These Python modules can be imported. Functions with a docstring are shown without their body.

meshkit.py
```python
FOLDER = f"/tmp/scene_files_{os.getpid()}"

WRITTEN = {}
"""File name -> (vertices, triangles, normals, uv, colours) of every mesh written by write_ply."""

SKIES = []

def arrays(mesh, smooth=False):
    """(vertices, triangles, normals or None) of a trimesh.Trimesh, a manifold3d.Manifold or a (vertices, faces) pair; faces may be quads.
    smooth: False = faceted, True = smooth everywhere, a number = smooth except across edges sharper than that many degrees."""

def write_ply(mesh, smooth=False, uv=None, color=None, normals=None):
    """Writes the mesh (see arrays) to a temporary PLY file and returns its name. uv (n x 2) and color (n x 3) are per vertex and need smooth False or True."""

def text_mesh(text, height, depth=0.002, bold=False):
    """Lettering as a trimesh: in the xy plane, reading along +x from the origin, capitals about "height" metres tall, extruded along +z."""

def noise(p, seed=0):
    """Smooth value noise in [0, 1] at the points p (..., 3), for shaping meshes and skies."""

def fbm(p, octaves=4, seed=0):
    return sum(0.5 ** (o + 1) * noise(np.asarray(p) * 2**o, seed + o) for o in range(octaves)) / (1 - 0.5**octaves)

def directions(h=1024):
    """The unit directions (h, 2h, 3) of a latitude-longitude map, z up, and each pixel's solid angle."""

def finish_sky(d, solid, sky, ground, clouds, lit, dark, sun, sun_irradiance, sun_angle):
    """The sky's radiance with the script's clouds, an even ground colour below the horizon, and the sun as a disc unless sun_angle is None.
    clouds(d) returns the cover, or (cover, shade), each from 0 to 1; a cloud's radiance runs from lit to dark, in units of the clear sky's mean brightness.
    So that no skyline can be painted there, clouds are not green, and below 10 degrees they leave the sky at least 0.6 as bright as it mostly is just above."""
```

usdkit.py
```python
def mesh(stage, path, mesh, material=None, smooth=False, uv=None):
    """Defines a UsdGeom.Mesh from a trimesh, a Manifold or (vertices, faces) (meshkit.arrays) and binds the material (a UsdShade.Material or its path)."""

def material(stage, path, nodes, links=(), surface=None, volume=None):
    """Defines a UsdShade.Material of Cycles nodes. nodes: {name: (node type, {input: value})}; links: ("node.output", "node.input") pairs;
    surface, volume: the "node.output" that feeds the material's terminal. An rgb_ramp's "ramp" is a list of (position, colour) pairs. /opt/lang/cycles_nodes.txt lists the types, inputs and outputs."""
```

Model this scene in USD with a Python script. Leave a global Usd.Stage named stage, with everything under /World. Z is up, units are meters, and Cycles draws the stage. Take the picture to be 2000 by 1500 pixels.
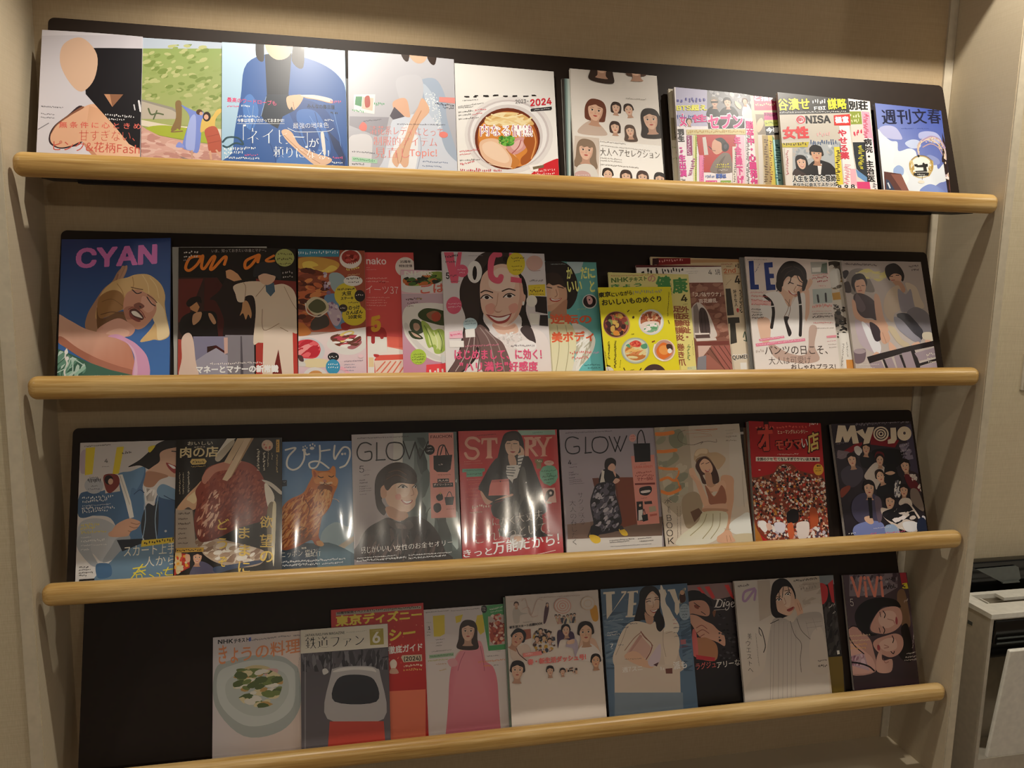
import math, random, glob
import numpy as np, trimesh, manifold3d as m3, shapely
from shapely import affinity
from shapely.geometry import Polygon, LineString, box as sbox
from pxr import Usd, UsdGeom, UsdLux, Gf, Sdf, Vt
import usdkit

stage = Usd.Stage.CreateInMemory()
UsdGeom.SetStageUpAxis(stage, 'Z'); UsdGeom.SetStageMetersPerUnit(stage, 1.0)
UsdGeom.Xform.Define(stage, '/World')

# ------------------------------------------------------------------ camera, sky, lamps, exposure
LIP2 = 1.15                                    # height of the second rail above the floor
cam = UsdGeom.Camera.Define(stage, '/World/camera')
CAM = (-0.49892, -1.70717, LIP2 + 0.26498); PITCH, ROLL, YAW = -0.152596, -0.021767, -0.224126
def rotation(rx, ry, rz):
    cx, sx, cy, sy, cz, sz = math.cos(rx), math.sin(rx), math.cos(ry), math.sin(ry), math.cos(rz), math.sin(rz)
    return (np.array([[cz, -sz, 0], [sz, cz, 0], [0, 0, 1]]) @ np.array([[1, 0, 0], [0, cx, -sx], [0, sx, cx]])
            @ np.array([[cy, 0, sy], [0, 1, 0], [-sy, 0, cy]]))
Rm = rotation(PITCH, ROLL, YAW)
def matrix_of(x, y, z, o):
    m = np.eye(4); m[0, :3], m[1, :3], m[2, :3], m[3, :3] = x, y, z, o
    return Gf.Matrix4d(m.tolist())
cam.AddTransformOp().Set(matrix_of(Rm[:, 0], Rm[:, 2], -Rm[:, 1], CAM))
cam.CreateHorizontalApertureAttr(36.0); cam.CreateVerticalApertureAttr(27.0)
cam.CreateFocalLengthAttr(36.0 * 1627.33 / 2000)
cam.CreateClippingRangeAttr(Gf.Vec2f(0.05, 100))
cam.CreateExposureAttr(0.0)

dome = UsdLux.DomeLight.Define(stage, '/World/room_glow')          # the dim, even light of the rest of the hall
dome.CreateIntensityAttr(0.05); dome.CreateColorAttr(Gf.Vec3f(*(1.0,0.91,0.80)))
CEIL = 2.50
LAMPS = [(-0.52,-0.32,2150.0,52,0.45),(0.90,-0.32,2350.0,58,0.5)]
for i, (x, y, power, cone, soft) in enumerate(LAMPS):              # recessed ceiling spots in front of the shelves
    l = UsdLux.SphereLight.Define(stage, f'/World/spot_{i + 1:03d}')
    l.CreateRadiusAttr(0.022); l.CreateIntensityAttr(power); l.CreateColorAttr(Gf.Vec3f(1.0, 0.93, 0.82))
    s = UsdLux.ShapingAPI.Apply(l.GetPrim()); s.CreateShapingConeAngleAttr(cone); s.CreateShapingConeSoftnessAttr(soft)
    l.AddTranslateOp().Set(Gf.Vec3d(x, y, CEIL - 0.03))
ROOM_LAMPS = [(-0.95,-4.2,250.0),(0.15,-4.2,250.0),(1.25,-4.2,230.0),(2.3,-0.9,170.0),(-2.3,-1.2,160.0)]
for i, (x, y, power) in enumerate(ROOM_LAMPS):                     # bulbs behind the camera, one above the printer, last added to brighten left wall
    l = UsdLux.SphereLight.Define(stage, f'/World/hall_bulb_{i + 1:03d}')
    l.CreateRadiusAttr(0.045); l.CreateIntensityAttr(power); l.CreateColorAttr(Gf.Vec3f(1.0, 0.91, 0.79)); l.AddTranslateOp().Set(Gf.Vec3d(x, y, CEIL - 0.07))

# ------------------------------------------------------------------ materials
LK = '/World/Looks'
def srgb(h):
    if len(h) == 3: h = ''.join(c * 2 for c in h)
    return tuple(((v / 12.92) if v <= 0.04045 else ((v + 0.055) / 1.055) ** 2.4) for v in (int(h[i:i + 2], 16) / 255 for i in (0, 2, 4)))
def plain(name, col, rough=0.5, **kw):
    return usdkit.material(stage, f'{LK}/{name}', {'n': ('noise_texture', {'scale': 60.0, 'detail': 3.0}), 'c': ('texture_coordinate', {}),
        'r': ('rgb_ramp', {'ramp': [(0.3, tuple(c * 0.92 for c in col)), (0.7, tuple(min(1, c * 1.05) for c in col))]}),
        'p': ('principled_bsdf', dict(roughness=rough, **kw))},
        [('c.object', 'n.vector'), ('n.fac', 'r.fac'), ('r.color', 'p.base_color')], surface='p.BSDF')
def linen(name, a, b, bump=0.2):                          # woven wallpaper: fine uneven threads across and down
    return usdkit.material(stage, f'{LK}/{name}', {
        'c': ('texture_coordinate', {}), 'm1': ('mapping', {'scale': (7.0, 7.0, 420.0)}), 'm2': ('mapping', {'scale': (420.0, 420.0, 60.0)}),
        'n1': ('noise_texture', {'scale': 1.0, 'detail': 3.0}), 'n2': ('noise_texture', {'scale': 1.0, 'detail': 2.0}),
        'x': ('math', {'math_type': 'add'}), 'h': ('math', {'math_type': 'multiply', 'value2': 0.5}),
        'r': ('rgb_ramp', {'ramp': [(0.3, a), (0.7, b)]}), 'b': ('bump', {'strength': bump, 'distance': 0.0005}),
        'p': ('principled_bsdf', {'roughness': 0.8, 'specular_ior_level': 0.25})},
        [('c.object', 'm1.vector'), ('c.object', 'm2.vector'), ('m1.vector', 'n1.vector'), ('m2.vector', 'n2.vector'), ('n1.fac', 'x.value1'), ('n2.fac', 'x.value2'),
         ('x.value', 'h.value1'), ('h.value', 'r.fac'), ('r.color', 'p.base_color'), ('h.value', 'b.height'), ('b.normal', 'p.normal')], surface='p.BSDF')
def wood(name, a, b, c):
    return usdkit.material(stage, f'{LK}/{name}', {
        'c': ('texture_coordinate', {}), 'm': ('mapping', {'scale': (2.2, 70.0, 70.0)}), 'm2': ('mapping', {'scale': (14.0, 420.0, 420.0)}), 'm3': ('mapping', {'scale': (3.0, 1.0, 1.0)}),
        'n': ('noise_texture', {'scale': 1.0, 'detail': 4.0, 'distortion': 0.6}), 'n2': ('noise_texture', {'scale': 1.0, 'detail': 2.0}), 'n3': ('noise_texture', {'scale': 1.0, 'detail': 0.0}),
        'k': ('math', {'math_type': 'multiply', 'value2': 0.35}), 'k3': ('math', {'math_type': 'multiply', 'value2': 0.35}), 's': ('math', {'math_type': 'multiply', 'value2': 0.55}), 't': ('math', {'math_type': 'add'}), 't2': ('math', {'math_type': 'add'}),
        'r': ('rgb_ramp', {'ramp': [(0.4, a), (0.6, b), (0.78, c)]}), 'b': ('bump', {'strength': 0.15, 'distance': 0.0004}),
        'p': ('principled_bsdf', {'roughness': 0.33, 'specular_ior_level': 0.5})},
        [('c.object', 'm.vector'), ('c.object', 'm2.vector'), ('c.object', 'm3.vector'), ('m.vector', 'n.vector'), ('m2.vector', 'n2.vector'), ('m3.vector', 'n3.vector'), ('n.fac', 's.value1'), ('n2.fac', 'k.value1'), ('n3.fac', 'k3.value1'),
         ('s.value', 't.value1'), ('k.value', 't.value2'), ('t.value', 't2.value1'), ('k3.value', 't2.value2'), ('t2.value', 'r.fac'), ('r.color', 'p.base_color'), ('t.value', 'b.height'), ('b.normal', 'p.normal')], surface='p.BSDF')
def printed(name, rough, wave, scale, coat):    # printed paper: the ink colour rides on the mesh, the sheet is slightly wavy
    return usdkit.material(stage, f'{LK}/{name}', {
        'a': ('attribute', {'attribute': 'ink'}), 'g': ('geometry', {}), 'm': ('mapping', {'scale': scale}), 'n': ('noise_texture', {'scale': 1.0, 'detail': 1.0}),
        'b': ('bump', {'strength': 1.0, 'distance': wave}), 'p': ('principled_bsdf', {'roughness': rough, 'specular_ior_level': 0.4, 'coat_weight': coat, 'coat_roughness': 0.06})},
        [('a.color', 'p.base_color'), ('g.position', 'm.vector'), ('m.vector', 'n.vector'), ('n.fac', 'b.height'), ('b.normal', 'p.normal'), ('b.normal', 'p.coat_normal')], surface='p.BSDF')
def page_edges(name):
    return usdkit.material(stage, f'{LK}/{name}', {'c': ('texture_coordinate', {}), 'm': ('mapping', {'scale': (1.0, 1.0, 2600.0)}), 'n': ('noise_texture', {'scale': 1.0, 'detail': 1.0}),
        'r': ('rgb_ramp', {'ramp': [(0.3, srgb('8f8a80')), (0.6, srgb('e9e4da'))]}), 'p': ('principled_bsdf', {'roughness': 0.8})},
        [('c.object', 'm.vector'), ('m.vector', 'n.vector'), ('n.fac', 'r.fac'), ('r.color', 'p.base_color')], surface='p.BSDF')

M = dict(
    wall=linen('linen_wallpaper', srgb('bfb192'), srgb('cfc2a5')), niche=linen('linen_panel', srgb('c8b99d'), srgb('d0c2a7'), 0.1), back=linen('linen_back', srgb('a99474'), srgb('b49f80'), 0.12),
    trim=plain('trim_laminate', srgb('cdc1a8'), 0.55), batten=plain('batten_laminate', srgb('c4b9a4'), 0.5), rail=wood('pale_oak', srgb('a97c3f'), srgb('c59d5a'), srgb('dcbb80')),
    board=plain('dark_brown_board', srgb('261b14'), 0.55, specular_ior_level=0.25), tray=plain('dark_tray', srgb('1d1613'), 0.6), pages=page_edges('page_edges'),
    satin=printed('satin_print', 0.38, 0.0006, (5.0, 5.0, 5.0), 0.1), film=printed('film_print', 0.25, 0.0062, (12.5, 4.0, 3.2), 1.0),
    white=plain('white_plastic', srgb('efece0'), 0.4), cream=plain('cream_plastic', srgb('c9c0ae'), 0.45), black=plain('black_gloss', srgb('0c0c0c'), 0.12), matt=plain('black_matt', srgb('151515'), 0.5),
    grey=plain('grey_plastic', srgb('5c605c'), 0.3), floor=plain('floor_vinyl', srgb('7c6a55'), 0.4), ceiling=plain('ceiling_paint', srgb('d8d2c6'), 0.8), steel=plain('lamp_rim', srgb('d6d3cd'), 0.35))

# ------------------------------------------------------------------ naming and mesh helpers
taken = {}
def numbered(path):
    n = taken.get(path, 0); taken[path] = n + 1
    return path if n == 0 else f'{path}_{n:03d}'
def obj(name, mesh, mat, parent='/World', smooth=False, label=None, **data):
    path = numbered(f'{parent}/{name}')
    p = usdkit.mesh(stage, path, mesh, M[mat], smooth=smooth).GetPrim()
    for k, v in dict(label=label, **data).items():
        if v: p.SetCustomDataByKey(k, v)
    return path
def thing(name, label, cat, matrix, group=None):
    path = numbered(f'/World/{name}')
    x = UsdGeom.Xform.Define(stage, path); x.AddTransformOp().Set(matrix)
    for k, v in dict(label=label, category=cat, group=group).items():
        if v: x.GetPrim().SetCustomDataByKey(k, v)
    return path
def at(x, y, z): return matrix_of((1, 0, 0), (0, 1, 0), (0, 0, 1), (x, y, z))
def bx(x0, x1, y0, y1, z0, z1):
    b = trimesh.creation.box((x1 - x0, y1 - y0, z1 - z0)); b.apply_translation(((x0 + x1) / 2, (y0 + y1) / 2, (z0 + z1) / 2)); return b
def rounded(x0, x1, y0, y1, z0, z1, r, seg=16):
    s = m3.Manifold.sphere(r, seg)
    return m3.Manifold.batch_hull([s.translate((x, y, z)) for x in (x0 + r, x1 - r) for y in (y0 + r, y1 - r) for z in (z0 + r, z1 - r)])
def join(*ms): return trimesh.util.concatenate([m if isinstance(m, trimesh.Trimesh) else trimesh.Trimesh(m.to_mesh().vert_properties[:, :3], m.to_mesh().tri_verts) for m in ms])

# ------------------------------------------------------------------ the room
HL = 1.05; YF, YW = -0.0252, 0.1918            # half width of the shelving, its front edge and the panel at its back
ZL = [LIP2 + 0.40949, LIP2, LIP2 - 0.41001, LIP2 - 0.82002]      # the four rails
st = dict(kind='structure')
obj('floor', bx(-3.2, 3.4, -6.0, 0.4, -0.05, 0), 'floor', **st)
obj('ceiling', bx(-3.2, 3.4, -6.0, 0.4, CEIL, CEIL + 0.05), 'ceiling', **st)
obj('wall_left', bx(-3.2, -HL - 0.024, YF + 0.004, YW + 0.03, 0, CEIL), 'wall', **st)
obj('wall_right', bx(HL + 0.022, 3.4, 0.22, 0.30, 0, CEIL), 'wall', **st)
obj('wall_niche', bx(HL + 0.018, HL + 0.022, YF + 0.004, 0.22, 0, CEIL), 'wall', **st)
obj('wall_back', bx(-HL - .2, HL + .2, YW + 0.032, YW + 0.1, 0, CEIL), 'wall', **st)
for (x, y, *_), where in zip(LAMPS + ROOM_LAMPS, ('above the left end of the shelves', 'above the right end of the shelves', 'far back in the hall, left', 'far back in the hall, middle', 'far back in the hall, right', 'out to the right above the printer', 'added out to the left of the shelves to brighten the wall')):
    t = thing('ceiling_spotlight', 'round ceiling spotlight ' + where, 'ceiling light', at(x, y, CEIL), 'ceiling spotlights')
    obj('rim', trimesh.creation.annulus(0.042, 0.055, 0.006, transform=trimesh.transformations.translation_matrix((0, 0, -0.003))), 'steel', t)

# ------------------------------------------------------------------ the built-in shelving
rack = thing('magazine_rack', 'built-in beige shelving with slanted dark boards and rounded oak rails', 'magazine rack', at(0, 0, 0))
TOP = 2.14
obj('side_panel', bx(-HL - 0.018, -HL, YF + 0.002, YW + 0.02, 0, TOP), 'niche', rack); obj('side_panel', bx(HL, HL + 0.018, YF + 0.002, YW + 0.02, 0, TOP), 'niche', rack)
obj('edge_trim', bx(-HL - 0.024, -HL - 0.0012, YF - 0.002, YF + 0.003, 0, TOP), 'trim', rack); obj('edge_trim', bx(HL + 0.0012, HL + 0.022, YF - 0.002, YF + 0.003, 0, TOP), 'trim', rack)
obj('back_panel', bx(-HL, HL, YW, YW + 0.02, 0, TOP), 'back', rack)
obj('batten', bx(HL - 0.024, HL - 0.0008, YW - 0.006, YW, 0, TOP), 'batten', rack, label='pale upright strip in the back corner')
obj('top_panel', bx(-HL - 0.018, HL + 0.018, YF, YW + 0.02, TOP, TOP + 0.03), 'niche', rack)
obj('plinth', bx(-HL, HL, YF + 0.03, YW, 0.0, 0.09), 'niche', rack)
S = np.array([0, .10576, .29686]); S /= np.linalg.norm(S); NRM = np.array([0, -S[2], S[1]]); YB = 0.07100 - .022 * S[1] / S[2]
def board_mesh(h=0.3315):
    w, r = 2.0252, 0.012
    sh = Polygon([(0, 0), (w, 0), (w, h), (0, h)]).buffer(-r).buffer(r, quad_segs=8)
    sh = sh.union(sbox(0, 0, w, h / 2))
    m = trimesh.creation.extrude_polygon(sh, 0.009)
    return m
def place(m, o, ax=((1, 0, 0), S, NRM)):
    T = np.eye(4); T[:3, 0], T[:3, 1], T[:3, 2], T[:3, 3] = *ax, o
    m = m.copy(); m.apply_transform(T); return m
for i, z in enumerate(ZL):
    o = np.array([-1.01564, YB, z]) - 0.0165 * S - 0.009 * NRM
    obj('display_board', place(board_mesh(0.368 if i == 3 else 0.3315), o), 'board', rack)
    obj('ledge', bx(-1.0, 1.0, 0.012, 0.082, z - 0.0225, z - 0.0125), 'tray', rack)
    obj('support_bar', bx(-0.945, 0.905, 0.034, 0.064, z - 0.0275, z - 0.0225), 'tray', rack)
    obj('rail', rounded(-HL + 0.0085, HL - 0.0025, -0.0185, 0.0185, z - 0.0222, z + 0.0222, 0.0175, 24), 'rail', rack, smooth=40)

# ------------------------------------------------------------------ the printer in the niche on the right, and what is behind it
pr = thing('printer', 'white floor-standing office printer with an open front tray, right of the shelves', 'printer', at(1.170, 0.0, 0.0))
def cut(a, *bs):
    a = m3.Manifold(m3.Mesh(np.asarray(a.vertices, np.float32), np.asarray(a.faces, np.uint32)))
    for b in bs: a = a - m3.Manifold(m3.Mesh(np.asarray(b.vertices, np.float32), np.asarray(b.faces, np.uint32)))
    return a
PW, PD, PH = 0.46, 0.133, 0.529
obj('body', cut(bx(0, PW, 0.0, PD, 0.03, PH - 0.012), bx(0.010, PW - .01, -0.01, 0.09, 0.12, 0.512), bx(0.035, PW - .06, 0.055, 0.118, 0.49, 0.6)), 'cream', pr)
obj('top_cover', cut(bx(-0.0015, PW + .0015, -0.003, PD, PH - 0.0125, PH), bx(0.040, PW - .06, 0.060, 0.116, 0.4, 0.6)), 'white', pr)
obj('output_tray', bx(0.115, PW - .06, 0.082, 0.113, PH - 0.006, PH + 0.002), 'white', pr)
obj('paper_stop', bx(0.050, 0.054, 0.066, 0.098, PH - 0.03, PH - 0.001), 'white', pr)
obj('control_panel', rounded(0.012, PW - .012, -0.006, 0.02, 0.447, 0.511, 0.003, 10), 'black', pr, smooth=30, label='glossy black control panel')
for k in range(2): obj('panel_slot', bx(0.02, PW - .02, -0.0085, -0.006, 0.462 - k * .014, 0.4655 - k * .014), 'grey', pr)
door = rounded(0.014, PW - .02, -0.012, 0.0, 0.0, 0.318, 0.004, 10).rotate([6, 0, 0]).translate([0, -0.012, 0.140])
obj('front_tray', join(door), 'white', pr, smooth=30, label='white front tray, tilted open')
obj('inner_roller', trimesh.creation.cylinder(0.018, PW - .05, transform=trimesh.transformations.translation_matrix((PW / 2, 0.05, 0.40)) @ trimesh.transformations.rotation_matrix(math.pi / 2, (0, 1, 0))), 'matt', pr, smooth=30)
for k, (y, z) in enumerate(((0.118, 0.478), (0.066, 0.476))): obj('side_vent', bx(-0.0008, 0.0004, y - 0.008, y + 0.008, z - 0.005, z + 0.005), 'grey', pr)
for x in (0.03, PW - .03):
    obj('foot', trimesh.creation.cylinder(0.015, 0.03, transform=trimesh.transformations.translation_matrix((x, 0.07, 0.015))), 'matt', pr)
bp = thing('screen', 'black glossy screen standing behind the white printer', 'screen', at(1.20, 0.165, 0.0))
obj('panel', rounded(0, 0.52, 0, 0.03, 0.03, 0.601, 0.004, 10), 'black', bp, smooth=30)
obj('base', bx(0.0, 0.52, -0.01, 0.035, 0, 0.03), 'matt', bp)
tr = thing('screen_reflection', 'grey reflection on the black screen above the printer, built as a flat tray shape', 'tray', at(1.26, 0.163, 0.535))  # reflection in the glossy screen, built as grey pieces in front of it
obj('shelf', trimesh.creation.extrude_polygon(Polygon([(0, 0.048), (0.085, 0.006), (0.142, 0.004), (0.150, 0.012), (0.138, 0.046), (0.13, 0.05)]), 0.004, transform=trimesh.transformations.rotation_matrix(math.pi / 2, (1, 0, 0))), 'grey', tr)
obj('reflection_edge', bx(0.086, 0.142, -0.010, -0.004, 0.003, 0.007), 'grey', tr)
wp = thing('switch_plate', 'cream wall switch plate at the right edge above the printer', 'switch', at(1.392, 0.22, 1.127))
obj('plate', rounded(0, 0.12, -0.006, 0.002, -0.052, 0.052, 0.002, 8), 'cream', wp, smooth=30)
obj('frame', cut(bx(0.006, 0.114, -0.0085, -0.005, -0.046, 0.046), bx(0.012, 0.108, -0.02, 0.01, -0.040, 0.040)), 'trim', wp)
obj('rocker', bx(0.02, 0.1, -0.009, -0.005, -0.03, 0.03), 'white', wp)


# ------------------------------------------------------------------ flat print: inks laid on the cover sheets
FONT = {'j': 'Noto Sans CJK Regular.woff2', 'i': 'Inter.woff2'}
fonts = {}
def font(k, px):
    from PIL import ImageFont
    if (k, px) not in fonts: fonts[k, px] = ImageFont.truetype(glob.glob('/opt/blender-*/*/datafiles/fonts/' + FONT[k])[0], px)
    return fonts[k, px]
def runs_to_shape(on):
    on = np.pad(on, ((0, 0), (1, 1))).astype(np.int8); d = np.diff(on, axis=1)
    r, s = np.nonzero(d == 1); e = np.nonzero(d == -1)[1]
    return shapely.union_all(shapely.box(s, -r - 1, e, -r)).buffer(0.6).buffer(-0.6).simplify(0.6)
texts = {}
def text_shape(text, style):
    """Lettering whose ink fills the unit square. style: j / i the typeface, v upright column, a number for weight (minus: thinner), m brush strokes with thin horizontals."""
    if (text, style) in texts: return texts[text, style]
    from PIL import Image, ImageDraw
    from scipy import ndimage as nd
    px = 72 if len(text) < 9 else 48
    f = font('i' if 'i' in style else 'j', px); w = ''.join(c for c in style if c in '-0123456789'); w = int(w) * px / 72 if w else 0; w = w * 0.62 if w > 3 else w * 0.8 if w > 0 else w
    if 'v' in style:
        im = Image.new('L', (px * 2, int(px * 1.04 * len(text)) + px)); d = ImageDraw.Draw(im)
        for k, c in enumerate(text): d.text((px, px * (0.5 + 1.04 * k) + px * .25), {'ー': '｜', '（': '︵', '）': '︶'}.get(c, c), 255, f, anchor='mm', stroke_width=max(0, w))
    else:
        x0, y0, x1, y1 = f.getbbox(text, anchor='ls', stroke_width=max(0, w)); im = Image.new('L', (int(x1 - x0 + 8), int(y1 - y0 + 8)))
        ImageDraw.Draw(im).text((4 - x0, 4 - y0), text, 255, f, anchor='ls', stroke_width=max(0, w))
    a = np.asarray(im) > 127
    if 'm' in style:
        g = np.asarray(im).astype(float); k = max(3, px // 18 | 1)
        a = nd.grey_erosion(g, (k, 1)) > 110; a = a | (nd.grey_erosion(g, (2, 2)) > 200) & (nd.uniform_filter(g, px // 7) > 150)
    if w < 0: a = nd.binary_erosion(a, iterations=int(-w)) if w <= -1 else a
    s = runs_to_shape(a); b = s.bounds
    s = affinity.affine_transform(s, [1 / (b[2] - b[0]), 0, 0, 1 / (b[3] - b[1]), -b[0] / (b[2] - b[0]), -b[1] / (b[3] - b[1])])
    texts[text, style] = s
    return s
def curve(pts, closed=True, n=5):
    p = np.asarray(pts, float); k = len(p); out = []
    for i in range(k if closed else k - 1):
        a, b, c, d = (p[(i + j) % k] if closed else p[min(max(i + j, 0), k - 1)] for j in (-1, 0, 1, 2))
        if np.allclose(b, c): continue
        if np.allclose(a, b): a = b - (c - b) * 0.2
        if np.allclose(c, d): d = c + (c - b) * 0.2
        for t in np.arange(n) / n: out.append(0.5 * (2 * b + (c - a) * t + (2 * a - 5 * b + 4 * c - d) * t * t + (3 * b - a - 3 * c + d) * t ** 3))
    if not closed: out.append(p[-1])
    return np.array(out)
def ell(cx, cy, ax, ay, b0, b1, n=None):
    n = n or int(min(36, max(8, math.hypot(ax, ay) * 1.1))); t = np.arange(n) * 2 * math.pi / n
    return Polygon(np.c_[cx + ax * np.cos(t) + b0 * np.sin(t), cy + ay * np.cos(t) + b1 * np.sin(t)])
def valid(g):
    return g if g.is_valid else g.buffer(0)
U = 0.0005                                       # one unit of the print tables is half a millimetre
def pairs(v): return np.array(v, float).reshape(-1, 2)
def rot2(a): return np.array([[math.cos(a), -math.sin(a)], [math.sin(a), math.cos(a)]])
def head(cx, cy, s, hair, skin, kind, deg, jit):
    """A small printed portrait head: face height s, standing along the direction deg. Returns (shape, colour) pairs from back to front."""
    A = rot2(math.radians(deg)); out = []
    def put(pts, c, smooth=True): 
        q = (np.array(pts, float) * s) @ A.T + (cx, cy); out.append((valid(Polygon(curve(q, n=4) if smooth else q)), c))
    def mixc(a, b, t): return '%02x%02x%02x' % tuple(int(int(a[i:i + 2], 16) * (1 - t) + int(b[i:i + 2], 16) * t) for i in (0, 2, 4))
    skin, hair = (''.join(c * 2 for c in v) if len(v) == 3 else v for v in (skin, hair))
    dark, rosy, light = mixc(skin, '6a3a28', .28), mixc(skin, 'd0594c', .3), mixc(skin, 'ffffff', .25)
    if 'l' in kind: put([(-.5, .3), (-.3, .62), (.05, .68), (.38, .56), (.54, .2), (.56, -.4), (.64, -.9), (.3, -1.02), (-.3, -1.0), (-.66, -.86), (-.56, -.4)], hair)
    elif 'b' in kind: put([(-.52, .25), (-.3, .6), (.05, .66), (.38, .55), (.54, .2), (.52, -.3), (.4, -.52), (-.4, -.52), (-.54, -.25)], hair)
    elif 'n' not in kind: put([(-.48, .2), (-.34, .55), (0, .66), (.36, .54), (.5, .2), (.42, -.1), (-.42, -.1)], hair)
    if 'x' not in kind: put([(-.19, -.2), (.19, -.2), (.21, -.62), (.3, -.78), (-.3, -.78), (-.21, -.62)], dark)
    put([(-.37, .2), (-.26, .44), (0, .5), (.26, .44), (.37, .2), (.36, -.08), (.27, -.34), (.1, -.49), (-.1, -.49), (-.27, -.34), (-.36, -.08)], skin)
    put([(.37, .2), (.36, -.08), (.27, -.34), (.1, -.49), (.2, -.3), (.29, -.05)], mixc(skin, dark, .55))
    put([(-.2, -.06), (-.11, -.11), (-.2, -.17), (-.29, -.12)], mixc(skin, rosy, .4)); put([(.2, -.06), (.11, -.11), (.2, -.17), (.27, -.12)], mixc(skin, rosy, .45))
    put([(-.03, .05), (.0, .07), (.035, -.06), (.055, -.12), (0, -.14), (-.05, -.12)], mixc(skin, dark, .25)); put([(-.05, -.12), (0, -.105), (.05, -.12), (0, -.145)], mixc(skin, dark, .7))
    for e in (-1, 1):
        if 'c' in kind: put([(e * .1, .05), (e * .17, .085), (e * .25, .045), (e * .17, .06)], '2a1a16')
        else:
            put([(e * .09, .045), (e * .17, .09), (e * .26, .05), (e * .17, .015)], 'f3ece6'); put([(e * .125, .05), (e * .17, .092), (e * .215, .05), (e * .17, .008)], '2a1a16')
            put([(e * .085, .05), (e * .17, .105), (e * .275, .06), (e * .17, .082)], '2a1a16')
        put([(e * .08, .165), (e * .18, .205), (e * .3, .155), (e * .18, .182)], mixc(hair, '3a2418', .3))
    if 's' in kind:
        put([(-.15, -.2), (0, -.235), (.15, -.2), (.1, -.3), (0, -.335), (-.1, -.3)], 'b8473f'); put([(-.125, -.212), (0, -.242), (.125, -.212), (.07, -.268), (0, -.28), (-.07, -.268)], 'fbf6f0')
    else:
        put([(-.11, -.235), (-.03, -.21), (.03, -.21), (.11, -.235), (.05, -.285), (-.05, -.285)], 'bd564d'); put([(-.11, -.235), (0, -.243), (.11, -.235), (0, -.252)], '7c2f2c')
    if 'f' in kind: put([(-.43, .1), (-.36, .46), (0, .62), (.36, .46), (.43, .1), (.35, .24), (.2, .2), (.06, .255), (-.1, .2), (-.25, .25), (-.36, .2)], hair)
    elif 'p' in kind: put([(-.42, -.1), (-.44, .3), (-.2, .58), (.06, .62), (.36, .5), (.44, .2), (.42, -.1), (.35, .2), (.2, .37), (.02, .44), (-.2, .32), (-.35, .12)], hair)
    elif 'n' not in kind: put([(-.42, .02), (-.42, .4), (-.1, .64), (.26, .58), (.43, .3), (.42, .02), (.35, .22), (.12, .3), (-.02, .36), (-.24, .27), (-.36, .2)], hair)
    return out

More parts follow.
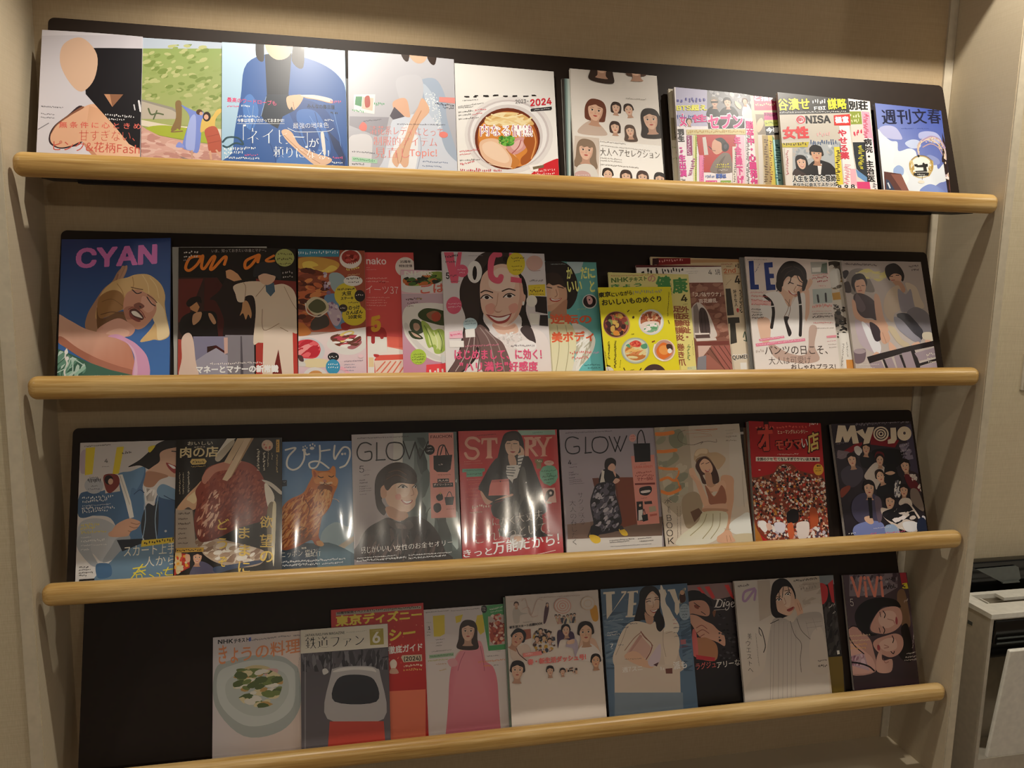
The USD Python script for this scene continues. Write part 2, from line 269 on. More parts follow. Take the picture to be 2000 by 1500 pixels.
class Sheet:
    """One cover: its inks are cut along the sheet's folds, so that they lie on a curved sheet too, each layer a hair above the last."""
    def __init__(self, w, h, xs, zs):
        self.w, self.h, self.xs, self.zs = w, h, np.array(xs), np.array(zs)
        slope = np.diff(zs) / np.diff(xs); self.sl = np.r_[slope[0], (slope[1:] + slope[:-1]) / 2, slope[-1]]
        self.rect, self.z, self.parts = sbox(0, 0, w / U, h / U), 0.00016, []
        self.begin('cover_print', None)
    def begin(self, name, label): self.parts.append([name, label, [], [], [], [], 0]); self.last = None; self.area = None
    def lettering(self, text):                     # every line of a headline is a part of its own; its outline stays with it
        if self.parts[-1][0] in ('headline', 'masthead') and self.last not in (None, text): self.begin(*self.parts[-1][:2])
        self.last = text
    def add(self, g, col):
        g = valid(g).intersection(self.rect)
        if g.is_empty: return
        if self.parts[-1][0] in ('masthead', 'badge', 'inset_photo', 'headline'):   # separate letters, badges and pictures are separate parts
            if self.area is not None and self.area.distance(g) > 4: was = self.last; self.begin(*self.parts[-1][:2]); self.last = was
            self.area = g.envelope if self.area is None else self.area.union(g.envelope)
        self.z += 0.000006; part = self.parts[-1]; grad = ',' in col
        if grad:
            a, b, *q = col.split(','); a, b = np.array(srgb(a)), np.array(srgb(b)); q = np.array(q, float); d = q[2:] - q[:2]
        else: a = np.array(srgb(col))
        for x0, x1 in zip(self.xs[:-1] / U, self.xs[1:] / U):
            if g.bounds[2] <= x0 or g.bounds[0] >= x1: continue
            cut = g if len(self.xs) == 2 else g.intersection(sbox(x0, -9, x1, 9999))
            for poly in getattr(cut, 'geoms', [cut]):
                if poly.geom_type != 'Polygon' or poly.area < 0.3: continue
                try: v, f = trimesh.creation.triangulate_polygon(poly, engine='earcut')
                except Exception: continue
                if not len(f): continue
                v = np.asarray(v)[:, :2]; x = v[:, 0] * U
                part[2].append(np.c_[x, v[:, 1] * U, np.interp(x, self.xs, self.zs) + self.z])
                sl = np.interp(x, self.xs, self.sl); part[3].append(np.c_[-sl, 0 * sl, np.ones(len(sl))] / np.sqrt(1 + sl * sl)[:, None])
                part[5].append(np.asarray(f) + part[6]); part[6] += len(v)
                if grad:
                    t = np.clip(((v - q[:2]) @ d) / (d @ d), 0, 1)[:, None]; part[4].append(a + (b - a) * t)
                else: part[4].append(np.repeat(a[None], len(v), 0))
    def build(self, cover, mat):
        for name, label, v, n, c, f, k in self.parts:
            if not v: continue
            path = numbered(f'{cover}/{name}'); inked(path, np.vstack(v), np.vstack(f), np.vstack(n), np.vstack(c), mat, label)
            if name == 'small_print': stage.GetPrimAtPath(path).SetCustomDataByKey('kind', 'stuff')
def inked(path, v, f, n, c, mat, label=None):
    e1, e2 = v[f[:, 1]] - v[f[:, 0]], v[f[:, 2]] - v[f[:, 0]]
    if n is not None:
        flip = (np.cross(e1, e2) * n[f[:, 0]]).sum(1) < 0; f[flip] = f[flip][:, ::-1]
    m = UsdGeom.Mesh.Define(stage, path)
    m.CreatePointsAttr(Vt.Vec3fArray.FromNumpy(v.astype(np.float32))); m.CreateFaceVertexCountsAttr(Vt.IntArray.FromNumpy(np.full(len(f), 3, np.int32)))
    m.CreateFaceVertexIndicesAttr(Vt.IntArray.FromNumpy(f.astype(np.int32).ravel())); m.CreateSubdivisionSchemeAttr('none')
    if n is not None: m.CreateNormalsAttr(Vt.Vec3fArray.FromNumpy(n.astype(np.float32))); m.SetNormalsInterpolation('vertex')
    UsdGeom.PrimvarsAPI(m).CreatePrimvar('ink', Sdf.ValueTypeNames.Color3fArray, 'vertex').Set(Vt.Vec3fArray.FromNumpy(c.astype(np.float32)))
    from pxr import UsdShade
    UsdShade.MaterialBindingAPI.Apply(m.GetPrim()).Bind(M[mat])
    if label: m.GetPrim().SetCustomDataByKey('label', label)
def profile(kind, w, amount):
    """Cross-section of the front sheet: x from the left edge, z forward of the flat."""
    if kind == 'flat': return [0, w], [0, 0]
    x = np.linspace(0, w, 13); s = x / w
    if kind == 'bow': z = amount * 4 * s * (1 - s)
    elif kind == 'roll': z = -amount * np.clip((s - 0.72) / 0.28, 0, 1) ** 2          # the spine side rolls back
    elif kind == 'lift': z = amount * s ** 2                                            # the free edge comes forward
    elif kind == 'lean': z = amount * (1 - s) ** 2
    return x, z
def magazine(name, label, group, shelf, u, v, deg, w, h, t0, tilt, th, bg, kind, amount, mat, lines):
    a, y = math.radians(deg), math.radians(tilt)
    X = np.array([1., 0, 0]); ex = X * math.cos(a) + S * math.sin(a); ey = -X * math.sin(a) + S * math.cos(a)
    ex, ez = ex * math.cos(y) + NRM * math.sin(y), NRM * math.cos(y) - ex * math.sin(y)
    o = np.array([0, YB, ZL[shelf]]) + u * X + v * S + t0 * NRM
    root = thing(name, label, 'magazine', matrix_of(ex, ey, ez, o), 'magazines on the %s shelf' % ('top', 'second', 'third', 'bottom')[shelf])
    xs, zs = profile(kind, w, amount); xs, zs = np.array(xs, float), np.array(zs, float)
    ring = [(x, z - 0.0002) for x, z in zip(xs, zs)]; base = -th
    back = [(x, base + (z if kind in ('lift', 'lean', 'roll', 'bow') else 0)) for x, z in zip(xs[::-1], zs[::-1])]
    cs = 0.0003
    def extr(poly, h0, h1):
        m = trimesh.creation.extrude_polygon(valid(Polygon(poly)), h1 - h0, engine='earcut'); q = m.vertices.copy()
        m.vertices = np.c_[q[:, 0], q[:, 2] + h0, q[:, 1]]; m.faces = m.faces[:, ::-1]; return m
    inner = [(min(max(x, 0.0006), w - 0.0006), z - cs) for x, z in ring] + [(min(max(x, 0.0006), w - 0.0006), z + cs) for x, z in back]
    obj('pages', extr(inner, 0.0004, h - 0.0006), 'pages', root)
    outer = [(x, z + 0.0002) for x, z in ring]
    U_ = outer + [(w + 0.0003, zs[-1]), (w + 0.0003, back[0][1])] + back + [(x, z + cs) for x, z in back[::-1]] + [(w - 0.0005, z) for z in (back[0][1] + cs, zs[-1] - cs)] + [(x, z - cs) for x, z in ring[::-1]]
    m = extr(U_, 0, h); cover = numbered(f'{root}/cover')
    inked(cover, np.array(m.vertices), np.array(m.faces), None, np.repeat(np.array(srgb(bg))[None], len(m.vertices), 0), mat)
    sh = Sheet(w, h, xs, zs)
    for ln in lines:
        if ln[0] == '#':
            nm, _, lb = ln[1:].partition('|'); sh.begin(nm.strip(), lb.strip() or None); continue
        k, rest = ln[0], ln[2:]
        if k == 'T':
            nums, style, text = rest.split('|', 2); sh.lettering(text); q = nums.split(); c = q[0]; p = np.array(q[1:], float); s = text_shape(text, style)
            sh.add(affinity.affine_transform(s, [p[2], p[4], p[3], p[5], p[0], p[1]]), c); continue
        q = rest.split(); c = q[0]
        if k == 'P': sh.add(Polygon(pairs(q[1:])), c)
        elif k == 'S': sh.add(Polygon(curve(pairs(q[1:]))), c)
        elif k == 'E': sh.add(ell(*map(float, q[1:])), c)
        elif k in 'LC':
            p = pairs(q[2:]); sh.add(LineString(curve(p, False) if k == 'C' and len(p) > 2 else p).buffer(float(q[1]) / 2, quad_segs=3), c)
        elif k == 'H':
            for g, col in head(float(q[1]), float(q[2]), float(q[3]), c, q[4], q[5], float(q[6]), 0): sh.add(g, col)
        elif k == 'K':                                             # print too small to read: rows of little dark marks
            p = np.array(q[1:7], float); n = int(q[7]); rg = random.Random(len(lines) + int(p[0])); ms = []
            Rv, Uv = p[2:4], p[4:6]; wd = 1.0 / n
            for i in range(n):
                for _ in range(2):
                    a0, b0 = (i + rg.uniform(.02, .4)) * wd, rg.uniform(0, .5); a1, b1 = a0 + wd * rg.uniform(.3, .5), b0 + rg.uniform(.25, .5)
                    ms.append(Polygon([p[:2] + Rv * a_ + Uv * b_ for a_, b_ in ((a0, b0), (a1, b0), (a1, b1), (a0, b1))]))
            sh.add(shapely.union_all(ms), c)
        elif k == 'R':                                             # a scatter of small marks inside an outline
            seed, n, lo, hi, st_, dg = int(q[1]), int(q[2]), *map(float, q[3:7]); reg = Polygon(curve(pairs(q[7:]))) if len(q) > 15 else Polygon(pairs(q[7:])); reg = valid(reg)
            rg = random.Random(seed); cols = c.split(':'); sets = {}; x0, y0, x1, y1 = reg.bounds
            for i in range(n):
                for _ in range(40):
                    x, y_ = rg.uniform(x0, x1), rg.uniform(y0, y1)
                    if reg.contains(shapely.Point(x, y_)): break
                r = rg.uniform(lo, hi); an = math.radians(dg + rg.uniform(-25, 25) if st_ > 1 else rg.uniform(0, 360)); ca, sa = math.cos(an), math.sin(an); k1, k2 = (r * st_, r) if st_ > 1 else (r, r * rg.uniform(.6, 1))
                sets.setdefault((i * 4 // n, rg.choice(cols)), []).append(ell(x, y_, k1 * ca, k1 * sa, -k2 * sa, k2 * ca, 8 if hi > 3 else 6))
            for key in sorted(sets, key=lambda z: z[0]): sh.add(shapely.union_all(sets[key]).intersection(reg), key[1])
    sh.build(cover, mat)

COVERS = r'''
@0 -1.0212 -0.0139 0.30 0.1812 0.2950 0.0090 0.00 0.0060 d6d1d8 bow 0.002 satin|magazine|fashion magazine with a bare shoulder and coral lettering at the shelf's left end|
# cover_photo
P c9c4cc,dcd8e0,-2,306,7,77 -25 562 360 594 371 52 -4 35
S 3a2a30 151 279 103 236 60 194 42 154 46 118 81 99 121 107 156 126 181 201
S e3b292 205 285 151 269 108 231 67 195 47 152 52 121 81 104 121 113 158 131 183 106 216 72 375 73 374 121 271 206
S c98f70 158 130 183 111 216 72 202 71 179 95
P d9a583,eec2a2,179,254,320,81 178 280 215 269 271 200 323 131 370 104 370 73 216 72 165 137
S 8a5a44 158 269 116 238 69 195 48 156 48 161 67 199 111 242 151 274
P 17141a 164 328 366 341 371 105 323 130 271 200 210 272
P 17141a 153 522 362 538 366 339 164 327
P c08c6a 229 332 298 336 260 280
P 8f6248 250 333 298 336 260 280
S d8b49a 79 533 142 565 199 498 193 394 149 337 103 377 69 456
L e8e6ea 7.0 354 313 361 270
L c9c7cc 5.0 337 295 341 274
L 8b8790 3.8 3 175 38 201
# headline|coral thin lettering
T dd6a5e 75 183 288 11 0 26|j1|無 条 件 に 心 と き め
T cf5a4c 146 133 197 10 0 44|j-1|甘すぎない、
T cf5a4c 58 91 303 -2 0 42|j-1|ピンク&花柄Fash
# small_print
K 3a3a40 9 266 78 -3 0 8 16
K 3a3a40 10 236 49 -2 0 7 10
K 3a3a40 10 221 49 -1 0 7 10
K f4f0f2 235 240 105 -1 0 12 14
K f4f0f2 248 225 57 -1 0 11 8
@0 -0.8383 -0.0134 0.74 0.1557 0.2950 0.0065 0.00 0.0050 a3ad6a flat 0 satin|magazine|magazine with two women dancing beside a green garden pond|
# cover_photo
P b8c4d4 -13 687 328 715 327 565 -11 542
P 8fa35c,a9b070,89,549,91,273 -11 542 327 565 325 230 -7 214
R 7d9048:b8bb80:94a45e 5 160 4.1 9.2 2 20 -6 531 312 553 311 262 176 277 128 340 1 333
P bfb4a4 -3 325 114 296 148 268 148 248 -2 241
P 9a9488 -3 325 114 296 148 268 148 262 110 285 -3 317
P e4d8c4 -2 238 105 219 306 212 305 163 -2 214
S a9b53c 17 204 73 218 148 213 234 198 281 162 253 150 139 164 54 179
P d4a698 -2 214 19 199 64 175 148 159 253 146 310 152 310 44 0 55
R c48f84:e2bcb0:d9a99d 9 130 5.0 11.0 3 4 3 193 64 169 148 154 253 142 303 147 303 65 4 71
C 5f6a4a 6.0 25 286 35 262 58 268 79 264
C 5f6a4a 5.0 56 279 44 243
S 8c7048 124 318 145 322 148 265 143 205 131 207 108 200 126 253
C 8c7048 5.0 127 204 110 192 150 197
S 7c8fd8 145 308 171 296 205 281 229 280 222 208 210 113 181 115 151 130 162 189 176 244 171 274
S a6b4ec 176 244 200 262 196 126 181 117 162 135
E 5a3c2c 213 281 12 1 0 -12
E d9a98c 220 275 7 0 0 -8
S 8d9ae0 139 151 127 129 158 130
L c9a08a 7.1 186 115 186 83
P 93807e 139 92 177 80 281 75 253 69 153 81
S e0bd62 224 252 243 250 262 265 277 291 294 300 296 286 277 260 272 227 282 208 234 201 217 197
E 31211c 241 263 15 1 0 -21
E e0ad92 239 261 9 0 0 -12
S bb5a44 234 206 277 219 298 127 253 113 243 155
L a04a38 2.5 243 177 286 190
L a04a38 2.5 247 150 293 163
L d9a98c 8.1 253 115 257 85
L d9a98c 7.1 277 121 296 92
@0 -0.6899 -0.0155 0.33 0.2429 0.2960 0.0130 0.00 0.0055 a9cde4 bow 0.002 satin|magazine|magazine with a denim jacket and large white lettering on navy blue|
# cover_photo
P 9fc6e2,c4def0,4,67,3,564 -17 676 518 722 502 44 -15 24
S 3560a4 96 503 211 557 363 534 460 471 489 370 492 66 0 46 38 112 50 216 72 355
S 2a4f90 250 344 340 355 411 308 459 187 482 66 376 61 308 180
S 3f70ba 289 301 360 311 404 235 417 129 357 105 308 191
P 26303f 173 373 257 378 282 309 234 279 214 225 164 255 150 279
P 1f2430 166 548 272 561 257 377 173 372
S e0b498 172 657 243 692 283 632 262 549 211 528 171 571
S 241a18 147 678 243 721 314 657 317 502 272 527 278 643 212 666 167 622 161 519 131 545
S 2c5294 308 235 349 249 378 183 357 127 327 158
S 4f80c8 81 334 111 369 140 304 120 220 91 235
S 4a78bc 237 121 307 135 366 83 276 68 208 76
C 274a86 2.6 279 273 308 230 327 164
C 274a86 2.7 360 305 379 233 408 185
C 6f98d6 2.1 339 287 364 238 378 194
C 274a86 2.6 179 173 198 119 207 71
C 6f98d6 2.1 96 318 106 269 96 224
C 274a86 2.6 125 259 110 203 115 143
C 6f98d6 2.2 436 310 455 209 463 132
L 88a4d0 2.6 170 361 150 277
L 88a4d0 2.1 121 319 115 258
S e2b596 250 364 280 376 315 376 305 342 279 309 269 323 262 311 252 327
S dfb093 315 376 361 376 427 366 427 349 371 360 325 365
C a8785c 2.1 275 345 279 312
S d8d2d0 303 375 361 381 427 369 422 354 371 363
S e4bc9e 228 214 248 224 271 208 297 160 357 127 417 110 419 91 386 74 356 76 322 103 277 145 243 182
C b88a6a 2.6 238 198 273 161 312 125 376 83
C b88a6a 2.1 307 146 357 105
S e6e0da 381 211 394 215 400 129 390 128
P 263a66 409 229 454 181 478 110 472 76 433 152
C 2f4f5c 7.1 4 159 23 179 62 178 81 152 52 156 23 138 6 143
# headline|large white lettering
T ffffff 81 169 11 1 0 67|j0|「
T ffffff 96 158 222 4 0 65|j-1m|ネイビー
T ffffff 320 148 10 0 0 66|j0|」
T ffffff 335 152 39 2 0 38|j0|が
T ffffff 198 103 215 -3 0 46|jm|頼りになる!
T ffffff 273 228 141 12 0 25|j-1|最強の地味色
C ffffff 2.1 253 230 273 220 298 215 404 224 432 239
# small_print
T e65a86 20 331 189 -7 0 21|j1|最高のワードローブも
K e65a86 20 308 46 3 0 11 8
K ffffff 74 311 34 1 0 11 6
K ffffff 59 265 86 3 0 12 14
T ffffff 59 244 180 9 0 17|j1|今季は可愛いだけっておまかせ!
L ffffff 1.5 59 239 240 248
T 1d2838 330 322 109 1 0 19|j1|みんなの毎日服
K e65a86 422 349 46 2 0 17 6
K 1d2838 421 300 31 2 0 14 4
K ffffff 397 269 38 1 0 10 6
K ffffff 9 121 121 10 0 16 18
K ffffff 9 105 72 8 0 14 10
K e65a86 86 101 53 2 0 12 8
K ffffff 14 89 130 -2 0 13 20
K ffffff 16 73 79 0 0 8 20
K e65a86 427 105 41 2 0 12 6
K ffffff 422 85 46 -1 0 12 6
K ffffff 421 72 43 0 0 8 6
@0 -0.4453 -0.0127 -0.63 0.2220 0.2960 0.0120 0.00 0.0055 bcbcc4 bow 0.002 satin|magazine|grey magazine with white jeans, a bare arm and pale pink lettering|
# cover_photo
P b2b1ba,c9c9d0,38,89,42,605 -9 718 480 768 457 45 -14 19
P 9c9aa4 4 295 165 301 154 249 117 212 3 255
S d8d6da -2 187 39 218 86 213 95 165 73 35 -3 31
S d5dbe8 186 297 261 322 336 331 394 271 450 136 452 45 130 27 141 117 164 232
S eef1f6 228 271 276 257 278 126 244 33 161 29 168 130
C a9b2c4 3.3 281 275 295 172 271 52
S aab8cc 286 473 362 492 403 412 406 319 440 182 452 119 397 173 367 281 326 342 300 392 274 414
S c3cedd 307 463 349 420 374 340 388 236 357 292 328 342
R eef2f6 3 70 2.3 3.9 1 0 317 417 360 421 384 317 372 264 336 337
S c9c9d0 200 478 297 498 305 399 250 313 229 329 209 385
S e0b296 182 371 220 392 241 382 250 330 250 307 218 313 187 334
P 5b5560 168 307 187 349 229 308 181 291
S e3b799 305 399 334 345 298 293 270 234 247 158 240 95 222 82 206 99 193 81 175 103 178 131 194 160 227 214 252 290 283 350
C bd8868 2.8 299 340 260 256 226 174 209 105
C bd8868 2.2 194 143 199 98
S e2b79a 247 696 313 721 344 657 320 571 277 561 240 617
S 3a2a22 225 706 303 762 373 708 364 563 331 584 328 680 269 698 250 565 218 597
# inset_photo
P e8e6e4 22 393 109 400 105 311 22 319
P 3f8a58 30 385 56 387 52 341 26 348
P d9c2ae 59 385 102 382 97 325 53 333
S b0483c 67 383 85 390 87 347 69 340
K 3b9a5c 14 315 49 -4 0 17 8
K 3b9a5c 103 348 45 -1 0 20 6
# headline|pale pink lettering
S e87a70 45 258 58 273 73 260 70 237 55 233 42 244
T e58c86 86 220 302 11 0 38|jm|清花系レディにとって
T e58c86 100 171 261 12 0 41|jm|制服的アイテム
T e58c86 105 118 141 6 0 46|jm|見直し
T ee9a92 246 124 114 7 0 40|j1|Topic!
E ee8a80 390 239 19 1 0 -14
# small_print
K 555058 60 273 73 13 0 7 14
K 555058 196 269 203 12 0 7 30
P ea9890 376 410 447 413 446 386 375 387
K 40404a 359 373 81 -5 0 15 12
K 40404a 391 358 49 -2 0 12 8
P a9d3b4 13 118 115 110 113 93 12 98
K 50505a 13 137 93 -3 0 8 16
K 3c8a54 18 104 87 -6 0 11 14
K 40404a 12 82 51 0 0 11 8
K 40404a 12 68 87 0 0 8 14
K 6a7a9c 299 110 107 1 0 8 14
K 6a7a9c 298 90 80 1 0 8 12
@0 -0.2225 -0.0108 -0.82 0.2203 0.2850 0.0090 0.00 0.0060 f1eeea flat 0 satin|magazine|white food magazine with a bowl of ramen in brown broth, on the top shelf|
# cover_photo
E e4dfdd 229 256 194 14 -7 -178
E cfc6c6 227 257 179 13 -6 -161
E efeceb 227 255 169 12 -6 -155
E d6cfce 223 247 154 11 -6 -148
E 6e2f18 221 237 143 10 -6 -142
E b05f2a 221 233 132 9 -5 -131
S d98a3c 96 270 154 322 243 323 316 292 347 229 326 151 268 112 180 118 110 172
R e9cf94:f1dfb0:d9b070 4 80 5.7 10.3 5 15 126 320 188 354 279 358 329 329 333 306 242 299 141 291
C f0dca8 8.0 132 326 187 307 244 341 300 321 329 341
C e7c88c 6.9 142 309 210 326 277 307
C f3e3b6 5.8 154 343 221 333 290 353
S e9c0a0 97 206 128 229 178 229 221 191 259 147 243 104 190 107 136 121 104 154
S f2d3b8 111 201 150 219 194 195 225 145 202 123 147 140 115 167
S c9803a 210 190 237 169 269 136 251 105 229 101 236 145
S d59a96 216 205 257 241 296 244 300 202 265 171 243 166 221 179
S e6b8b2 233 204 268 233 287 225 283 201 254 182
C a9504a 3.5 279 233 266 200 237 169
S a85a26 290 231 326 281 349 271 352 218 326 151 280 119 275 148 305 185
C e0a060 5.8 332 288 344 229 321 151
R 4f9a34:7ab84a:3a7a28 6 60 5.2 9.2 1 0 181 238 215 254 251 243 244 210 210 201 183 212
C fae0c0 2.8 135 116 190 106 235 103
# headline
T ffffff 100 237 234 14 0 58|j7|内なる情熱
T b0506e 102 239 230 14 0 53|jm|内なる情熱
# masthead
T 6a6a6a 262 402 58 8 0 18|i1|2023-
T d3303f 328 394 96 17 0 33|i4|2024
P 333133 330 383 423 401 424 390 419 384 330 370 327 377
K f4f0f0 342 375 72 14 0 6 12
K 2a2626 29 410 345 33 0 14 8
# small_print
K 5a5656 31 394 67 10 0 7 12
K 5a5656 11 364 111 27 0 7 18
K 5a5656 11 358 66 12 0 8 10
K 3a3636 10 337 66 14 0 9 12
K d24a54 82 352 50 10 0 10 8
K 3a3636 10 323 55 11 0 8 10
K d24a54 71 333 45 11 0 8 8
K 5a5656 10 306 89 16 0 8 14
K d24a54 11 158 85 16 0 10 14
K d24a54 11 145 49 9 0 8 10
K 5a5656 10 119 88 11 0 8 14
K d24a54 12 99 63 18 0 13 10
K c84650 10 72 136 9 0 16 16
K d24a54 153 81 36 3 0 12 6
K 5a5656 11 56 79 10 0 7 14
S d0262f 308 57 347 106 394 139 452 154 446 53
P f6f2ee 308 119 359 130 346 94 318 92
P 7a6a50 325 113 376 126 373 113 327 101
K f4d8d4 335 88 91 13 0 14 10
K f4d8d4 334 73 91 13 0 13 10
@0 0.0314 -0.0114 -1.20 0.2041 0.2900 0.0140 0.56 0.0060 d9d2c8 flat 0 satin|magazine|beige hair catalogue with many small portraits of women, beside the ramen magazine|
# cover_photo
P e9e2da 17 803 470 852 474 62 -20 33
P efeae4 32 262 118 253 119 53 -13 45 2 129
P d4c5b8 8 260 119 256 106 49 -14 42
S c9b3a4 26 273 52 318 100 339 145 300 149 270
H 6d3c2a 109 383 90 e2b79c b -6
H 3a2a22 205 406 46 e3bca2 b -4
H 3a2a22 264 401 48 e3bca2 p 10
H 43302a 195 311 48 e3bca2 b 0
H 5a463a 264 298 48 e3bca2 l 4
H 2f2520 364 359 86 ddb59c l 6
H 8a7460 56 192 82 e0b8a0 lf -4
S d9d5ce 7 105 31 128 77 128 99 99 99 51 -8 44
E caa5a0 31 68 41 3 -1 -30
P f6f3ee 119 245 403 239 414 59 119 41
H 33261f 149 85 52 e3bca2 ps 4
H 3f2a22 232 81 52 e3bca2 bs 2
H 4a342a 308 81 53 e3bca2 bs 0
H 2f2622 388 77 53 e3bca2 l 0
H 3a2a22 150 615 92 e3bca2 l -4
H 5a4032 307 617 93 e3bca2 b 4
# headline
T 6b645e 120 175 275 3 0 35|j-1m|大人ヘアセレクション
# small_print
K 8a837c 123 237 117 -4 0 7 20
K 9a938c 122 219 230 -10 0 6 36
K 9a938c 119 160 99 -2 0 7 16
K 9a938c 119 148 99 -1 0 7 16
K 7a736c 118 129 176 -5 0 8 26
K f3eeea 5 70 58 7 0 7 8
K 8a837c 254 453 97 2 0 7 14
@0 0.2697 -0.0126 -1.60 0.1881 0.2570 0.0250 0.30 0.0080 efe3e8 roll 0.003 satin|magazine|white and magenta weekly magazine with a man at a microphone on red|
# cover_photo
P f3ecee 6 727 478 778 412 51 -40 21
P b9b6d2 8 540 165 556 148 336 0 323
P 87878c 163 555 398 578 383 406 150 386
R 6d6d74:a2a2a8:c2c0c0 2 50 5.9 12.7 1 0 164 547 393 569 384 466 157 445
S 1c1a1e 150 384 159 422 189 437 212 408 219 390
S 1c1a1e 213 389 231 431 282 442 303 397
S e6e2e2 327 399 333 448 356 467 375 440 380 404
H 8d8680 192 457 42 d9b49c o 0
P 1a1818 174 461 211 465 208 455 193 454 176 451
H 241c1c 256 460 42 e2bca4 m 4
H 6a4a40 345 475 30 e2bca4 p 0
S e2bca4 293 472 309 467 325 448 315 434 295 451
P 201c20 151 367 334 389 331 343 152 324
P c2403c 91 289 284 305 279 247 262 246 252 122 115 112 97 200
P d9d2cc 119 279 136 283 142 197 122 194
C 2a2224 4.1 147 237 164 221 173 214
S e0ab90 168 263 190 279 214 275 223 251 209 217 184 202 168 209 161 229
S 3c3634 181 276 211 285 234 268 244 236 226 218 210 225 209 258 189 269
E 26262c 228 243 18 1 -2 -21
E 50505a 228 243 9 1 -1 -12
S 8a7d74 150 114 159 156 187 190 217 213 246 207 255 163 252 122
S 6d625a 177 116 193 166 225 201 205 159 198 118
C 5a3026 2.5 164 219 177 219
P d9ca92 44 310 336 338 334 311 44 285
P efe9b0 75 286 92 287 75 48 60 47
P b4bf62 83 286 93 287 76 48 66 48
P 96306c 44 282 69 284 65 189 40 186
P ee86b4 97 192 118 193 110 51 89 49
P f6c9da 287 303 327 307 309 60 269 58
P e8e0d4 262 246 279 247 267 57 248 56
P f7eef0 341 386 362 388 346 59 315 57
P e03f92 120 73 174 77 174 55 120 51
P 8fb24a 192 78 242 82 242 58 192 54
# masthead|magenta slanted brush letters
T ffffff 13 320 40 3 0 67|j9|女
T e0358c 15 323 35 3 0 62|j5|女
T e0358c 76 346 72 10 0 38|j4|性
H 3a2a26 61 349 29 e2bca4 p 0
T ffffff 148 319 181 19 0 80|j9|セブン
T e0358c 151 323 174 18 0 72|j5|セブン
# headline
K 5d5aa8 7 435 146 17 0 29 8
T f2ee50 4 396 147 16 0 30|j5|BTS超え
K 5a6cb4 3 358 86 10 0 21 8
T 2a2626 1 249 32 3 0 60|j5v|羽生
K d83a9a 4 192 2 33 28 0 3
T d83a9a -2 81 34 4 0 106|j5v|生出演
K 555 -1 46 2 28 28 0 6
K f3d9e8 40 189 6 90 20 0 12
K f7e94a 177 147 61 6 0 11 6
K e8e23e 170 136 77 6 0 9 10
K f6efe0 185 123 46 4 0 8 8
T 3c62b8 171 86 49 4 0 23|j5|家事は
K 6a86c0 119 84 47 5 0 18 6
T e0458f 271 62 35 2 0 236|j5v|年金繰下げ
K 444 315 59 23 266 21 0 39
T e03a8c 338 62 41 3 0 318|j5v|脳卒中・心臓発作
# small_print
K b05a90 37 90 24 87 24 0 8
K 8a9a50 66 52 23 229 8 0 24
K d36a9c 93 54 22 131 12 0 14
K c9a45a 51 292 278 26 0 17 30
K 7a6a6a 251 64 23 174 11 0 16
K ffffff 123 56 47 4 0 14 8
K ffffff 195 59 44 4 0 14 8
@0 0.4392 -0.0115 -2.20 0.0954 0.2570 0.0125 0.00 0.0060 cdbf9a flat 0 satin|magazine|weekly magazine seen as a pink, yellow and pale blue strip between two weeklies|
# cover_photo
P cdbfa4 24 773 292 806 227 64 -30 44
P c83a66 62 584 186 598 179 453 60 440
P 8c7e6c 63 421 110 425 107 323 68 319
S e4c2a4 68 378 92 406 103 382 87 346 69 332
P c23a80 107 434 181 441 180 405 106 397
P c2cc5a 106 394 183 405 185 376 108 366
P 211f22 108 364 184 375 183 330 108 321
P dcd5cc 68 319 90 321 76 73 57 71
P ad9462 88 318 119 321 117 76 87 74
P dcc44c 118 321 142 323 138 78 117 76
P 5d8a4a 140 323 149 310 148 79 138 78
P a6dada 143 301 190 307 186 82 145 78
P b03050 65 72 194 82 195 62 64 51
# headline
T f6eef0 63 487 114 12 0 33|j5|と指南
K f2e6a8 66 462 105 12 0 17 10
T ffffff 111 329 68 11 0 30|j5|今春
K 356a7a 135 98 15 186 37 0 15
K 5a4024 80 86 17 219 25 0 18
K 8a3a1c 107 88 17 211 19 0 18
K 5a1a3a 109 412 70 9 0 22 10
K 6a7a2a 111 374 68 10 0 15 10
@0 0.5237 -0.0134 -2.00 0.1835 0.2620 0.0275 0.16 0.0080 d6cfc2 flat 0 satin|magazine|weekly magazine with yellow lettering on black and a couple in black|
# cover_photo
P d4ccc0 -24 810 497 873 404 36 -92 0
P 3d3b3a -5 575 386 617 372 456 -5 409
P c9c1b4 -3 409 369 456 369 392 354 312 -4 281
P b4b9bc 54 279 299 304 274 133 42 115
R 9aa2a8:d0d4d6:c0b8b0 7 40 6.4 15.4 1 0 56 273 292 297 280 216 49 197
H 1f1a1a 91 179 59 e6bda4 lsx 6
S 1f1c1e 98 125 135 179 170 201 209 198 247 182 262 133
P ece8e4 171 182 195 184 184 130 173 129
S 40302e 42 115 55 147 80 140 110 121
H 241c1a 172 229 71 d9a888 m 0
S 19181a 138 242 143 263 177 274 199 267 201 245 168 251
P 19181a 136 250 205 255 200 240 141 239
P 1a3a64 299 301 301 256 285 166
P c8b630 0 268 139 288 130 261 -1 248
P ead84a 266 273 296 277 295 72 258 69
P f8f0ee 304 382 357 390 368 71 300 66
P d5342f 281 434 368 449 365 391 279 383
E f2ecec 107 395 26 3 -2 -23
E c83a44 107 395 24 2 -2 -21
E f2ecec 107 395 17 2 -1 -15
P f0b8c4 338 170 372 173 368 71 334 69
P e8e0d8 12 244 48 247 34 46 0 44
# masthead
T d8323a 8 289 134 16 0 62|j6|女性
K e8b0b0 181 316 74 10 0 26 6
# headline|fat yellow and black lettering
T 1d1b1a -12 425 177 23 0 69|j7|谷潰せ
T e8dc30 -8 429 169 22 0 61|j3|谷潰せ
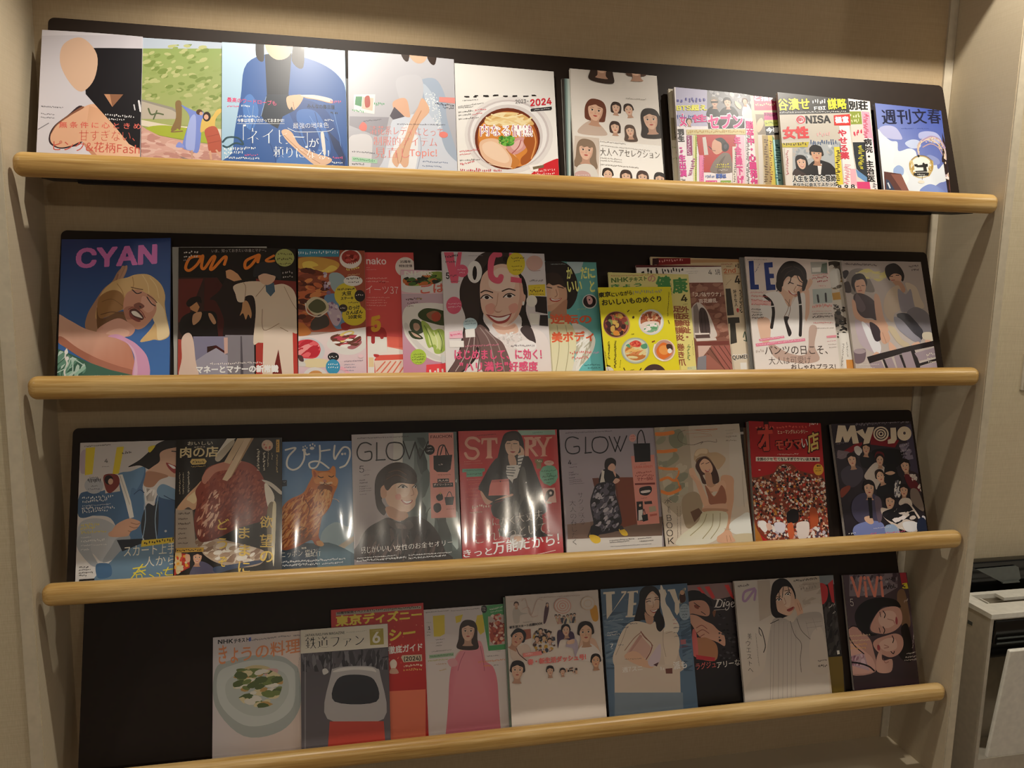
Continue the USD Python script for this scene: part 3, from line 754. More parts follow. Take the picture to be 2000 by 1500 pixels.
T 1d1b1a 249 454 109 15 0 66|j7|謀略
T e8dc30 254 459 101 14 0 58|j3|謀略
K f4f0ec 174 477 74 11 0 29 6
T f4f0ec 181 450 61 9 0 18|i4|FBI
K f4f0ec 1 417 348 39 0 9 40
T 1d1b1c 132 378 130 15 0 40|i4|NISA
T ffffff 285 393 73 10 0 35|j5|極意
T b84450 89 383 34 5 0 23|j3|新
K 5a4a14 6 254 121 16 0 18 10
K 5a6a8a 144 268 140 19 0 32 12
T ffffff 33 77 229 20 0 39|j9|人生を変えた恩師
T 1a1818 36 80 224 20 0 33|j4|人生を変えた恩師
T ffffff 33 55 232 21 0 24|j8|あなたに会えてよかった
T 1a1818 36 58 227 21 0 19|j3|あなたに会えてよかった
T d23a50 294 214 47 4 0 149|j5v|やせる薬
K 3a2a20 253 82 18 179 29 0 18
K d86a80 297 91 11 102 39 0 15
K b03a48 5 112 11 126 17 0 18
E f4eeea 309 76 56 4 -2 -16
T 1a1818 264 62 90 11 0 22|i3|8 9 8
@0 0.7090 -0.0137 -3.20 0.0588 0.2650 0.0175 0.00 0.0060 ead6d8 flat 0 satin|magazine|weekly magazine with pink edge column of black lettering, beside the capped couple|
# cover_photo
P e2dad0 -37 612 201 643 144 44 -86 22
P f2ece6 -17 528 115 539 113 481 -15 463
P 8c9a3c -2 463 64 471 65 405 -1 396
P e9a6bc 67 472 109 473 133 69 78 63
P f6ecec 70 334 111 338 133 69 81 64
P ded6cc -1 396 68 406 69 321 -1 309
P 2a3038 2 305 72 314 70 126 14 172
P 6a96c8 10 172 71 133 75 101 17 134
P e0447c 8 107 77 114 79 76 11 70
# headline
T 1a1818 -1 471 105 11 0 48|j5|別荘
K f4f0c0 2 431 57 8 0 24 4
K e8e4b0 7 405 48 7 0 23 4
K d2425c -6 332 72 12 0 40 4
K e8dc3a 21 173 11 124 40 0 15
K c23050 63 336 11 126 34 0 18
T 1a1818 64 113 45 4 0 219|j4v|病院・主治医
K 4a4444 89 73 4 39 26 0 6
@0 0.7849 -0.0077 -2.40 0.1832 0.2515 0.0180 0.63 0.0080 6d80c6 roll 0.003 satin|magazine|blue weekly magazine with painted clouds and a sewing machine medallion|
# cover_photo
P 94a2d8,3f55aa,-10,255,287,482 -34 543 524 602 448 32 -91 -8
S b9bce2 10 375 53 392 101 384 129 333 101 324 53 326 13 342
S e4ebf2 -5 360 27 340 65 314 99 311 101 265 158 283 192 273 208 235 293 242 307 191 346 221 350 142 305 119 260 89 201 59 129 34 -8 23 -17 190
S c4d0ec 140 308 178 331 219 328 222 296 172 285
S b0b6e0 224 369 268 383 324 378 347 340 303 323 248 338 221 342
S f2f5f6 11 322 57 300 80 263 66 197 118 175 140 125 109 97 60 144 8 166
S 9cb4e0 63 170 93 192 118 175 108 142 66 138
S 8f9cd2 236 237 267 260 314 244 318 218 260 207
S 7f94d2 196 78 248 108 296 98 334 69 269 51 200 52
P 5d342e 10 153 101 148 141 47 4 37
P 8a5548 46 143 101 146 137 57 104 51
P 33415c 16 115 32 110 64 54 12 44
P d8dde6 21 96 28 100 38 72 31 68
P 2b1d20 357 388 371 309 407 199 431 57 349 50 343 220
P 4a2a24 366 156 387 152 410 62 360 58
S e8d2c0 357 169 369 182 375 164 379 144 351 145
E f2ece4 353 154 11 1 -1 -7
# masthead|dark brush characters
T 131a3c 28 394 332 37 0 80|j2m|週刊文春
K 33458e 128 380 70 8 0 7 10
K 33458e 216 389 67 5 0 7 10
# keychain_beads
C cdb8b4 9.5 211 248 208 294 233 330 285 351 333 342 360 301 360 248
C e3cba8 6.1 207 274 225 316 270 340 311 330 342 300 357 255
C a994b8 6.2 225 322 286 358 341 346 364 308
C c0a0a4 5.5 236 297 281 318 321 305 345 267
R e8d8b8:b89a78:d8c0c8 12 40 2.7 5.4 1 0 204 261 206 307 234 336 285 355 341 346 365 289 347 287 303 323 246 318 220 276
# medallion|round white medallion with a sewing machine emblem
E f4f0e6 214 193 64 5 -7 -58
E cbb37c 214 193 64 5 -7 -58
E f4f0e6 214 193 59 5 -6 -53
C c2a25c 9.5 160 211 154 178 170 147
C c2a25c 9.5 273 221 273 188 250 153
R b8964e:d8c48c 8 26 3.4 6.1 2 60 154 217 171 219 177 147 163 146 149 178
R b8964e:d8c48c 9 26 3.4 6.1 2 120 266 227 283 228 278 188 255 154 243 153
C 8a7858 3.4 165 225 188 243 217 252 251 249 274 234
E 2a2a26 206 248 6 0 -1 -7
P 1d1d1b 178 204 194 206 197 200 222 205 223 213 231 217 236 210 251 212 251 198 242 195 243 178 224 174 225 192 189 189 186 193 178 192
P 1d1d1b 180 170 244 178 245 171 179 164
P 1d1d1b 168 156 186 162 236 168 254 166 247 151 183 143 170 146
K f4f0e6 187 147 44 5 0 11 5
L 6a5a4a 2.7 214 145 212 129
E e8e0d0 205 116 18 1 -1 -8
# figurine
E c3aeb6 350 162 6 0 -1 -8
E f4ecec 359 153 9 1 -1 -8
E e4d4c8 368 173 6 1 -1 -6
E c8a48c 366 163 5 0 -1 -9
E 5c3a34 365 117 7 1 -4 -33
E 5c3a34 373 98 6 0 -3 -26
E f2ecec 351 150 7 1 -1 -5
E d8b8a0 374 175 5 0 -1 -7
E 2a1a1a 342 247 6 0 -3 -20
E 2a1a1a 349 287 4 0 -3 -27
E e6d0b4 354 256 6 1 -1 -9
E dcb8b0 331 299 6 1 -1 -5
E e6d0b4 355 228 4 0 -1 -7
E b094a8 354 308 6 1 -1 -8
@0 0.0125 -0.0123 -1.50 0.0364 0.2700 0.0070 0.79 0.0060 38322e flat 0 satin|magazine|dark book with a teal edge between the ramen magazine and hair catalogue|
# cover_photo
P 8fa8a4 16 811 52 815 23 42 5 41
P c9d6d0 34 813 49 815 22 42 14 41
P 5a6a68 16 811 22 812 11 41 5 41
@0 0.2612 -0.0117 -1.50 0.1472 0.2580 0.0135 0.00 0.0060 cfc7b0 flat 0 satin|magazine|spare magazine behind the magenta weekly, showing a narrow green-grey left edge|
# cover_photo
P cfc6ae 2 737 214 761 159 42 -45 28
P 8f8566 3 374 29 376 24 268 0 265
# small_print
K 4a4430 14 276 9 92 16 0 8
K 8a9a60 0 225 25 3 0 12 4
K 8a9a60 -1 172 25 3 0 12 4
K c88a90 15 202 12 2 0 12 3
@0 -0.5675 -0.0123 -0.44 0.1223 0.2360 0.0060 0.00 0.0050 1b191b flat 0 satin|magazine|dark spare book seen as a thin black gap right of the navy denim magazine|
@1 -1.0076 -0.0143 0.68 0.2088 0.3068 0.0090 1.10 0.0050 2c3e7c lift 0.012 satin|magazine|blue magazine with pink block letters over a laughing blonde woman|
# cover_photo
P 2a3a74,4a7fc8,133,609,286,64 -30 651 446 656 450 -45 -19 -30
S b98d70 98 242 103 297 129 350 161 403 194 435 213 473 236 497 251 495 244 465 223 424 186 371 154 307 139 223
S 8a5f48 149 302 172 360 204 414 214 398 177 350 154 276
C c99a80 10.2 213 441 227 478 234 495
C c99a80 8.2 228 446 242 478 247 497
C a87860 6.1 206 424 215 462
S e4bf84 252 450 281 461 324 462 354 446 384 413 398 370 397 332 404 283 417 214 407 192 381 183 357 187 333 182 304 183 346 236 356 278 282 327 216 307 140 276 139 334 152 382 180 419 213 441
S f4dcae 360 348 392 316 402 273 415 211 395 190 371 188 366 241 351 279
S 7a5330 139 329 159 281 216 307 254 296 246 232 216 264 174 254 151 228 140 255
S a87a48 148 371 195 398 233 381 244 328 206 302 154 281 140 318
C 6f4a2a 3.5 154 297 196 307 240 296
C 8a6238 3.0 157 350 195 360 239 328
C c89a60 3.6 213 424 233 392 244 349
C c89a60 3.6 271 451 276 419 267 392
C f0d49c 3.6 310 457 330 419 335 381
C f0d49c 3.6 339 446 364 408 374 359
S d69a80 239 349 253 387 291 397 325 381 355 359 365 321 360 294 341 263 313 236 284 234 255 264 240 306
S b87a62 240 317 254 328 278 327 302 306 283 279 254 274 244 290
S e6b09a 311 370 345 348 355 316 331 300 307 327
S 5a2c26 263 313 283 319 305 300 317 279 307 269 283 279 265 296
S f6eee4 269 306 288 306 312 279 300 281 278 291
S 8c4038 261 306 278 285 305 267 293 263 266 282
C 8a3a34 3.0 258 316 278 324 307 306 322 279
S 8a5244 278 335 299 343 319 327 302 315 283 322
E 3a2420 303 325 4 -3 -1 -3
C 2c1c1a 4.1 272 397 289 381 306 385
C 2c1c1a 4.1 328 365 345 338 360 327
C 7a5236 3.6 267 408 291 401 311 397
C 7a5236 3.6 330 375 355 354 366 340
S e0a894 140 223 155 249 216 280 259 261 284 234 265 205 217 206 174 217
S f0c0ac 174 217 217 238 260 227 255 206 208 196
S e9b9a4,d08a70,94,224,191,92 -11 299 37 277 94 242 151 223 198 209 256 174 281 116 284 38 239 57 182 74 106 112 40 157 -8 200
S b87660 -7 194 40 155 106 109 182 71 239 54 282 38 281 64 220 86 144 119 72 162 11 210
S e6a9d0 182 207 217 214 256 195 294 168 333 115 340 36 279 38 284 116 261 169 218 196
S f0c4e0 237 195 280 153 295 89 294 37 282 38 284 116 261 169
P 45705e -7 40 -6 163 40 142 111 104 191 71 287 43 287 32
R a9d4c0:6f9f8a:cfe8dc 3 26 3.9 7.8 5 60 3 148 45 131 97 99 94 58 11 50
C f4f4ee 6.4 31 158 27 127 35 101 26 70 29 50
E ffffff 30 147 7 0 0 -10
E ffffff 35 121 6 0 0 -9
C c8e4d8 4.4 46 121 33 85 1 66
C c8e4d8 4.4 55 116 56 64
C c8e4d8 4.4 64 115 93 94
# masthead|pink block letters
T e682cc 55 489 311 14 0 87|i5|CYAN
# small_print
K f4f4f4 136 43 103 -3 0 8 20
@1 -0.7931 -0.0136 1.80 0.1877 0.2951 0.0080 0.00 0.0060 c9c5bb flat 0 satin|magazine|spare magazine behind the black one, showing a narrow white left edge|
@1 -0.7852 -0.0161 0.67 0.2334 0.2946 0.0150 0.00 0.0060 171416 bow 0.003 film|magazine|black magazine with orange script letters and figures in dark and beige suits|
# cover_photo
P 3a2422 -7 460 152 459 162 33 -9 36
P 6a2a26 -2 453 97 454 34 280 -1 269
P 4a1c1c 102 454 152 458 233 333 221 31 98 225
P 7c2c28 305 454 481 444 473 25 301 29
P b84a40 0 200 44 194 59 35 -4 36
P b84038 302 212 333 212 331 29 301 29
P c8443c 446 233 477 243 473 25 447 26
P e8b4a8 302 196 328 202 328 191 302 185
S 1b1719 9 280 38 307 73 312 142 311 152 246 147 171 58 183 9 226
S 261c1e 122 366 162 404 193 465 254 449 284 404 303 311 302 191 182 192 177 279 147 355
P 8e8890 182 214 295 212 296 29 191 32
P 5a545c 242 208 247 208 253 30 241 31
P 8a86a0 58 210 182 208 192 138 147 171 112 166 112 129 68 103
P a9a4b4 68 109 112 140 147 160 192 128 191 32 78 34
S ecd0c0 14 200 39 226 58 199 68 109 78 34 6 36 15 120
P d8b0a4 177 203 192 203 192 138 179 133
S c9976a 253 355 271 355 286 311 283 283 273 300 263 278 253 305 240 295 248 322
P d9a276 185 487 208 498 233 474 249 449 218 442 188 457
S 1c1618 173 482 183 504 213 515 244 493 254 460 233 474 203 493
P c48d60 43 339 70 358 83 333 73 309 48 323
S 1c1618 31 350 48 372 83 377 90 350 73 355 43 334
S c99a76 58 301 90 312 85 279 58 258
S c99a76 117 306 132 301 147 268 137 260 122 284
S e4cfb6,f0e0cc,387,444,407,59 215 421 254 438 315 443 366 427 418 432 459 399 473 310 469 221 435 227 430 178 333 179 312 180 292 180 303 311 294 377 263 377 258 355 233 355 223 388
P f0dccb 333 234 449 238 450 26 407 27 391 151 361 28 326 29
C a88c74 2.7 254 438 264 415 258 355
C a88c74 2.7 304 377 330 410 346 432
C a88c74 2.7 329 322 333 234 395 261
C a88c74 2.7 430 227 400 244
C a88c74 2.2 418 421 448 354 468 321
P 4a6276 343 427 377 438 381 399 363 377 345 399
S e0b79a 315 466 346 483 382 472 377 444 351 427 325 438
S 26282e 297 460 300 505 331 527 373 528 403 500 405 449 382 466 367 471 336 477
# masthead|orange script letters
C ee8430 11.6 95 550 47 544 28 503 42 489 72 514 95 553 90 506 102 498 132 545 143 545 125 498 137 498 175 543 188 546 180 515
C ee8430 11.9 316 558 267 532 264 499 287 513 319 558 313 527
C ee8430 9.8 378 556 347 536 357 530 378 533
# badge
E b4b86c 422 548 39 0 -1 -39
K 55502a 394 559 60 1 0 11 8
K 55502a 391 536 63 1 0 15 8
K 55502a 396 517 50 0 0 10 8
# headline
T ffffff 70 55 320 -2 0 33|j4|マネーとマナーの新常識
# small_print
K d8cfc8 17 562 62 1 0 13 6
K d8cfc8 17 544 60 1 0 13 6
K 9a908c 17 530 30 0 0 11 4
T a9a09c 130 566 217 6 0 15|j1|いま、知っておきたいお金とマナー。
K c0b8b4 411 475 44 3 0 15 5
K c0b8b4 413 458 42 3 0 13 5
K f8f0ec 123 89 213 1 0 12 28
@1 -0.5511 -0.0162 -0.24 0.1391 0.2967 0.0160 0.00 0.0050 b9a49c flat 0 satin|magazine|food magazine with a blue strip on top and yellow double badge over dishes|
# cover_photo
P a8543a -7 596 290 604 283 232 -8 230
S d8a24a -3 549 67 560 146 548 172 525 137 491 66 499 -3 511
S f0d060 18 531 53 541 84 523 58 513 97 500 137 524 163 510 119 491 53 494 27 503
S 8a4630 1 469 49 484 92 457 101 411 61 387 5 395
R c86a40:7a3820:d88a50:5a2a1c 3 70 6.3 13.5 2 0 -3 488 97 495 127 444 118 350 82 258 0 239
S 9fb4b8 128 481 163 492 194 469 198 426 162 402 136 425
S 6a8fb4 109 387 153 398 197 361 179 305 196 259 156 245 126 295 113 341
S c8b2c0 118 350 148 356 179 305 160 258 134 277
R b8a0b8:d8c8cc:8a6a8a 5 24 5.4 10.0 1 0 101 476 128 472 170 305 160 258 126 314
S d0c2a0 31 349 61 382 105 373 126 341 109 309 65 304
S 5a5a3a 42 345 74 373 105 360 113 332 83 313 52 322
S 4a4038 52 271 82 304 117 300 126 263 95 244 56 239
S c87a3a -6 266 26 262 52 226 5 212
C e8dccc 4.5 29 354 39 313 82 297 122 323
P f0e2e0,e4c4d2,82,212,81,40 -8 210 82 219 195 240 288 255 293 30 -9 32
S e8e4e0 116 171 138 212 195 231 266 245 287 208 273 162 229 135 168 137
S 8a4a30 134 208 178 222 230 213 221 176 186 167 151 176
S f0d880 169 217 204 236 230 231 212 208 177 185
S b06a70 195 190 239 208 260 185 229 158 199 162
R f4f0ec:c0485a:6a3a2a 8 30 3.6 7.1 4 20 134 212 213 231 256 213 247 176 194 162 147 180
S a0302c 174 263 196 273 213 259 204 240 182 240
S d8d8dc -6 185 39 207 90 185 107 144 81 103 21 95 -6 117
S e0404c -4 185 39 198 77 185 90 153 73 121 30 117 -4 131
R f06a70:f8a0a0:c82838 6 34 7.0 11.4 3 30 -2 185 39 196 77 183 88 153 68 124 0 131
S ecdcb0 26 108 73 117 120 108 115 81 30 81
S e8e4e4 25 45 38 72 72 79 107 63 111 40
S d89a58 38 43 55 63 85 63 98 43
S e0dcd8 -6 122 17 112 30 86 0 86
S 5a3a3a 0 131 17 126 21 104 4 108
C f4b8c8 13.3 163 76 184 71 210 44
# masthead|pale blue title strip
P 4a94b0 -8 592 173 600 170 563 -8 558
K f2f6f8 -1 567 169 10 0 16 18
# inset_photo
E f0e4dc 219 555 47 1 -1 -44
E a83830 219 562 38 1 0 -31
R c85048:7a2018:d87060 2 20 5.5 10.1 1 0 191 573 249 574 248 546 199 540
# badge|fat yellow double circle
E dcc83c 197 394 48 1 -1 -52
E e0c830 231 305 51 1 -1 -46
P dcc83c 162 360 215 417 250 380 259 343 196 291
K 2c2c1c 162 411 73 3 0 17 10
T 2c2c1c 180 389 40 3 0 19|j4|大豆
T 2c2c1c 175 370 53 3 0 14|j3|ステーキ
K 4a4a2c 206 356 49 1 0 8 8
T 2c2c1c 207 326 47 5 0 19|j4|のっけ
T 2c2c1c 196 305 71 8 0 17|j4|さんぱん
T 2c2c1c 205 287 57 5 0 17|j4|10変化
E 2c2224 255 390 22 0 0 -26
K d8c8c0 237 389 36 3 0 9 4
E f2ece4 228 456 40 1 0 -23
E 3c302c 185 335 18 0 0 -17
K f0e4d8 172 330 26 3 0 9 3
E 262428 142 124 23 0 0 -18
K f4f0ec 124 117 35 2 0 11 4
E 3c9cc8 140 81 29 0 0 -32
K f4f8fa 120 85 41 2 0 10 5
K f4f8fa 120 72 43 2 0 10 5
# small_print
K f4ece0 185 518 76 14 0 16 10
K f0e070 199 499 58 11 0 14 6
K 3a302c 198 459 62 6 0 11 8
K 3a302c 207 445 49 3 0 9 6
K f0dca0 205 478 51 6 0 7 8
K 7a6a80 187 101 77 4 0 6 16
K 6a7a98 187 87 41 2 0 5 10
K 6a7a98 187 76 46 1 0 5 10
K 6a7a98 186 62 41 1 0 5 10
E f4d0d8 255 126 11 0 0 -9
@1 -0.4341 -0.0147 1.00 0.1342 0.2927 0.0100 0.00 0.0050 d8504e flat 0 satin|magazine|coral pink sweets magazine with cake slices and a gold numeral five|
# cover_photo
P dc5552 -2 612 319 615 288 20 -23 29
P f08a78 139 209 211 194 202 23 131 25
P e86a58 139 209 211 203 204 157 142 163
S a82c2c 52 248 74 255 100 250 127 245 137 209 108 205 72 206 51 211
P f2efe8 55 211 137 205 136 135 100 131 81 109 78 40 50 41
C b03434 15.5 79 210 78 185
C b03434 15.5 117 214 116 205
P f4ece4 137 163 208 147 207 129 86 127 91 136 136 140
P e86050 86 125 207 129 206 101 90 99
P f4dccc 81 104 206 106 203 37 83 40
L e87a62 5.4 88 58 125 98
L e87a62 5.4 105 48 148 98
L e87a62 5.4 127 43 170 97
L e87a62 5.4 149 38 192 97
L e87a62 5.4 176 37 205 78
S c83838 79 132 100 129 97 120 82 120
P f0d8a8 57 118 77 118 78 77 56 77
# masthead
T fbe8e4 63 531 86 -1 0 30|i2|nako
# numeral|gold numeral five
T e0a830 72 225 42 10 0 70|i8|5
# headline
T fbe8e4 58 402 137 -6 0 34|j-1|イーツ37
# badge
E f0e2d8 231 519 44 0 -2 -45
T 5a4a44 208 536 48 1 0 13|j2|35周年
T 5a4a44 203 517 58 1 0 13|j2|特別定価
# small_print
K f4c0b8 62 514 16 0 0 4 4
K f4c0b8 61 505 45 0 0 4 10
K f4d0c8 60 464 91 0 0 8 14
K f4d0c8 59 450 97 0 0 7 16
K 8a2020 113 445 29 0 0 11 4
K f4c0b8 59 379 97 -1 0 6 18
K f4c0b8 58 367 79 -1 0 6 14
K f4c0b8 58 356 88 -1 0 6 16
K f4c0b8 57 344 83 -1 0 6 16
K f4c0b8 57 327 20 0 0 5 4
@1 -0.3346 -0.0164 -0.16 0.1370 0.2552 0.0150 0.00 0.0040 d9a4b8 flat 0 satin|magazine|cookery textbook with green stuffed peppers on a white plate|
# cover_photo
P e8c2cc -13 506 252 512 248 395 -15 391
P cfb4c0,d08aa8,76,378,65,41 -2 401 248 405 233 26 -7 28
S e4e0dc -9 477 47 493 149 509 252 492 249 424 146 408 44 407 -1 420
S c0562c 18 459 46 474 83 460 68 440 22 440
S 2c3c24 74 469 116 485 157 466 119 446 78 450
S 8aa044 97 489 149 505 182 500 180 466 138 451
R 4a6a2c:c87038:2a3020:9ab050 3 30 6.6 12.2 2 0 14 473 102 489 172 486 166 456 100 441 22 440
S f0ece6 3 311 20 344 66 359 167 360 245 328 236 101 172 98 117 110 60 152 16 208 2 260
S dedad6 8 260 29 204 73 152 127 113 181 101 236 103 237 119 173 119 105 152 52 208 22 269
S 3c4a24 69 312 97 336 143 336 189 327 236 337 243 280 187 261 132 270 82 288
S 9a6a4c 106 312 143 327 170 308 151 279 119 289
S b04a34 128 308 157 322 165 289 137 279
S 43503a 31 264 45 288 73 284 90 260 89 232 62 222 39 236
S c09a84 49 269 68 269 76 251 62 236 49 246
S 3a4428 26 236 62 227 88 204 66 199 39 208
S d8b4a0 37 232 62 220 79 206 52 213
S a9c25c 82 279 109 270 131 241 159 246 181 232 188 166 164 138 137 138 128 166 110 162 97 199
S d8e49a 108 251 135 213 158 232 175 185 160 152 138 176 115 176
C 6a8a34 3.7 95 260 116 213 128 166
C 6a8a34 3.7 154 237 170 190 164 147
C eef2c8 3.3 135 232 148 194 146 157
E e8ecec 171 112 10 0 -1 -19
P f04850 98 87 185 94 183 36 95 36
# masthead
T f0eae0 15 485 121 2 0 20|i2|NHK
T e07060 83 402 166 17 0 43|j2|ごはん
# headline
T f0e8dc 74 483 65 3 0 21|j4|テキスト
K f4e8e0 106 41 73 4 0 32 4
# badge
E b4d04a 65 122 34 0 -1 -34
K 4a5a1c 45 129 41 2 0 7 8
K 4a5a1c 38 117 54 2 0 8 10
K 4a5a1c 38 106 54 2 0 9 8
K 4a5a1c 53 94 27 1 0 6 5
# small_print
K 4a3430 18 367 69 9 0 16 10
K d8b84a 66 376 25 3 0 7 4
K 5a4440 25 354 46 5 0 9 8
K 5a4440 24 342 27 3 0 7 6
@1 -0.2441 -0.0184 -0.00 0.2333 0.2983 0.0220 0.00 0.0065 e4dcdc bow 0.002 satin|magazine|white beauty magazine with rounded pink masthead over a smiling long-haired brunette|
# cover_photo
P dcd4d6,ece6e6,186,601,160,53 -22 620 510 633 480 22 -43 28
S 2b211e 215 603 282 608 310 584 298 539 363 486 378 407 366 329 388 247 403 175 356 189 339 233 334 310 203 357 171 290 197 237 158 213 135 119 58 45 3 46 52 129 85 261 92 308 72 385 84 452 143 502 156 570
S 3c2f2b 156 570 215 603 282 608 310 584 340 505 279 539 240 538 190 493 163 424 145 347 104 261 92 308 72 385 85 462
S f2e8e6 340 257 407 247 453 209 472 117 470 22 158 25 172 119 214 204 263 233 300 228
S e6c0ac 212 271 264 256 312 271 325 233 281 221 234 228
S cfa08c 212 266 264 254 312 266 306 249 263 240 221 247
S ecc6b2 164 444 181 493 230 533 279 543 326 520 348 476 360 427 351 363 334 315 308 281 274 259 236 261 199 285 172 318 163 366
S f4d8c8 209 483 249 523 297 519 323 470 311 426 244 416 206 435
S dfae9a 342 466 360 427 351 363 334 315 308 281 274 259 309 300 332 358 342 412
S e8a898 183 347 212 362 230 343 215 314 191 314
S e8a898 288 348 317 363 331 348 315 319 296 319
S e2b4a0 352 412 366 417 367 383 355 354 347 363
S 241b18 236 557 211 537 181 497 161 434 151 357 140 385 150 443 172 502 202 547 233 577
S 241b18 275 558 308 539 335 505 355 456 361 407 378 407 367 466 341 520 309 564 281 578
E f4f0ec 356 363 5 0 -1 -10
C 4a342c 5.7 167 410 187 419 219 411
C 4a342c 5.8 263 417 292 428 321 422
S f2eae6 171 386 190 397 216 386 194 379
S f2eae6 271 392 296 404 317 397 295 387
E 2c1c18 192 388 10 0 0 -8
E 2c1c18 294 396 11 0 0 -8
C 1d1412 4.3 165 383 176 395 195 400 218 385
C 1d1412 4.3 266 389 281 403 301 407 319 398
C d8a890 4.3 243 406 235 357 221 338
S cf9c88 220 335 232 326 248 325 258 333 248 320 231 319
S b24c48 188 309 219 302 242 299 276 307 298 314 284 285 260 271 231 270 208 285
S fdf8f4 200 304 228 297 257 298 291 309 275 290 251 281 227 283
C 8c3c3a 2.9 186 310 219 303 242 300 276 307 300 315
S 3b2e2a 72 375 84 443 123 487 152 492 158 424 159 347 141 261 102 213 84 119 21 50 3 50 47 120 84 232 92 299
S 7a5f5c 146 261 178 251 214 213 259 171 281 52 160 53 146 157 110 185
S 6a504e 89 237 131 247 137 166 106 96 58 54 12 55 62 143
C a89490 4.3 155 251 194 185 216 53
C a89490 4.3 178 242 231 175 253 53
C 5a4442 4.2 135 232 151 166 136 54
C c8b8b4 3.3 111 213 84 129 40 59
C c8b8b4 3.3 130 223 117 129 81 54
S 4a3c3c 335 242 360 262 388 247 403 185 384 189 357 209
R f8f4f2:dcd4d2 3 60 3.3 6.2 1 0 233 213 329 233 336 175 306 147 260 175
E fbf6f6 357 168 48 0 -2 -27
# masthead|rounded pink and white letters
P e8627c 10 593 53 594 58 524 72 594 90 595 66 452 37 452
C e8627c 24.4 260 587 243 588 220 562 214 493 227 469 251 464 261 484
C e8627c 24.4 252 585 233 582 219 537 216 493 232 469 251 469
P e8627c 305 485 354 478 354 456 303 460
P e8627c 303 594 320 593 313 505 299 504
E f2eeea 143 504 33 1 -2 -51
E 1d1616 143 499 10 0 -2 -33
# badge
E e8d23c 332 545 42 1 -3 -53
K 5a4e1c 312 566 61 4 0 10 10
K 5a4e1c 323 554 29 3 0 9 5
K 5a4e1c 312 529 49 3 0 7 8
K 5a4e1c 316 512 39 3 0 7 8
E e2607e 45 351 34 0 -2 -39
K f8d0d8 19 353 56 3 0 10 10
K f8d0d8 17 339 63 3 0 10 10
E e2607e 87 508 27 0 -1 -29
K f8d0d8 67 510 39 2 0 8 6
K f8d0d8 74 496 26 1 0 8 4
P e8d040 383 447 461 453 460 399 382 398
K 3a3014 390 412 61 5 0 16 8
K 3a3014 387 402 68 3 0 6 10
K 7a6a20 409 433 29 2 0 6 4
E c0d8e0 113 266 31 0 -1 -29
K 4a6a7a 91 275 45 4 0 7 8
K 4a6a7a 88 263 49 3 0 7 8
# inset_photo
P 2c2222 409 396 465 395 464 315 409 325
E f4efe6 395 374 25 0 -2 -27
P f2efe8 380 317 426 315 423 267 382 264
P 322a2a 430 310 465 310 464 259 423 262
E d9b0a4 418 551 39 1 -2 -35
P f6f2ee 89 242 131 247 132 209 90 206
P f8f4f0 18 195 81 192 81 164 19 163
# headline|large pink lettering
T e85c86 38 107 388 1 0 47|j3m|はじめまして、に効く!
T e85c86 58 55 347 0 0 45|j3m|"ハリ満ち"好感度
# small_print
K 4a4044 14 565 59 5 0 17 8
K 5a5054 15 543 47 3 0 11 6
T 3a3034 15 470 15 0 0 30|i2|5
K 5a5054 34 478 28 3 0 13 6
K 6a6064 33 456 42 2 0 5 10
K 9a9094 118 575 67 3 0 5 16
K 7a7478 391 462 64 3 0 12 10
K e2809a 21 225 53 5 0 12 10
K e2809a 21 213 53 2 0 8 10
P f4c0d0 19 232 77 237 78 204 20 202
K e0407a 22 211 52 7 0 13 8
K e2809a 86 162 150 7 0 12 22
K 8a8086 287 163 110 2 0 12 14
C c89890 2.5 385 531 404 514 443 517
@1 -0.0253 -0.0154 -0.29 0.1377 0.2811 0.0140 0.00 0.0050 5f9f9a flat 0 satin|magazine|teal wellness magazine with a man in a pale shirt and orange lettering|
# cover_photo
P 66a8a2,72ccd0,240,562,206,52 15 572 303 579 293 18 -16 20
P b8ccd0 134 560 215 564 196 511 151 500
S 2c2422 29 552 69 563 119 559 157 530 179 470 174 400 146 350 120 340 119 399 82 448 22 437
S d9ab8e 23 447 63 458 108 459 126 429 123 379 96 349 65 329 17 338
S e6bea2 27 437 73 448 90 408 73 369 23 358
S c08c70 66 339 123 384 120 330 117 280 53 280 40 314
S 3c2c26 26 497 76 508 105 489 122 439 93 453 63 448 43 457 22 437
C 2a1c18 4.0 32 440 57 435
C 2a1c18 4.0 85 442 112 436
C b88870 4.0 76 428 80 403 69 393
S b8483c 44 388 74 383 101 389 83 373 53 373
S fbf4ee 50 386 73 381 97 386 81 378 58 377
S e8e0b0,f4f0d0,96,261,84,67 23 285 63 295 102 285 140 261 166 202 141 115 125 19 -11 20 10 211
S f2efe6 141 271 190 261 237 222 245 183 221 125 167 67 144 19 120 19 146 115 166 193
R c8c4b0:fbfaf4 4 30 3.0 4.9 10 60 158 232 237 213 211 125 146 38
C c0b890 3.4 71 261 75 163 53 48
C c0b890 3.5 111 261 119 163 97 48
# masthead|pale yellow hiragana
T f0f090 130 478 28 4 0 56|j3|か
T f0f090 197 479 33 4 0 57|j3|だ
T f0f090 231 483 36 4 0 49|j3|に
T f0f090 130 417 70 6 0 50|j3|いい
T f0f090 237 418 24 3 0 55|j3|と
# inset_photo
E e4e0dc 232 375 35 1 -2 -34
E 2a1c22 231 375 30 0 -2 -29
S e8b4b4 219 396 234 401 246 386 242 366 227 361 220 376
E 2c1c20 231 383 4 0 0 -4
# headline|orange lettering
T ee6a44 42 268 193 2 0 45|j4|逆転の
T ee6a44 42 182 198 7 0 49|j4|美ボディ
# small_print
K d8e8e4 58 545 70 3 0 5 16
K f0e070 170 335 40 3 0 5 8
K e26a64 122 127 104 5 0 17 12
K e26a64 130 104 79 3 0 18 10
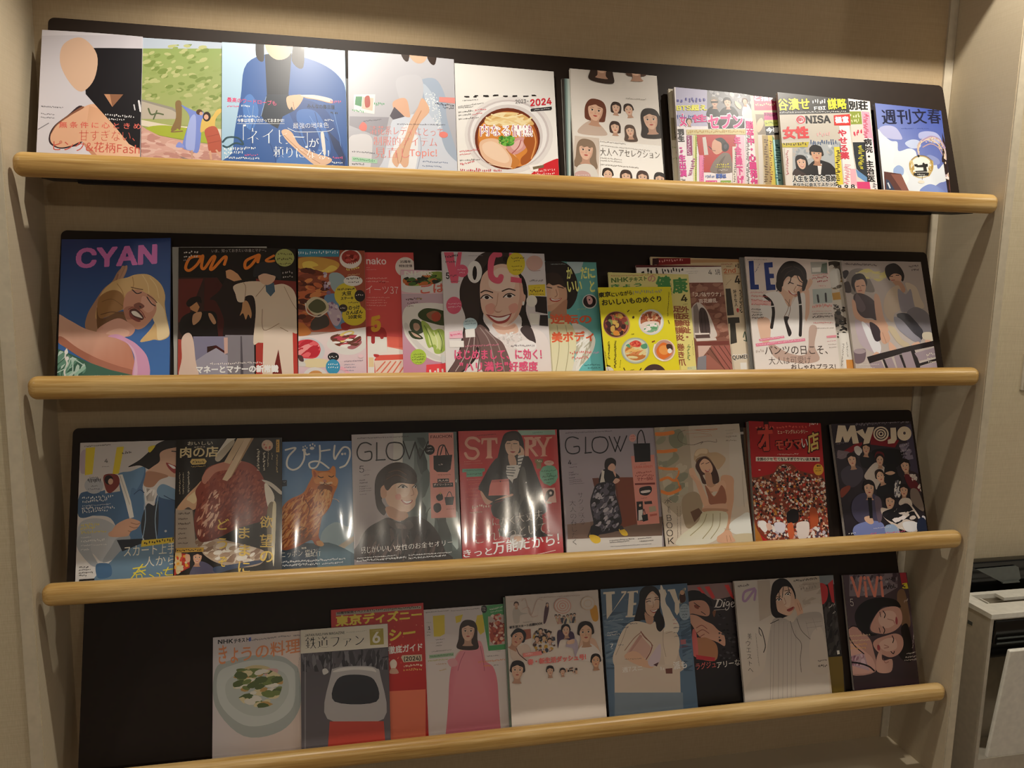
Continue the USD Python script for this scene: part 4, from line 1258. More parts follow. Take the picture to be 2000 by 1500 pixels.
K 2c5a5c 185 76 77 2 0 8 14
K 2c5a5c 201 62 60 2 0 8 12
K d8b0d4 231 129 30 2 0 15 4
@1 0.1107 -0.0250 1.26 0.1749 0.2227 0.0380 0.00 0.0040 f0e020 flat 0 satin|magazine|bright yellow food guide with four round bowls, lying in front of other magazines|
# cover_photo
P e8dc28 -11 474 431 471 376 14 -55 28
E c0906a 70 271 64 -1 -6 -62
E 5a2c24 68 272 59 -1 -6 -58
R 8a3c30:c8a050:3a1c1c:7a8a4a:b0584a:d88a3a 3 60 6.9 14.9 1 0 27 306 75 327 118 305 124 265 94 226 49 223 17 257
E d88a34 64 232 15 0 -1 -12
E d8dcdc 237 279 61 -1 -7 -60
E f0ede8 237 280 55 -1 -6 -54
E b06a4a 234 283 49 -1 -5 -47
S a84a30 194 303 227 325 272 317 282 287 253 282 212 288
R c8724a:8a4830:e0b890 6 34 5.0 10.1 1 0 195 313 242 327 282 312 279 287 197 283
S e8d8d0 185 269 222 283 273 277 263 238 216 229 187 244
R 6aa878:f4ece8:8ab890 8 30 4.0 8.0 2 0 210 263 262 272 264 243 227 231 197 244
E b4bcac 147 149 67 -2 -6 -60
E d6dccc 147 149 59 -2 -6 -53
E e8c888 146 147 50 -1 -5 -45
R e0905a:f0c070:c87a3a:e8d8a0 4 80 3.9 8.9 4 10 102 158 151 186 193 161 189 117 142 105 104 124
S e05040 122 182 152 196 176 185 169 166 143 167
R f07858:c83028 5 14 4.0 6.9 1 0 125 187 171 190 169 169 129 170
S 5aa07a 174 171 201 180 204 160 183 156
S 5aa07a 104 173 120 180 123 162
E f0dcd0 286 146 52 -1 -6 -51
E c89a88 285 148 47 -1 -5 -46
S e8762c 249 154 283 183 316 162 317 128 274 105 250 125
E f4a050 284 148 25 -1 -2 -22
S 4a3028 299 173 323 172 325 147 300 153
E f6f2ea 311 143 11 0 -1 -12
C f8f0e8 7.0 243 174 233 145 244 115 273 100
E 4a3430 225 33 57 -2 -6 -51
E d8d0c8 224 24 42 -1 -4 -34
E e0dcd6 7 50 30 -1 -3 -29
# headline
T 2c2814 -3 395 59 7 0 25|j4|東京
T 2c2814 59 399 100 10 0 21|j2|にいながら
K a8a890 163 409 146 8 0 23 14
T 2c2814 10 359 287 16 0 28|j2|おいしいものめぐり
# small_print
K 3a3418 317 306 20 115 6 0 24
C 4a4018 3.5 184 331 197 338
C 4a4018 3.5 128 329 136 336
E 4a3a18 153 303 5 -2 -3 -6
C 4a4018 3.0 320 286 324 271
C 8a3c1c 4.5 231 187 243 191
K 3a3418 133 221 17 2 0 7 4
K 3a3418 -1 151 8 -96 6 0 20
K 3a3418 12 114 8 80 12 0 18
K 3a3418 37 73 13 125 14 0 36
K 3a3418 63 72 8 38 4 0 10
L 2c2814 3.9 5 86 20 81
C 2c2814 3.9 157 57 165 67
C 4a4018 3.9 83 71 89 57
K 3a3418 114 57 18 1 0 7 4
@1 0.1320 -0.0211 -0.51 0.1963 0.2567 0.0320 0.00 0.0040 e4dc8c flat 0 satin|magazine|pale yellow health textbook with large green characters, behind the bright yellow food guide|
# cover_photo
P ded48c,ece088,162,505,331,54 -31 521 480 534 432 19 -64 20
# masthead|green brush characters
T 4a8c4c 228 426 76 7 0 74|j4|健
T 4a8c4c 308 418 77 6 0 77|j4|康
T 4a8c4c 9 439 149 11 0 17|j4|きょう
# headline
T 5a7a34 12 464 83 7 0 22|i4|NHK
T 5a7a34 98 469 88 10 0 21|j3|テキスト
T d09080 191 471 37 3 0 31|j2|の
T 3c3414 345 378 33 5 0 34|i3|4
T 9a5a3c 300 194 47 0 0 166|j3v|足底腱膜炎
T 9a5a3c 340 209 42 0 0 151|j3v|外反母趾・
T 9a5a3c 305 78 39 0 0 104|j3v|巻き爪
K 4a6a3c 349 105 7 74 20 0 12
# small_print
K c06a54 13 492 222 13 0 8 34
K c06a54 238 507 145 10 0 7 24
K 7a6a3a 300 412 1 56 5 0 12
K 7a6a3a 382 128 1 70 4 0 10
K 8a7a3a 354 365 24 3 0 6 5
P d8dcae 349 73 393 78 393 49 346 49
K 5a5a3a 350 65 23 1 0 5 8
@1 0.2082 -0.0204 0.55 0.2137 0.2767 0.0260 0.00 0.0050 7c4a40 flat 0 satin|magazine|magazine with a white strip on top over a brown brick arch and staircase picture|
# cover_photo
P 8c5a4c -1 567 512 573 444 10 -53 21
P 5c1c1c -1 567 441 572 438 546 -3 542
R 7a4a3c:9c6a58:a87866 4 90 7.3 13.6 2 0 257 467 434 468 438 186 253 188
S d8ccc4 245 314 260 354 289 375 319 354 341 313 360 252 366 212 318 202 250 208
S 4a3a38 288 319 302 349 322 339 334 298 333 222 288 223
P 8a7c78 263 354 283 370 290 334 278 223 256 218
L 2c2220 2.6 300 334 297 228
L 2c2220 2.6 316 329 315 228
P e8dcd4 257 228 331 228 330 221 256 220
P 5a4440 259 219 330 220 333 202 259 202
P dcd0c8 259 202 360 205 364 192 263 189
P 7a3c34 258 185 423 189 423 171 258 168
P d8b8ac 266 168 335 167 263 93
P a8645a 329 165 426 168 427 50 390 51
L 5c342c 3.1 323 157 390 51
L 5c342c 3.1 345 164 417 51
L 5c342c 3.1 372 166 427 80
L 5c342c 3.1 399 166 427 115
L 5c342c 2.6 310 132 364 52
P 8a8890 260 113 303 122 295 53 248 54
P a86a5c 304 127 319 122 390 51 295 53
# masthead
P efe6da -4 541 455 550 440 472 -11 466
K 2a2622 23 494 87 8 0 48 4
K 2a2622 124 512 112 6 0 31 8
# headline
T f2e2d4 268 399 142 5 0 24|j2|｢スパ&サウナ｣
T f0dcd0 294 370 94 4 0 21|j2|百花繚乱
# small_print
T 4a4440 358 510 19 0 0 24|i0|4
T 4a4440 393 509 24 0 0 26|j1|5月
K 8a8278 237 536 59 3 0 4 12
K 8a8278 246 521 64 3 0 4 14
K 8a8278 256 513 48 3 0 4 12
@1 0.2433 -0.0167 -0.39 0.2261 0.2960 0.0200 0.00 0.0050 dcc49c flat 0 satin|magazine|beige beauty magazine with big dark letters, peeping out behind the brick arch magazine|
# cover_photo
P d8bf96,e4d8c4,406,524,395,52 -10 596 487 611 466 12 -58 14
P 8a1f22 31 586 201 591 199 562 28 551
P 3a1416 10 584 41 586 39 556 7 550
P c89a6c 201 584 463 595 461 578 199 568
# masthead|big dark letters
P 3c3830 366 444 392 446 397 316 362 313
P 3c3830 363 303 422 306 422 279 399 277 398 183 365 175 372 275 363 274
# headline
K e8a8a0 39 564 128 10 0 16 10
T c8744c 365 519 63 6 0 24|i3|2nd
T 3a3028 417 467 29 3 0 42|i4|4
T 3a3028 404 358 17 0 0 83|j2v|好きな人
K 3a3028 424 327 12 114 19 0 15
S c84040 412 345 418 350 425 345 423 335 418 329 413 334
T f4efe8 365 95 81 5 0 30|j8|QUMEI
T 4a4238 367 97 76 5 0 24|j3|QUMEI
# small_print
K 3a3028 427 546 22 3 0 23 2
K a84a3c 355 560 61 4 0 9 12
K 6a5a44 381 550 28 2 0 9 6
L a86a3c 2.1 367 515 455 523
K 6a5a44 370 461 30 27 0 7 10
C 5a6a5c 5.3 433 209 444 235 448 194
C 5a6a5c 4.2 434 194 453 189
P f2efe8 404 87 436 88 435 52 403 52
@1 0.4666 -0.0190 -0.54 0.2156 0.2999 0.0260 0.00 0.0030 6c6a66 flat 0 satin|magazine|dark grey spare magazine behind the navy lettering magazine, showing its left edge|
@1 0.4758 -0.0188 -0.95 0.2211 0.2998 0.0310 0.00 0.0040 e9dcd6 bow 0.002 satin|magazine|white magazine with navy block letters and a short-haired woman in a white vest|
# cover_photo
P e2d0c6,f4eeea,241,580,217,57 -5 615 525 636 448 9 -63 6
S 241c1a 151 468 161 525 199 572 242 586 281 575 312 544 314 499 303 460 279 433 258 484 220 508 190 482 171 437
S e8bfa6 159 443 182 475 220 508 274 510 297 472 294 440 270 414 236 407 219 381 208 343 179 380 163 417
S f2d4c0 181 462 218 495 259 497 269 465 231 426 192 437
S c99a80 251 420 289 459 294 440 274 413 236 405
S 2b211e 153 455 168 532 213 571 268 573 305 537 306 492 289 485 274 510 254 516 233 502 213 508 190 482 180 456
S 2b211e 152 481 146 455 155 436 171 430 177 462 169 481
S 2b211e 300 498 317 492 306 460 286 427 283 453 292 485
C 4a3a32 3.3 181 526 203 546 239 557
C 4a3a32 3.3 252 558 285 543 298 511
C 4a3a32 3.3 191 495 215 527 250 541
C 2b211e 4.6 234 518 224 483 212 470
C 2b211e 4.6 262 519 272 491 288 478
C 1d1512 3.3 304 473 317 460 311 441
C 1d1512 3.3 159 443 147 430 153 417
C 2a1c18 4.6 217 479 239 471
C 2a1c18 4.6 259 465 286 459
S b4524a 209 438 231 422 254 420 236 413 214 424
S fbf4ee 214 435 232 424 247 420 230 418
C c08c74 4.0 252 458 239 439 242 432
S e2b79c 328 499 344 487 330 461 307 441 302 453
S e8c0a8 301 440 320 435 309 333 282 275 293 257 260 382 257 420
S f4efec 74 402 130 429 169 418 203 355 249 407 292 427 291 357 276 281 257 231 241 212 172 192 68 215 37 233 36 289
S e8c0a8 37 295 96 290 86 191 51 178 37 227
C 2a2222 15.6 81 406 112 378 120 328 102 253
C 2a2222 15.8 262 427 264 357 257 281 247 218
L f2efec 5.2 103 355 130 358
L f2efec 5.2 248 366 272 370
S 2c2424 171 304 198 305 188 280 203 230 187 211 178 248
C 8a6a58 2.6 187 393 210 355 194 305
C 8a6a58 2.6 211 393 195 342 171 304
S c8aca0 300 257 341 257 317 169 336 101 253 82 122 99 81 147 91 178 179 130 272 131
# masthead|navy block letters
P 22377c 17 578 42 580 37 461 57 462 56 438 13 437
P 22377c 95 571 140 576 139 550 117 548 118 518 141 518 140 496 118 495 119 464 142 464 142 438 94 434
# inset_photo
P b0aca4 343 584 435 590 431 528 342 524
P 5a6a58 406 578 435 584 430 531 394 533
P e8e2da 348 556 397 560 394 537 347 533
P b4c0bc 338 447 444 456 440 383 335 374
C 1f2024 10.6 363 417 364 385
C 1f2024 10.7 408 427 406 389
# headline
T 4a3c38 56 120 328 8 0 43|j0|パンツの日こそ、
T 4a3c38 72 74 218 7 0 36|j-1|大人は可愛げ
T 4a3c38 183 52 236 4 0 25|j1|おしゃれプラス!
P ee86a4 32 196 161 214 164 203 34 185
P ee86a4 13 174 270 203 271 190 14 160
K fbe8ee 37 189 121 17 0 7 16
K fbe8ee 19 165 248 30 0 7 30
# small_print
K 6a5a54 12 583 101 2 0 5 14
K 4a4a70 41 521 30 46 8 0 6
K e08888 9 418 73 3 0 9 14
P f4c8c4 13 388 112 378 110 359 11 366
K d86a64 13 401 87 -4 0 11 14
K d86a64 11 383 100 -8 0 11 16
K d86a64 10 360 86 0 0 10 14
K 3a3230 8 337 49 -3 0 10 10
K 3a3230 7 324 53 -3 0 7 10
K 3a3230 8 307 56 2 0 11 10
K 3a3230 7 293 60 3 0 11 10
K d87878 347 512 88 13 0 10 14
K b03a48 341 493 91 13 0 17 12
K b03a48 367 480 63 8 0 14 6
K d87878 375 462 38 2 0 6 6
K e88a80 328 352 107 9 0 22 12
K d8a098 322 333 110 6 0 6 14
K 4a4040 324 320 107 6 0 8 14
K 4a4040 322 301 114 9 0 14 14
K d87878 323 276 110 5 0 9 14
K 7a6a64 333 251 103 5 0 5 14
P ee98a8 387 217 440 223 440 211 388 207
K d88090 388 189 48 4 0 5 8
K 8a7a74 392 173 45 3 0 5 8
K 8a7a74 394 158 41 4 0 5 8
K c8b8b0 10 128 43 7 0 18 6
@1 0.6333 -0.0182 0.05 0.1183 0.2990 0.0190 0.00 0.0040 cfc4b4 flat 0 satin|magazine|busy patterned magazine seen as a strip beside the two seated men|
# cover_photo
P cfc4b4,f0ece4,196,588,156,55 -1 630 324 637 232 4 -81 8
S 4a4238 154 587 197 594 227 582 221 562 158 564
R 3c342c:6a6054:e8e0d4:b08a54 3 40 5.4 10.9 2 0 153 580 225 588 216 451 142 450
S e8e4dc 154 535 206 555 207 490 164 457 146 476
P 5a5044 154 334 186 360 189 283 150 257
R 2c2622:5a5048:d8d0c8 4 60 4.0 8.0 2 0 145 372 215 373 209 206 150 206
P c8963c 153 430 196 437 198 399 155 395
P f2eee8 161 231 216 231 214 48 156 48
P e09a4c 183 98 222 98 218 48 180 48
# small_print
K 8a8078 151 67 23 113 13 0 18
K 6a6058 189 111 7 76 9 0 12
@1 0.7429 -0.0204 0.49 0.2254 0.2975 0.0270 0.00 0.0060 c9bcb6 bow 0.002 satin|magazine|magazine with two barefoot men sitting on black slats|
# cover_photo
P b8aaa4,d0c6c2,148,589,205,52 -2 633 569 641 483 -4 -95 7
S 8a807a 10 476 41 542 107 556 137 516 160 438 96 438 38 424
S d8cc80 75 529 143 556 209 517 236 550 246 524 190 490 137 516 92 503
R e0d488:d0c4a0 3 20 6.8 13.7 4 10 69 535 242 544 236 504 71 503
S 2a2024 -2 535 21 548 33 535 7 502
S 3a2a2c -7 476 26 489 32 437 -3 437
S 2a2024 38 476 47 509 75 529 110 526 126 490 115 464 95 477 77 496 62 490 54 437 42 457
S dcae94 55 470 69 493 106 500 116 470 107 438 93 418 66 424
C 2a1c1a 3.4 65 464 79 466
C 2a1c1a 3.4 94 469 108 468
C a84a44 4.1 72 441 90 444
C b88870 3.4 86 464 85 449
S 4a3a40 39 411 67 431 115 418 152 386 172 334 157 282 125 302 76 308 47 347
S 6a5a60 50 411 66 424 98 360 73 334 49 360
S dcae94 30 398 46 386 52 334 89 302 158 289 168 263 140 263 65 283 34 308 26 347
S dcae94 154 418 181 412 190 308 210 256 192 230 158 244 147 308
S c8b8c4 32 296 72 283 113 269 141 180 147 129 112 129 47 168 29 232
S f0f0f6 64 276 91 270 148 180 140 129 106 136
S 3a2c34 107 282 153 256 158 199 122 193
S dcae94 161 237 194 243 208 198 175 173 157 192
C b88870 2.7 170 231 183 179
S e8bca4 120 135 139 122 124 97 102 91 91 110
S e8bca4 198 185 224 166 237 140 217 121 195 141
S 2a2226 234 537 246 570 293 585 326 564 341 525 328 491 309 511 290 524 265 504 249 497
S dcae94 253 511 284 531 319 524 323 505 305 485 269 488
S c89a80 270 491 313 491 336 452 318 432 287 465
C 2a1c1a 3.5 259 516 274 517
C 2a1c1a 3.5 293 523 311 523
C a84a44 3.5 263 496 282 498
S d0bca6 241 445 296 471 312 438 327 399 289 347 249 321 236 282 199 321 202 386
S d8c8b4 342 485 397 465 416 406 430 360 385 353 364 399 348 439
S a09aa4 292 451 332 425 365 452 371 399 369 346 316 333 289 347
S 8a868e 324 333 379 360 440 333 461 281 451 228 408 229 385 268 339 294
S 47464f 264 321 322 327 360 294 401 235 379 190 333 216 291 269
S 9a98a6 247 308 288 294 342 229 380 197 370 177 328 191 259 249
S e2d8c4 400 229 451 228 451 183 415 190 392 203
S d2c2a4 203 256 239 256 272 198 311 171 293 152 247 179
S e8bca4 325 171 363 184 372 171 351 152 326 152
S e8bca4 404 190 437 190 437 170 411 167
P 251c20 67 111 147 129 294 159 459 189 462 163 320 139 171 103 76 79
P a898a4 76 79 141 91 155 46 85 47
P a898a4 156 97 200 106 218 45 169 46
P a898a4 215 112 252 121 268 44 225 45
P a898a4 260 127 312 136 332 43 275 44
P 251c20 149 97 160 98 176 46 162 46
P 251c20 244 118 259 121 275 44 264 44
P 251c20 313 139 335 142 352 75 458 99 460 89 353 62 347 43 332 43
P a898a4 332 126 453 154 456 108 354 87
P b8a8b4 353 59 459 83 458 41 354 43
S 7c6a74 2 143 31 152 65 146 50 92 6 80 -4 105
E b0a0a8 33 140 32 0 -2 -13
# headline
K 4a4040 18 574 174 -6 0 12 24
K 3a3030 376 562 56 4 0 15 8
K 3a3030 389 546 45 2 0 13 6
# small_print
K f4f0ec 19 71 108 0 0 5 20
K f4f0ec 36 51 63 1 0 10 8
K f0eadc 398 109 53 9 0 15 6
K f0eadc 399 93 59 2 0 12 6
K f0eadc 403 77 44 3 0 10 5
@2 -0.9971 -0.0143 0.17 0.1934 0.2970 0.0090 0.00 0.0050 e4dcd6 flat 0 satin|magazine|magazine with a person in a denim jacket gripping a white bag strap|
# cover_photo
P dcd4d0,f0ecea,85,593,102,21 -54 639 425 625 434 -59 -30 -26
S c8b4c0 4 553 31 558 39 480 6 469
S 231b18 305 583 345 597 403 592 403 540 346 523 312 500 279 471 233 491 188 486 233 515 283 562
S e0b498 314 543 357 560 403 552 405 442 365 437 330 445 302 428 258 411 251 454 284 483 312 506
S b8866a 268 465 313 457 348 441 314 427 286 398 252 406 254 448
C 2a1c18 4.2 360 547 377 545
S a8423e 338 499 364 489 377 482 376 452 359 462 344 481
S fbf4ee 346 493 370 483 376 473 364 474
P e8e4e0 252 400 298 386 298 338 282 321 259 339
R c8c0b8:f8f4f0:a89e98 2 24 2.9 5.2 5 70 255 396 295 386 293 338 265 339
S 5578a0 4 375 36 391 102 394 150 458 200 468 250 484 257 454 247 400 253 364 249 269 229 187 174 190 127 275 61 290 7 293
S 6f95ba 156 458 200 468 250 484 246 436 224 389 197 366 169 391
S 48688e 4 375 47 391 92 371 104 323 56 290 4 290
S 5b80a8 202 390 224 389 253 364 251 210 241 128 208 153 199 277
S 3f5f86 304 361 349 371 406 345 409 165 352 163 307 183 294 266
S 7a9dbc 303 385 325 409 371 388 406 363 406 333 361 341 315 355
S 30343c 265 327 293 320 310 337 307 183 263 174 244 245
C 9bb6cc 3.5 253 364 261 268 251 180
C 9bb6cc 3.5 309 361 299 266 307 177
C 2e4a6c 3.5 214 371 236 388 253 376
C 2e4a6c 3.5 332 360 366 341 401 333
E c8ccd0 341 212 5 0 0 -5
S c2c6cc 8 258 51 279 106 270 162 232 201 201 197 154 164 127 132 106 94 102 66 133 22 164 0 183
S a4aab2 100 102 131 158 152 192 201 201 197 154 164 127 132 104
S b4bac2 0 177 20 228 53 220 55 151 84 91 62 87 23 129
P f4f0ea 148 455 167 456 203 342 216 276 199 271 181 343
L cfc8c0 2.9 157 452 198 330
S 6f8ea8 186 155 263 174 409 165 411 -34 82 -11 85 57 132 100
P 22262e 152 186 251 186 252 168 175 138
S 4a7098 78 92 111 95 133 83 134 42 91 34 77 57
S e0ae90 129 216 150 250 194 271 227 264 242 251 228 228 206 218 196 201 163 197 135 201
C b07c60 3.4 205 253 228 246 239 250
C b07c60 3.4 200 239 217 232 231 234
C b07c60 2.8 195 221 206 217
S e0ae90 121 217 145 227 152 200 124 202
# masthead|yellow letters
P f0d83c 22 572 58 574 51 462 22 458
P f0d83c 142 571 170 573 153 460 128 457
S f0d83c 266 567 294 573 272 544
# inset_photo
P e8d8cc 92 457 150 457 160 386 103 379
S 8a3a34 95 454 145 455 156 416 125 381 105 394
E 2a1a1a 115 435 17 -1 1 -20
E e0b498 122 428 10 0 0 -13
# badge
E c2c4ca 58 414 36 -2 1 -34
K 4a4a50 33 424 52 0 0 26 8
K 5a5a60 40 445 33 0 0 6 6
K 5a5a60 32 437 52 -1 0 6 12
K 5a5a60 47 408 27 0 0 8 6
K 5a5a60 36 396 47 0 0 7 8
# headline
T f4ecd8 181 115 200 4 0 46|j0|スカート上手
T f4ecd8 260 70 121 3 0 41|j0|人から
C f4e04a 5.1 218 66 265 71
C f4e04a 5.1 221 48 265 57
C f4e04a 5.1 254 81 232 53 211 26
C f4e04a 5.1 243 58 265 39
C f4e04a 3.9 230 42 236 18 252 23 249 41 232 40
C f4e04a 4.5 282 38 299 26 294 14
C f4e04a 4.5 310 42 321 36 319 19
C f4e04a 4.0 326 44 330 38
C f4e04a 4.6 335 52 376 56
C f4e04a 4.6 354 63 343 34 377 32
P e4c83a 249 179 374 185 375 164 246 152
K 3a3018 255 159 120 9 0 18 12
# small_print
K 4a4440 17 575 100 4 0 8 24
K 4a4440 162 540 39 3 0 13 6
T 5a5450 96 507 13 0 0 16|i1|4
K 8a8480 86 489 30 0 0 5 8
K f4f4f4 13 357 123 3 0 15 16
K f4f4f4 16 342 98 4 0 15 14
K f4f4f4 17 328 109 4 0 7 20
K f4f4f4 14 314 129 1 0 15 18
K f4f4f4 15 301 101 3 0 15 12
K f0e070 14 246 71 3 0 14 10
K f0e070 12 233 57 2 0 15 8
K f0e070 15 217 98 1 0 14 12
K d8d8dc 16 257 46 1 0 7 12
K f4f4f4 16 199 38 0 0 8 8
K f4f4f4 16 182 92 1 0 13 14
K f4f4f4 17 167 98 0 0 8 18
K f4f4f4 17 150 32 0 0 9 6
K 3a3434 13 80 36 -1 0 9 6
K 3a3434 12 70 46 0 0 7 10
K 3a3434 12 58 54 0 0 8 12
K 3a3434 13 47 29 0 0 9 5
P 1d1b1c 15 36 72 36 72 29 14 28
K 5a5450 14 20 67 0 0 8 14
@2 -0.8098 -0.0153 -0.31 0.2173 0.2986 0.0150 0.00 0.0050 1d1815 bow 0.003 film|magazine|black gourmet magazine with chopsticks lifting a thick slice of seared meat|
# cover_photo
P 1b1613 -22 629 463 619 464 -44 -17 -15
S 5a4a40 3 300 54 322 89 261 91 178 58 120 2 123
P b8a898 4 306 71 298 86 166 114 141 7 141
S e2b48c 9 306 42 353 81 394 109 417 99 333 77 298 54 310 32 299
S f4dcae 48 347 87 381 104 393 82 327 59 334
S c8b098 91 178 171 174 229 159 322 131 369 105 346 58 253 51 161 80 103 130
R e8d8c4:b89a80:f4ece0:9a7a64 6 60 5.8 13.9 2 20 102 171 322 131 357 99 323 65 172 85 103 136
S a04a38,7a2e22,166,489,229,171 104 417 126 471 184 494 242 502 307 485 349 440 374 371 380 298 356 244 310 228 251 212 194 185 137 164 97 172 78 250 88 333 81 376
S d08a74 106 429 132 471 189 495 242 502 266 495 213 463 161 452 121 405
R 8c3a2a:a44e3a:7c3024:b05a44 9 420 2.4 5.3 2.6 60 110 381 167 452 249 462 320 447 362 372 368 298 321 239 245 224 171 186 108 177 89 261
R e0a088:f0c0a4 10 40 2.4 4.7 4 60 111 332 168 379 181 293 136 199 96 189 89 273
C e8b090 4.7 90 249 112 272 128 320
S f2e8d8 362 396 379 390 403 346 398 309 380 292 368 335
S d8cfc0 350 415 391 402 439 357 427 351 391 383
S 8a7a5a 374 286 404 309 404 163 381 80
S f4e8c0 398 309 409 315 411 272 404 79 399 55 392 164
P e2c49e 252 604 283 604 220 487 195 494
P e8cca8 283 604 318 603 225 432 209 414 189 421
P b8926a 309 603 320 603 228 433 221 426
P f4ecdc 211 605 247 604 166 507 160 526
S cdbfa8 160 520 223 586 235 574 178 501
P c0392c 7 126 64 114 65 61 4 30
S e8c88a 7 123 30 128 32 52 12 41
R f0a83a:e8d8b0:d8503a 3 24 4.6 9.2 1 0 5 111 64 114 65 50 4 36
S 5c5872 76 61 104 83 133 75 162 50 173 20 72 20
H 2a1c1a 95 98 45 e6b494 ms -4
S e6b494 47 115 64 111 65 85 50 86
S 3a4a6a 161 56 230 64 346 76 346 64 242 46 173 32
# masthead|pale gold title
T f0dca8 16 519 155 0 0 46|j2|肉の店
T f0e4cc 46 572 102 -1 0 16|j1|おいしい
T f0e4cc 72 560 46 1 0 6|i1|2024
P e0c074 64 513 116 513 125 501 118 489 66 488 57 500
K 1d1815 66 493 50 1 0 15 10
K e0c074 62 477 58 1 0 7 12
# headline|gold upright lettering
T f4d060 345 211 52 -2 0 50|j1|欲
T f4d060 345 130 53 -3 0 55|j1|望
T f4d060 346 67 53 -3 0 47|j1|の
T f4d060 259 170 44 -2 0 48|j1|ま
T f4d060 260 98 45 -2 0 48|j1|ま
T f4d060 258 28 47 -3 0 47|j1|に
T f4d060 173 210 46 -1 0 46|j1|ど
T f4d060 172 131 41 -1 0 45|j1|う
T f4d060 179 55 34 1 0 43|j1|ぞ
T f4d060 199 7 23 1 0 20|j1|。
# small_print
E d8b8a0 373 564 24 -1 0 -24
R c8685a:e8c8a8 2 16 3.7 7.4 1 0 357 577 391 576 391 548 358 549
K f4e8d0 330 456 -1 96 16 0 12
K f4e8d0 354 455 0 81 13 0 12
K e8d8b8 373 470 0 81 7 0 14
K e8d8b8 391 501 0 31 5 0 6
P d8a850 410 588 424 588 424 533 410 533
K 3a2a18 412 538 0 44 9 0 5
K e8c888 410 444 0 81 9 0 14
K f4e8d0 50 371 -2 91 10 0 18
K e8d8b8 30 365 -2 91 7 0 16
K e8d8b8 16 366 -2 91 7 0 16
K 4a3a30 15 279 48 0 0 11 8
K 4a3a30 16 258 37 1 0 8 7
K 4a3a30 16 237 48 0 0 11 8
K 4a3a30 16 218 34 0 0 8 7
K 4a3a30 17 198 28 0 0 8 5
K 4a3a30 17 178 34 0 0 8 7
K 4a3a30 15 158 42 -1 0 8 8
P dcae48 10 143 120 140 118 123 10 124
K 3a2a18 13 127 99 -1 0 11 14
@2 -0.5940 -0.0125 -0.68 0.1533 0.2859 0.0090 0.00 0.0050 4a6f9e bow 0.002 film|magazine|blue magazine with an orange cat looking up below white rounded lettering|
# cover_photo
P 4f78ac,8fb4cc,146,538,147,36 -18 585 332 580 328 -1 -12 15
S a9c4d0 165 159 223 215 281 194 320 212 318 28 184 25
S d0c4b0 223 99 261 127 310 154 310 134 271 107 242 79
P 3a4a5a -4 138 184 125 175 6 -3 15
S 5f7a88 175 130 319 66 318 -1 161 7
S d0783a,b85a26,98,366,99,124 0 281 32 319 89 346 112 385 127 414 136 434 127 454 146 443 165 440 199 442 216 461 228 451 228 416 239 401 236 372 223 342 214 313 204 284 185 256 170 237 161 193 156 160 165 135 176 120 165 114 142 122 127 142 99 133 52 111 -2 114 -3 224
S e89a58 136 414 165 433 204 432 231 411 238 391 228 372 204 387 180 393 156 384 139 389
S dc8848 127 449 146 441 156 418 136 404 129 419
S b85a30 133 441 144 433 146 419 136 414
S e08c4c 216 459 228 449 227 416 214 427 204 439
S 8a4a22 151 369 170 383 194 378 214 367 209 343 185 334 161 344
S 8a4a20 165 344 204 333 194 314 180 319 161 330
S f0c498 161 393 177 391 190 388 209 392 216 385 199 378 177 382 161 384
C 3a2416 3.9 153 418 165 411 175 413
C 3a2416 3.9 199 417 211 412 220 417
S c88070 173 399 185 402 190 395 180 390
C 4a2a1a 2.4 180 390 179 383 165 380
C 4a2a1a 2.4 180 389 194 380 209 382
R e89c58:b0541e:d8803c:f0b070:9a4418 12 420 2.4 4.3 6 55 4 276 41 314 98 341 122 370 156 335 194 289 180 256 161 218 151 165 99 148 43 126 1 123
R f0b878:e8a060 4 60 1.9 3.9 6 70 137 355 204 353 204 294 165 246 141 286
C 8a4018 3.9 98 317 118 277 108 239
C f4d0a0 1.9 214 318 233 313 243 303
S e8b078 146 136 165 138 178 123 170 114 151 119
R 6a3414:8a4a1e 5 40 2.4 4.3 5 40 80 201 118 181 127 147 71 130 43 136
# masthead|white rounded hiragana with paw prints
C f2f0e8 7.8 14 536 57 543 26 505 21 466 45 448 74 460 93 494 94 529 102 514 115 516
C f2f0e8 7.4 160 552 161 493 146 458 122 454 115 474 136 483 165 478 199 452
C f2f0e8 6.9 161 527 204 533
C f2f0e8 7.9 225 551 221 511 226 491 238 511 263 543 288 535 290 500 273 465 248 453
E f2f0e8 93 534 9 0 0 -7
E f2f0e8 89 547 3 0 0 -4
E f2f0e8 98 551 3 0 0 -4
E f2f0e8 105 543 3 0 0 -4
E f2f0e8 127 541 10 0 0 -7
E f2f0e8 119 554 3 0 0 -5
E f2f0e8 130 559 3 0 0 -5
E f2f0e8 139 552 3 0 0 -5
# headline
T f0ece0 -1 72 89 5 0 28|jm|ニッポン
T f0ece0 99 70 66 3 0 33|jm|猫紀行
T f0ece0 84 105 21 1 0 9|j1|特集
K ffffff 1 48 174 3 0 13 36
K ffffff -1 34 162 2 0 13 26
# small_print
T f2f0e8 252 507 23 2 0 11|j2|春号
P 2a3444 0 404 21 404 21 378 1 377
K c8d0d8 3 393 14 2 0 6 3
K ffffff 175 51 95 3 0 10 16
K ffffff 170 35 91 3 0 10 16
@2 -0.4404 -0.0163 0.16 0.2360 0.3011 0.0140 0.00 0.0045 b8aeb0 bow 0.003 film|magazine|grey magazine with thin black masthead, a short-haired woman and a pink tote bag panel|
# cover_photo
P cfc6c6,8d8286,93,585,80,66 -15 624 205 618 200 -9 -18 5
P 6d7a78,4d5654,295,579,276,54 220 618 545 609 514 -29 200 -9
P 8d9896 223 566 279 565 267 352 215 455
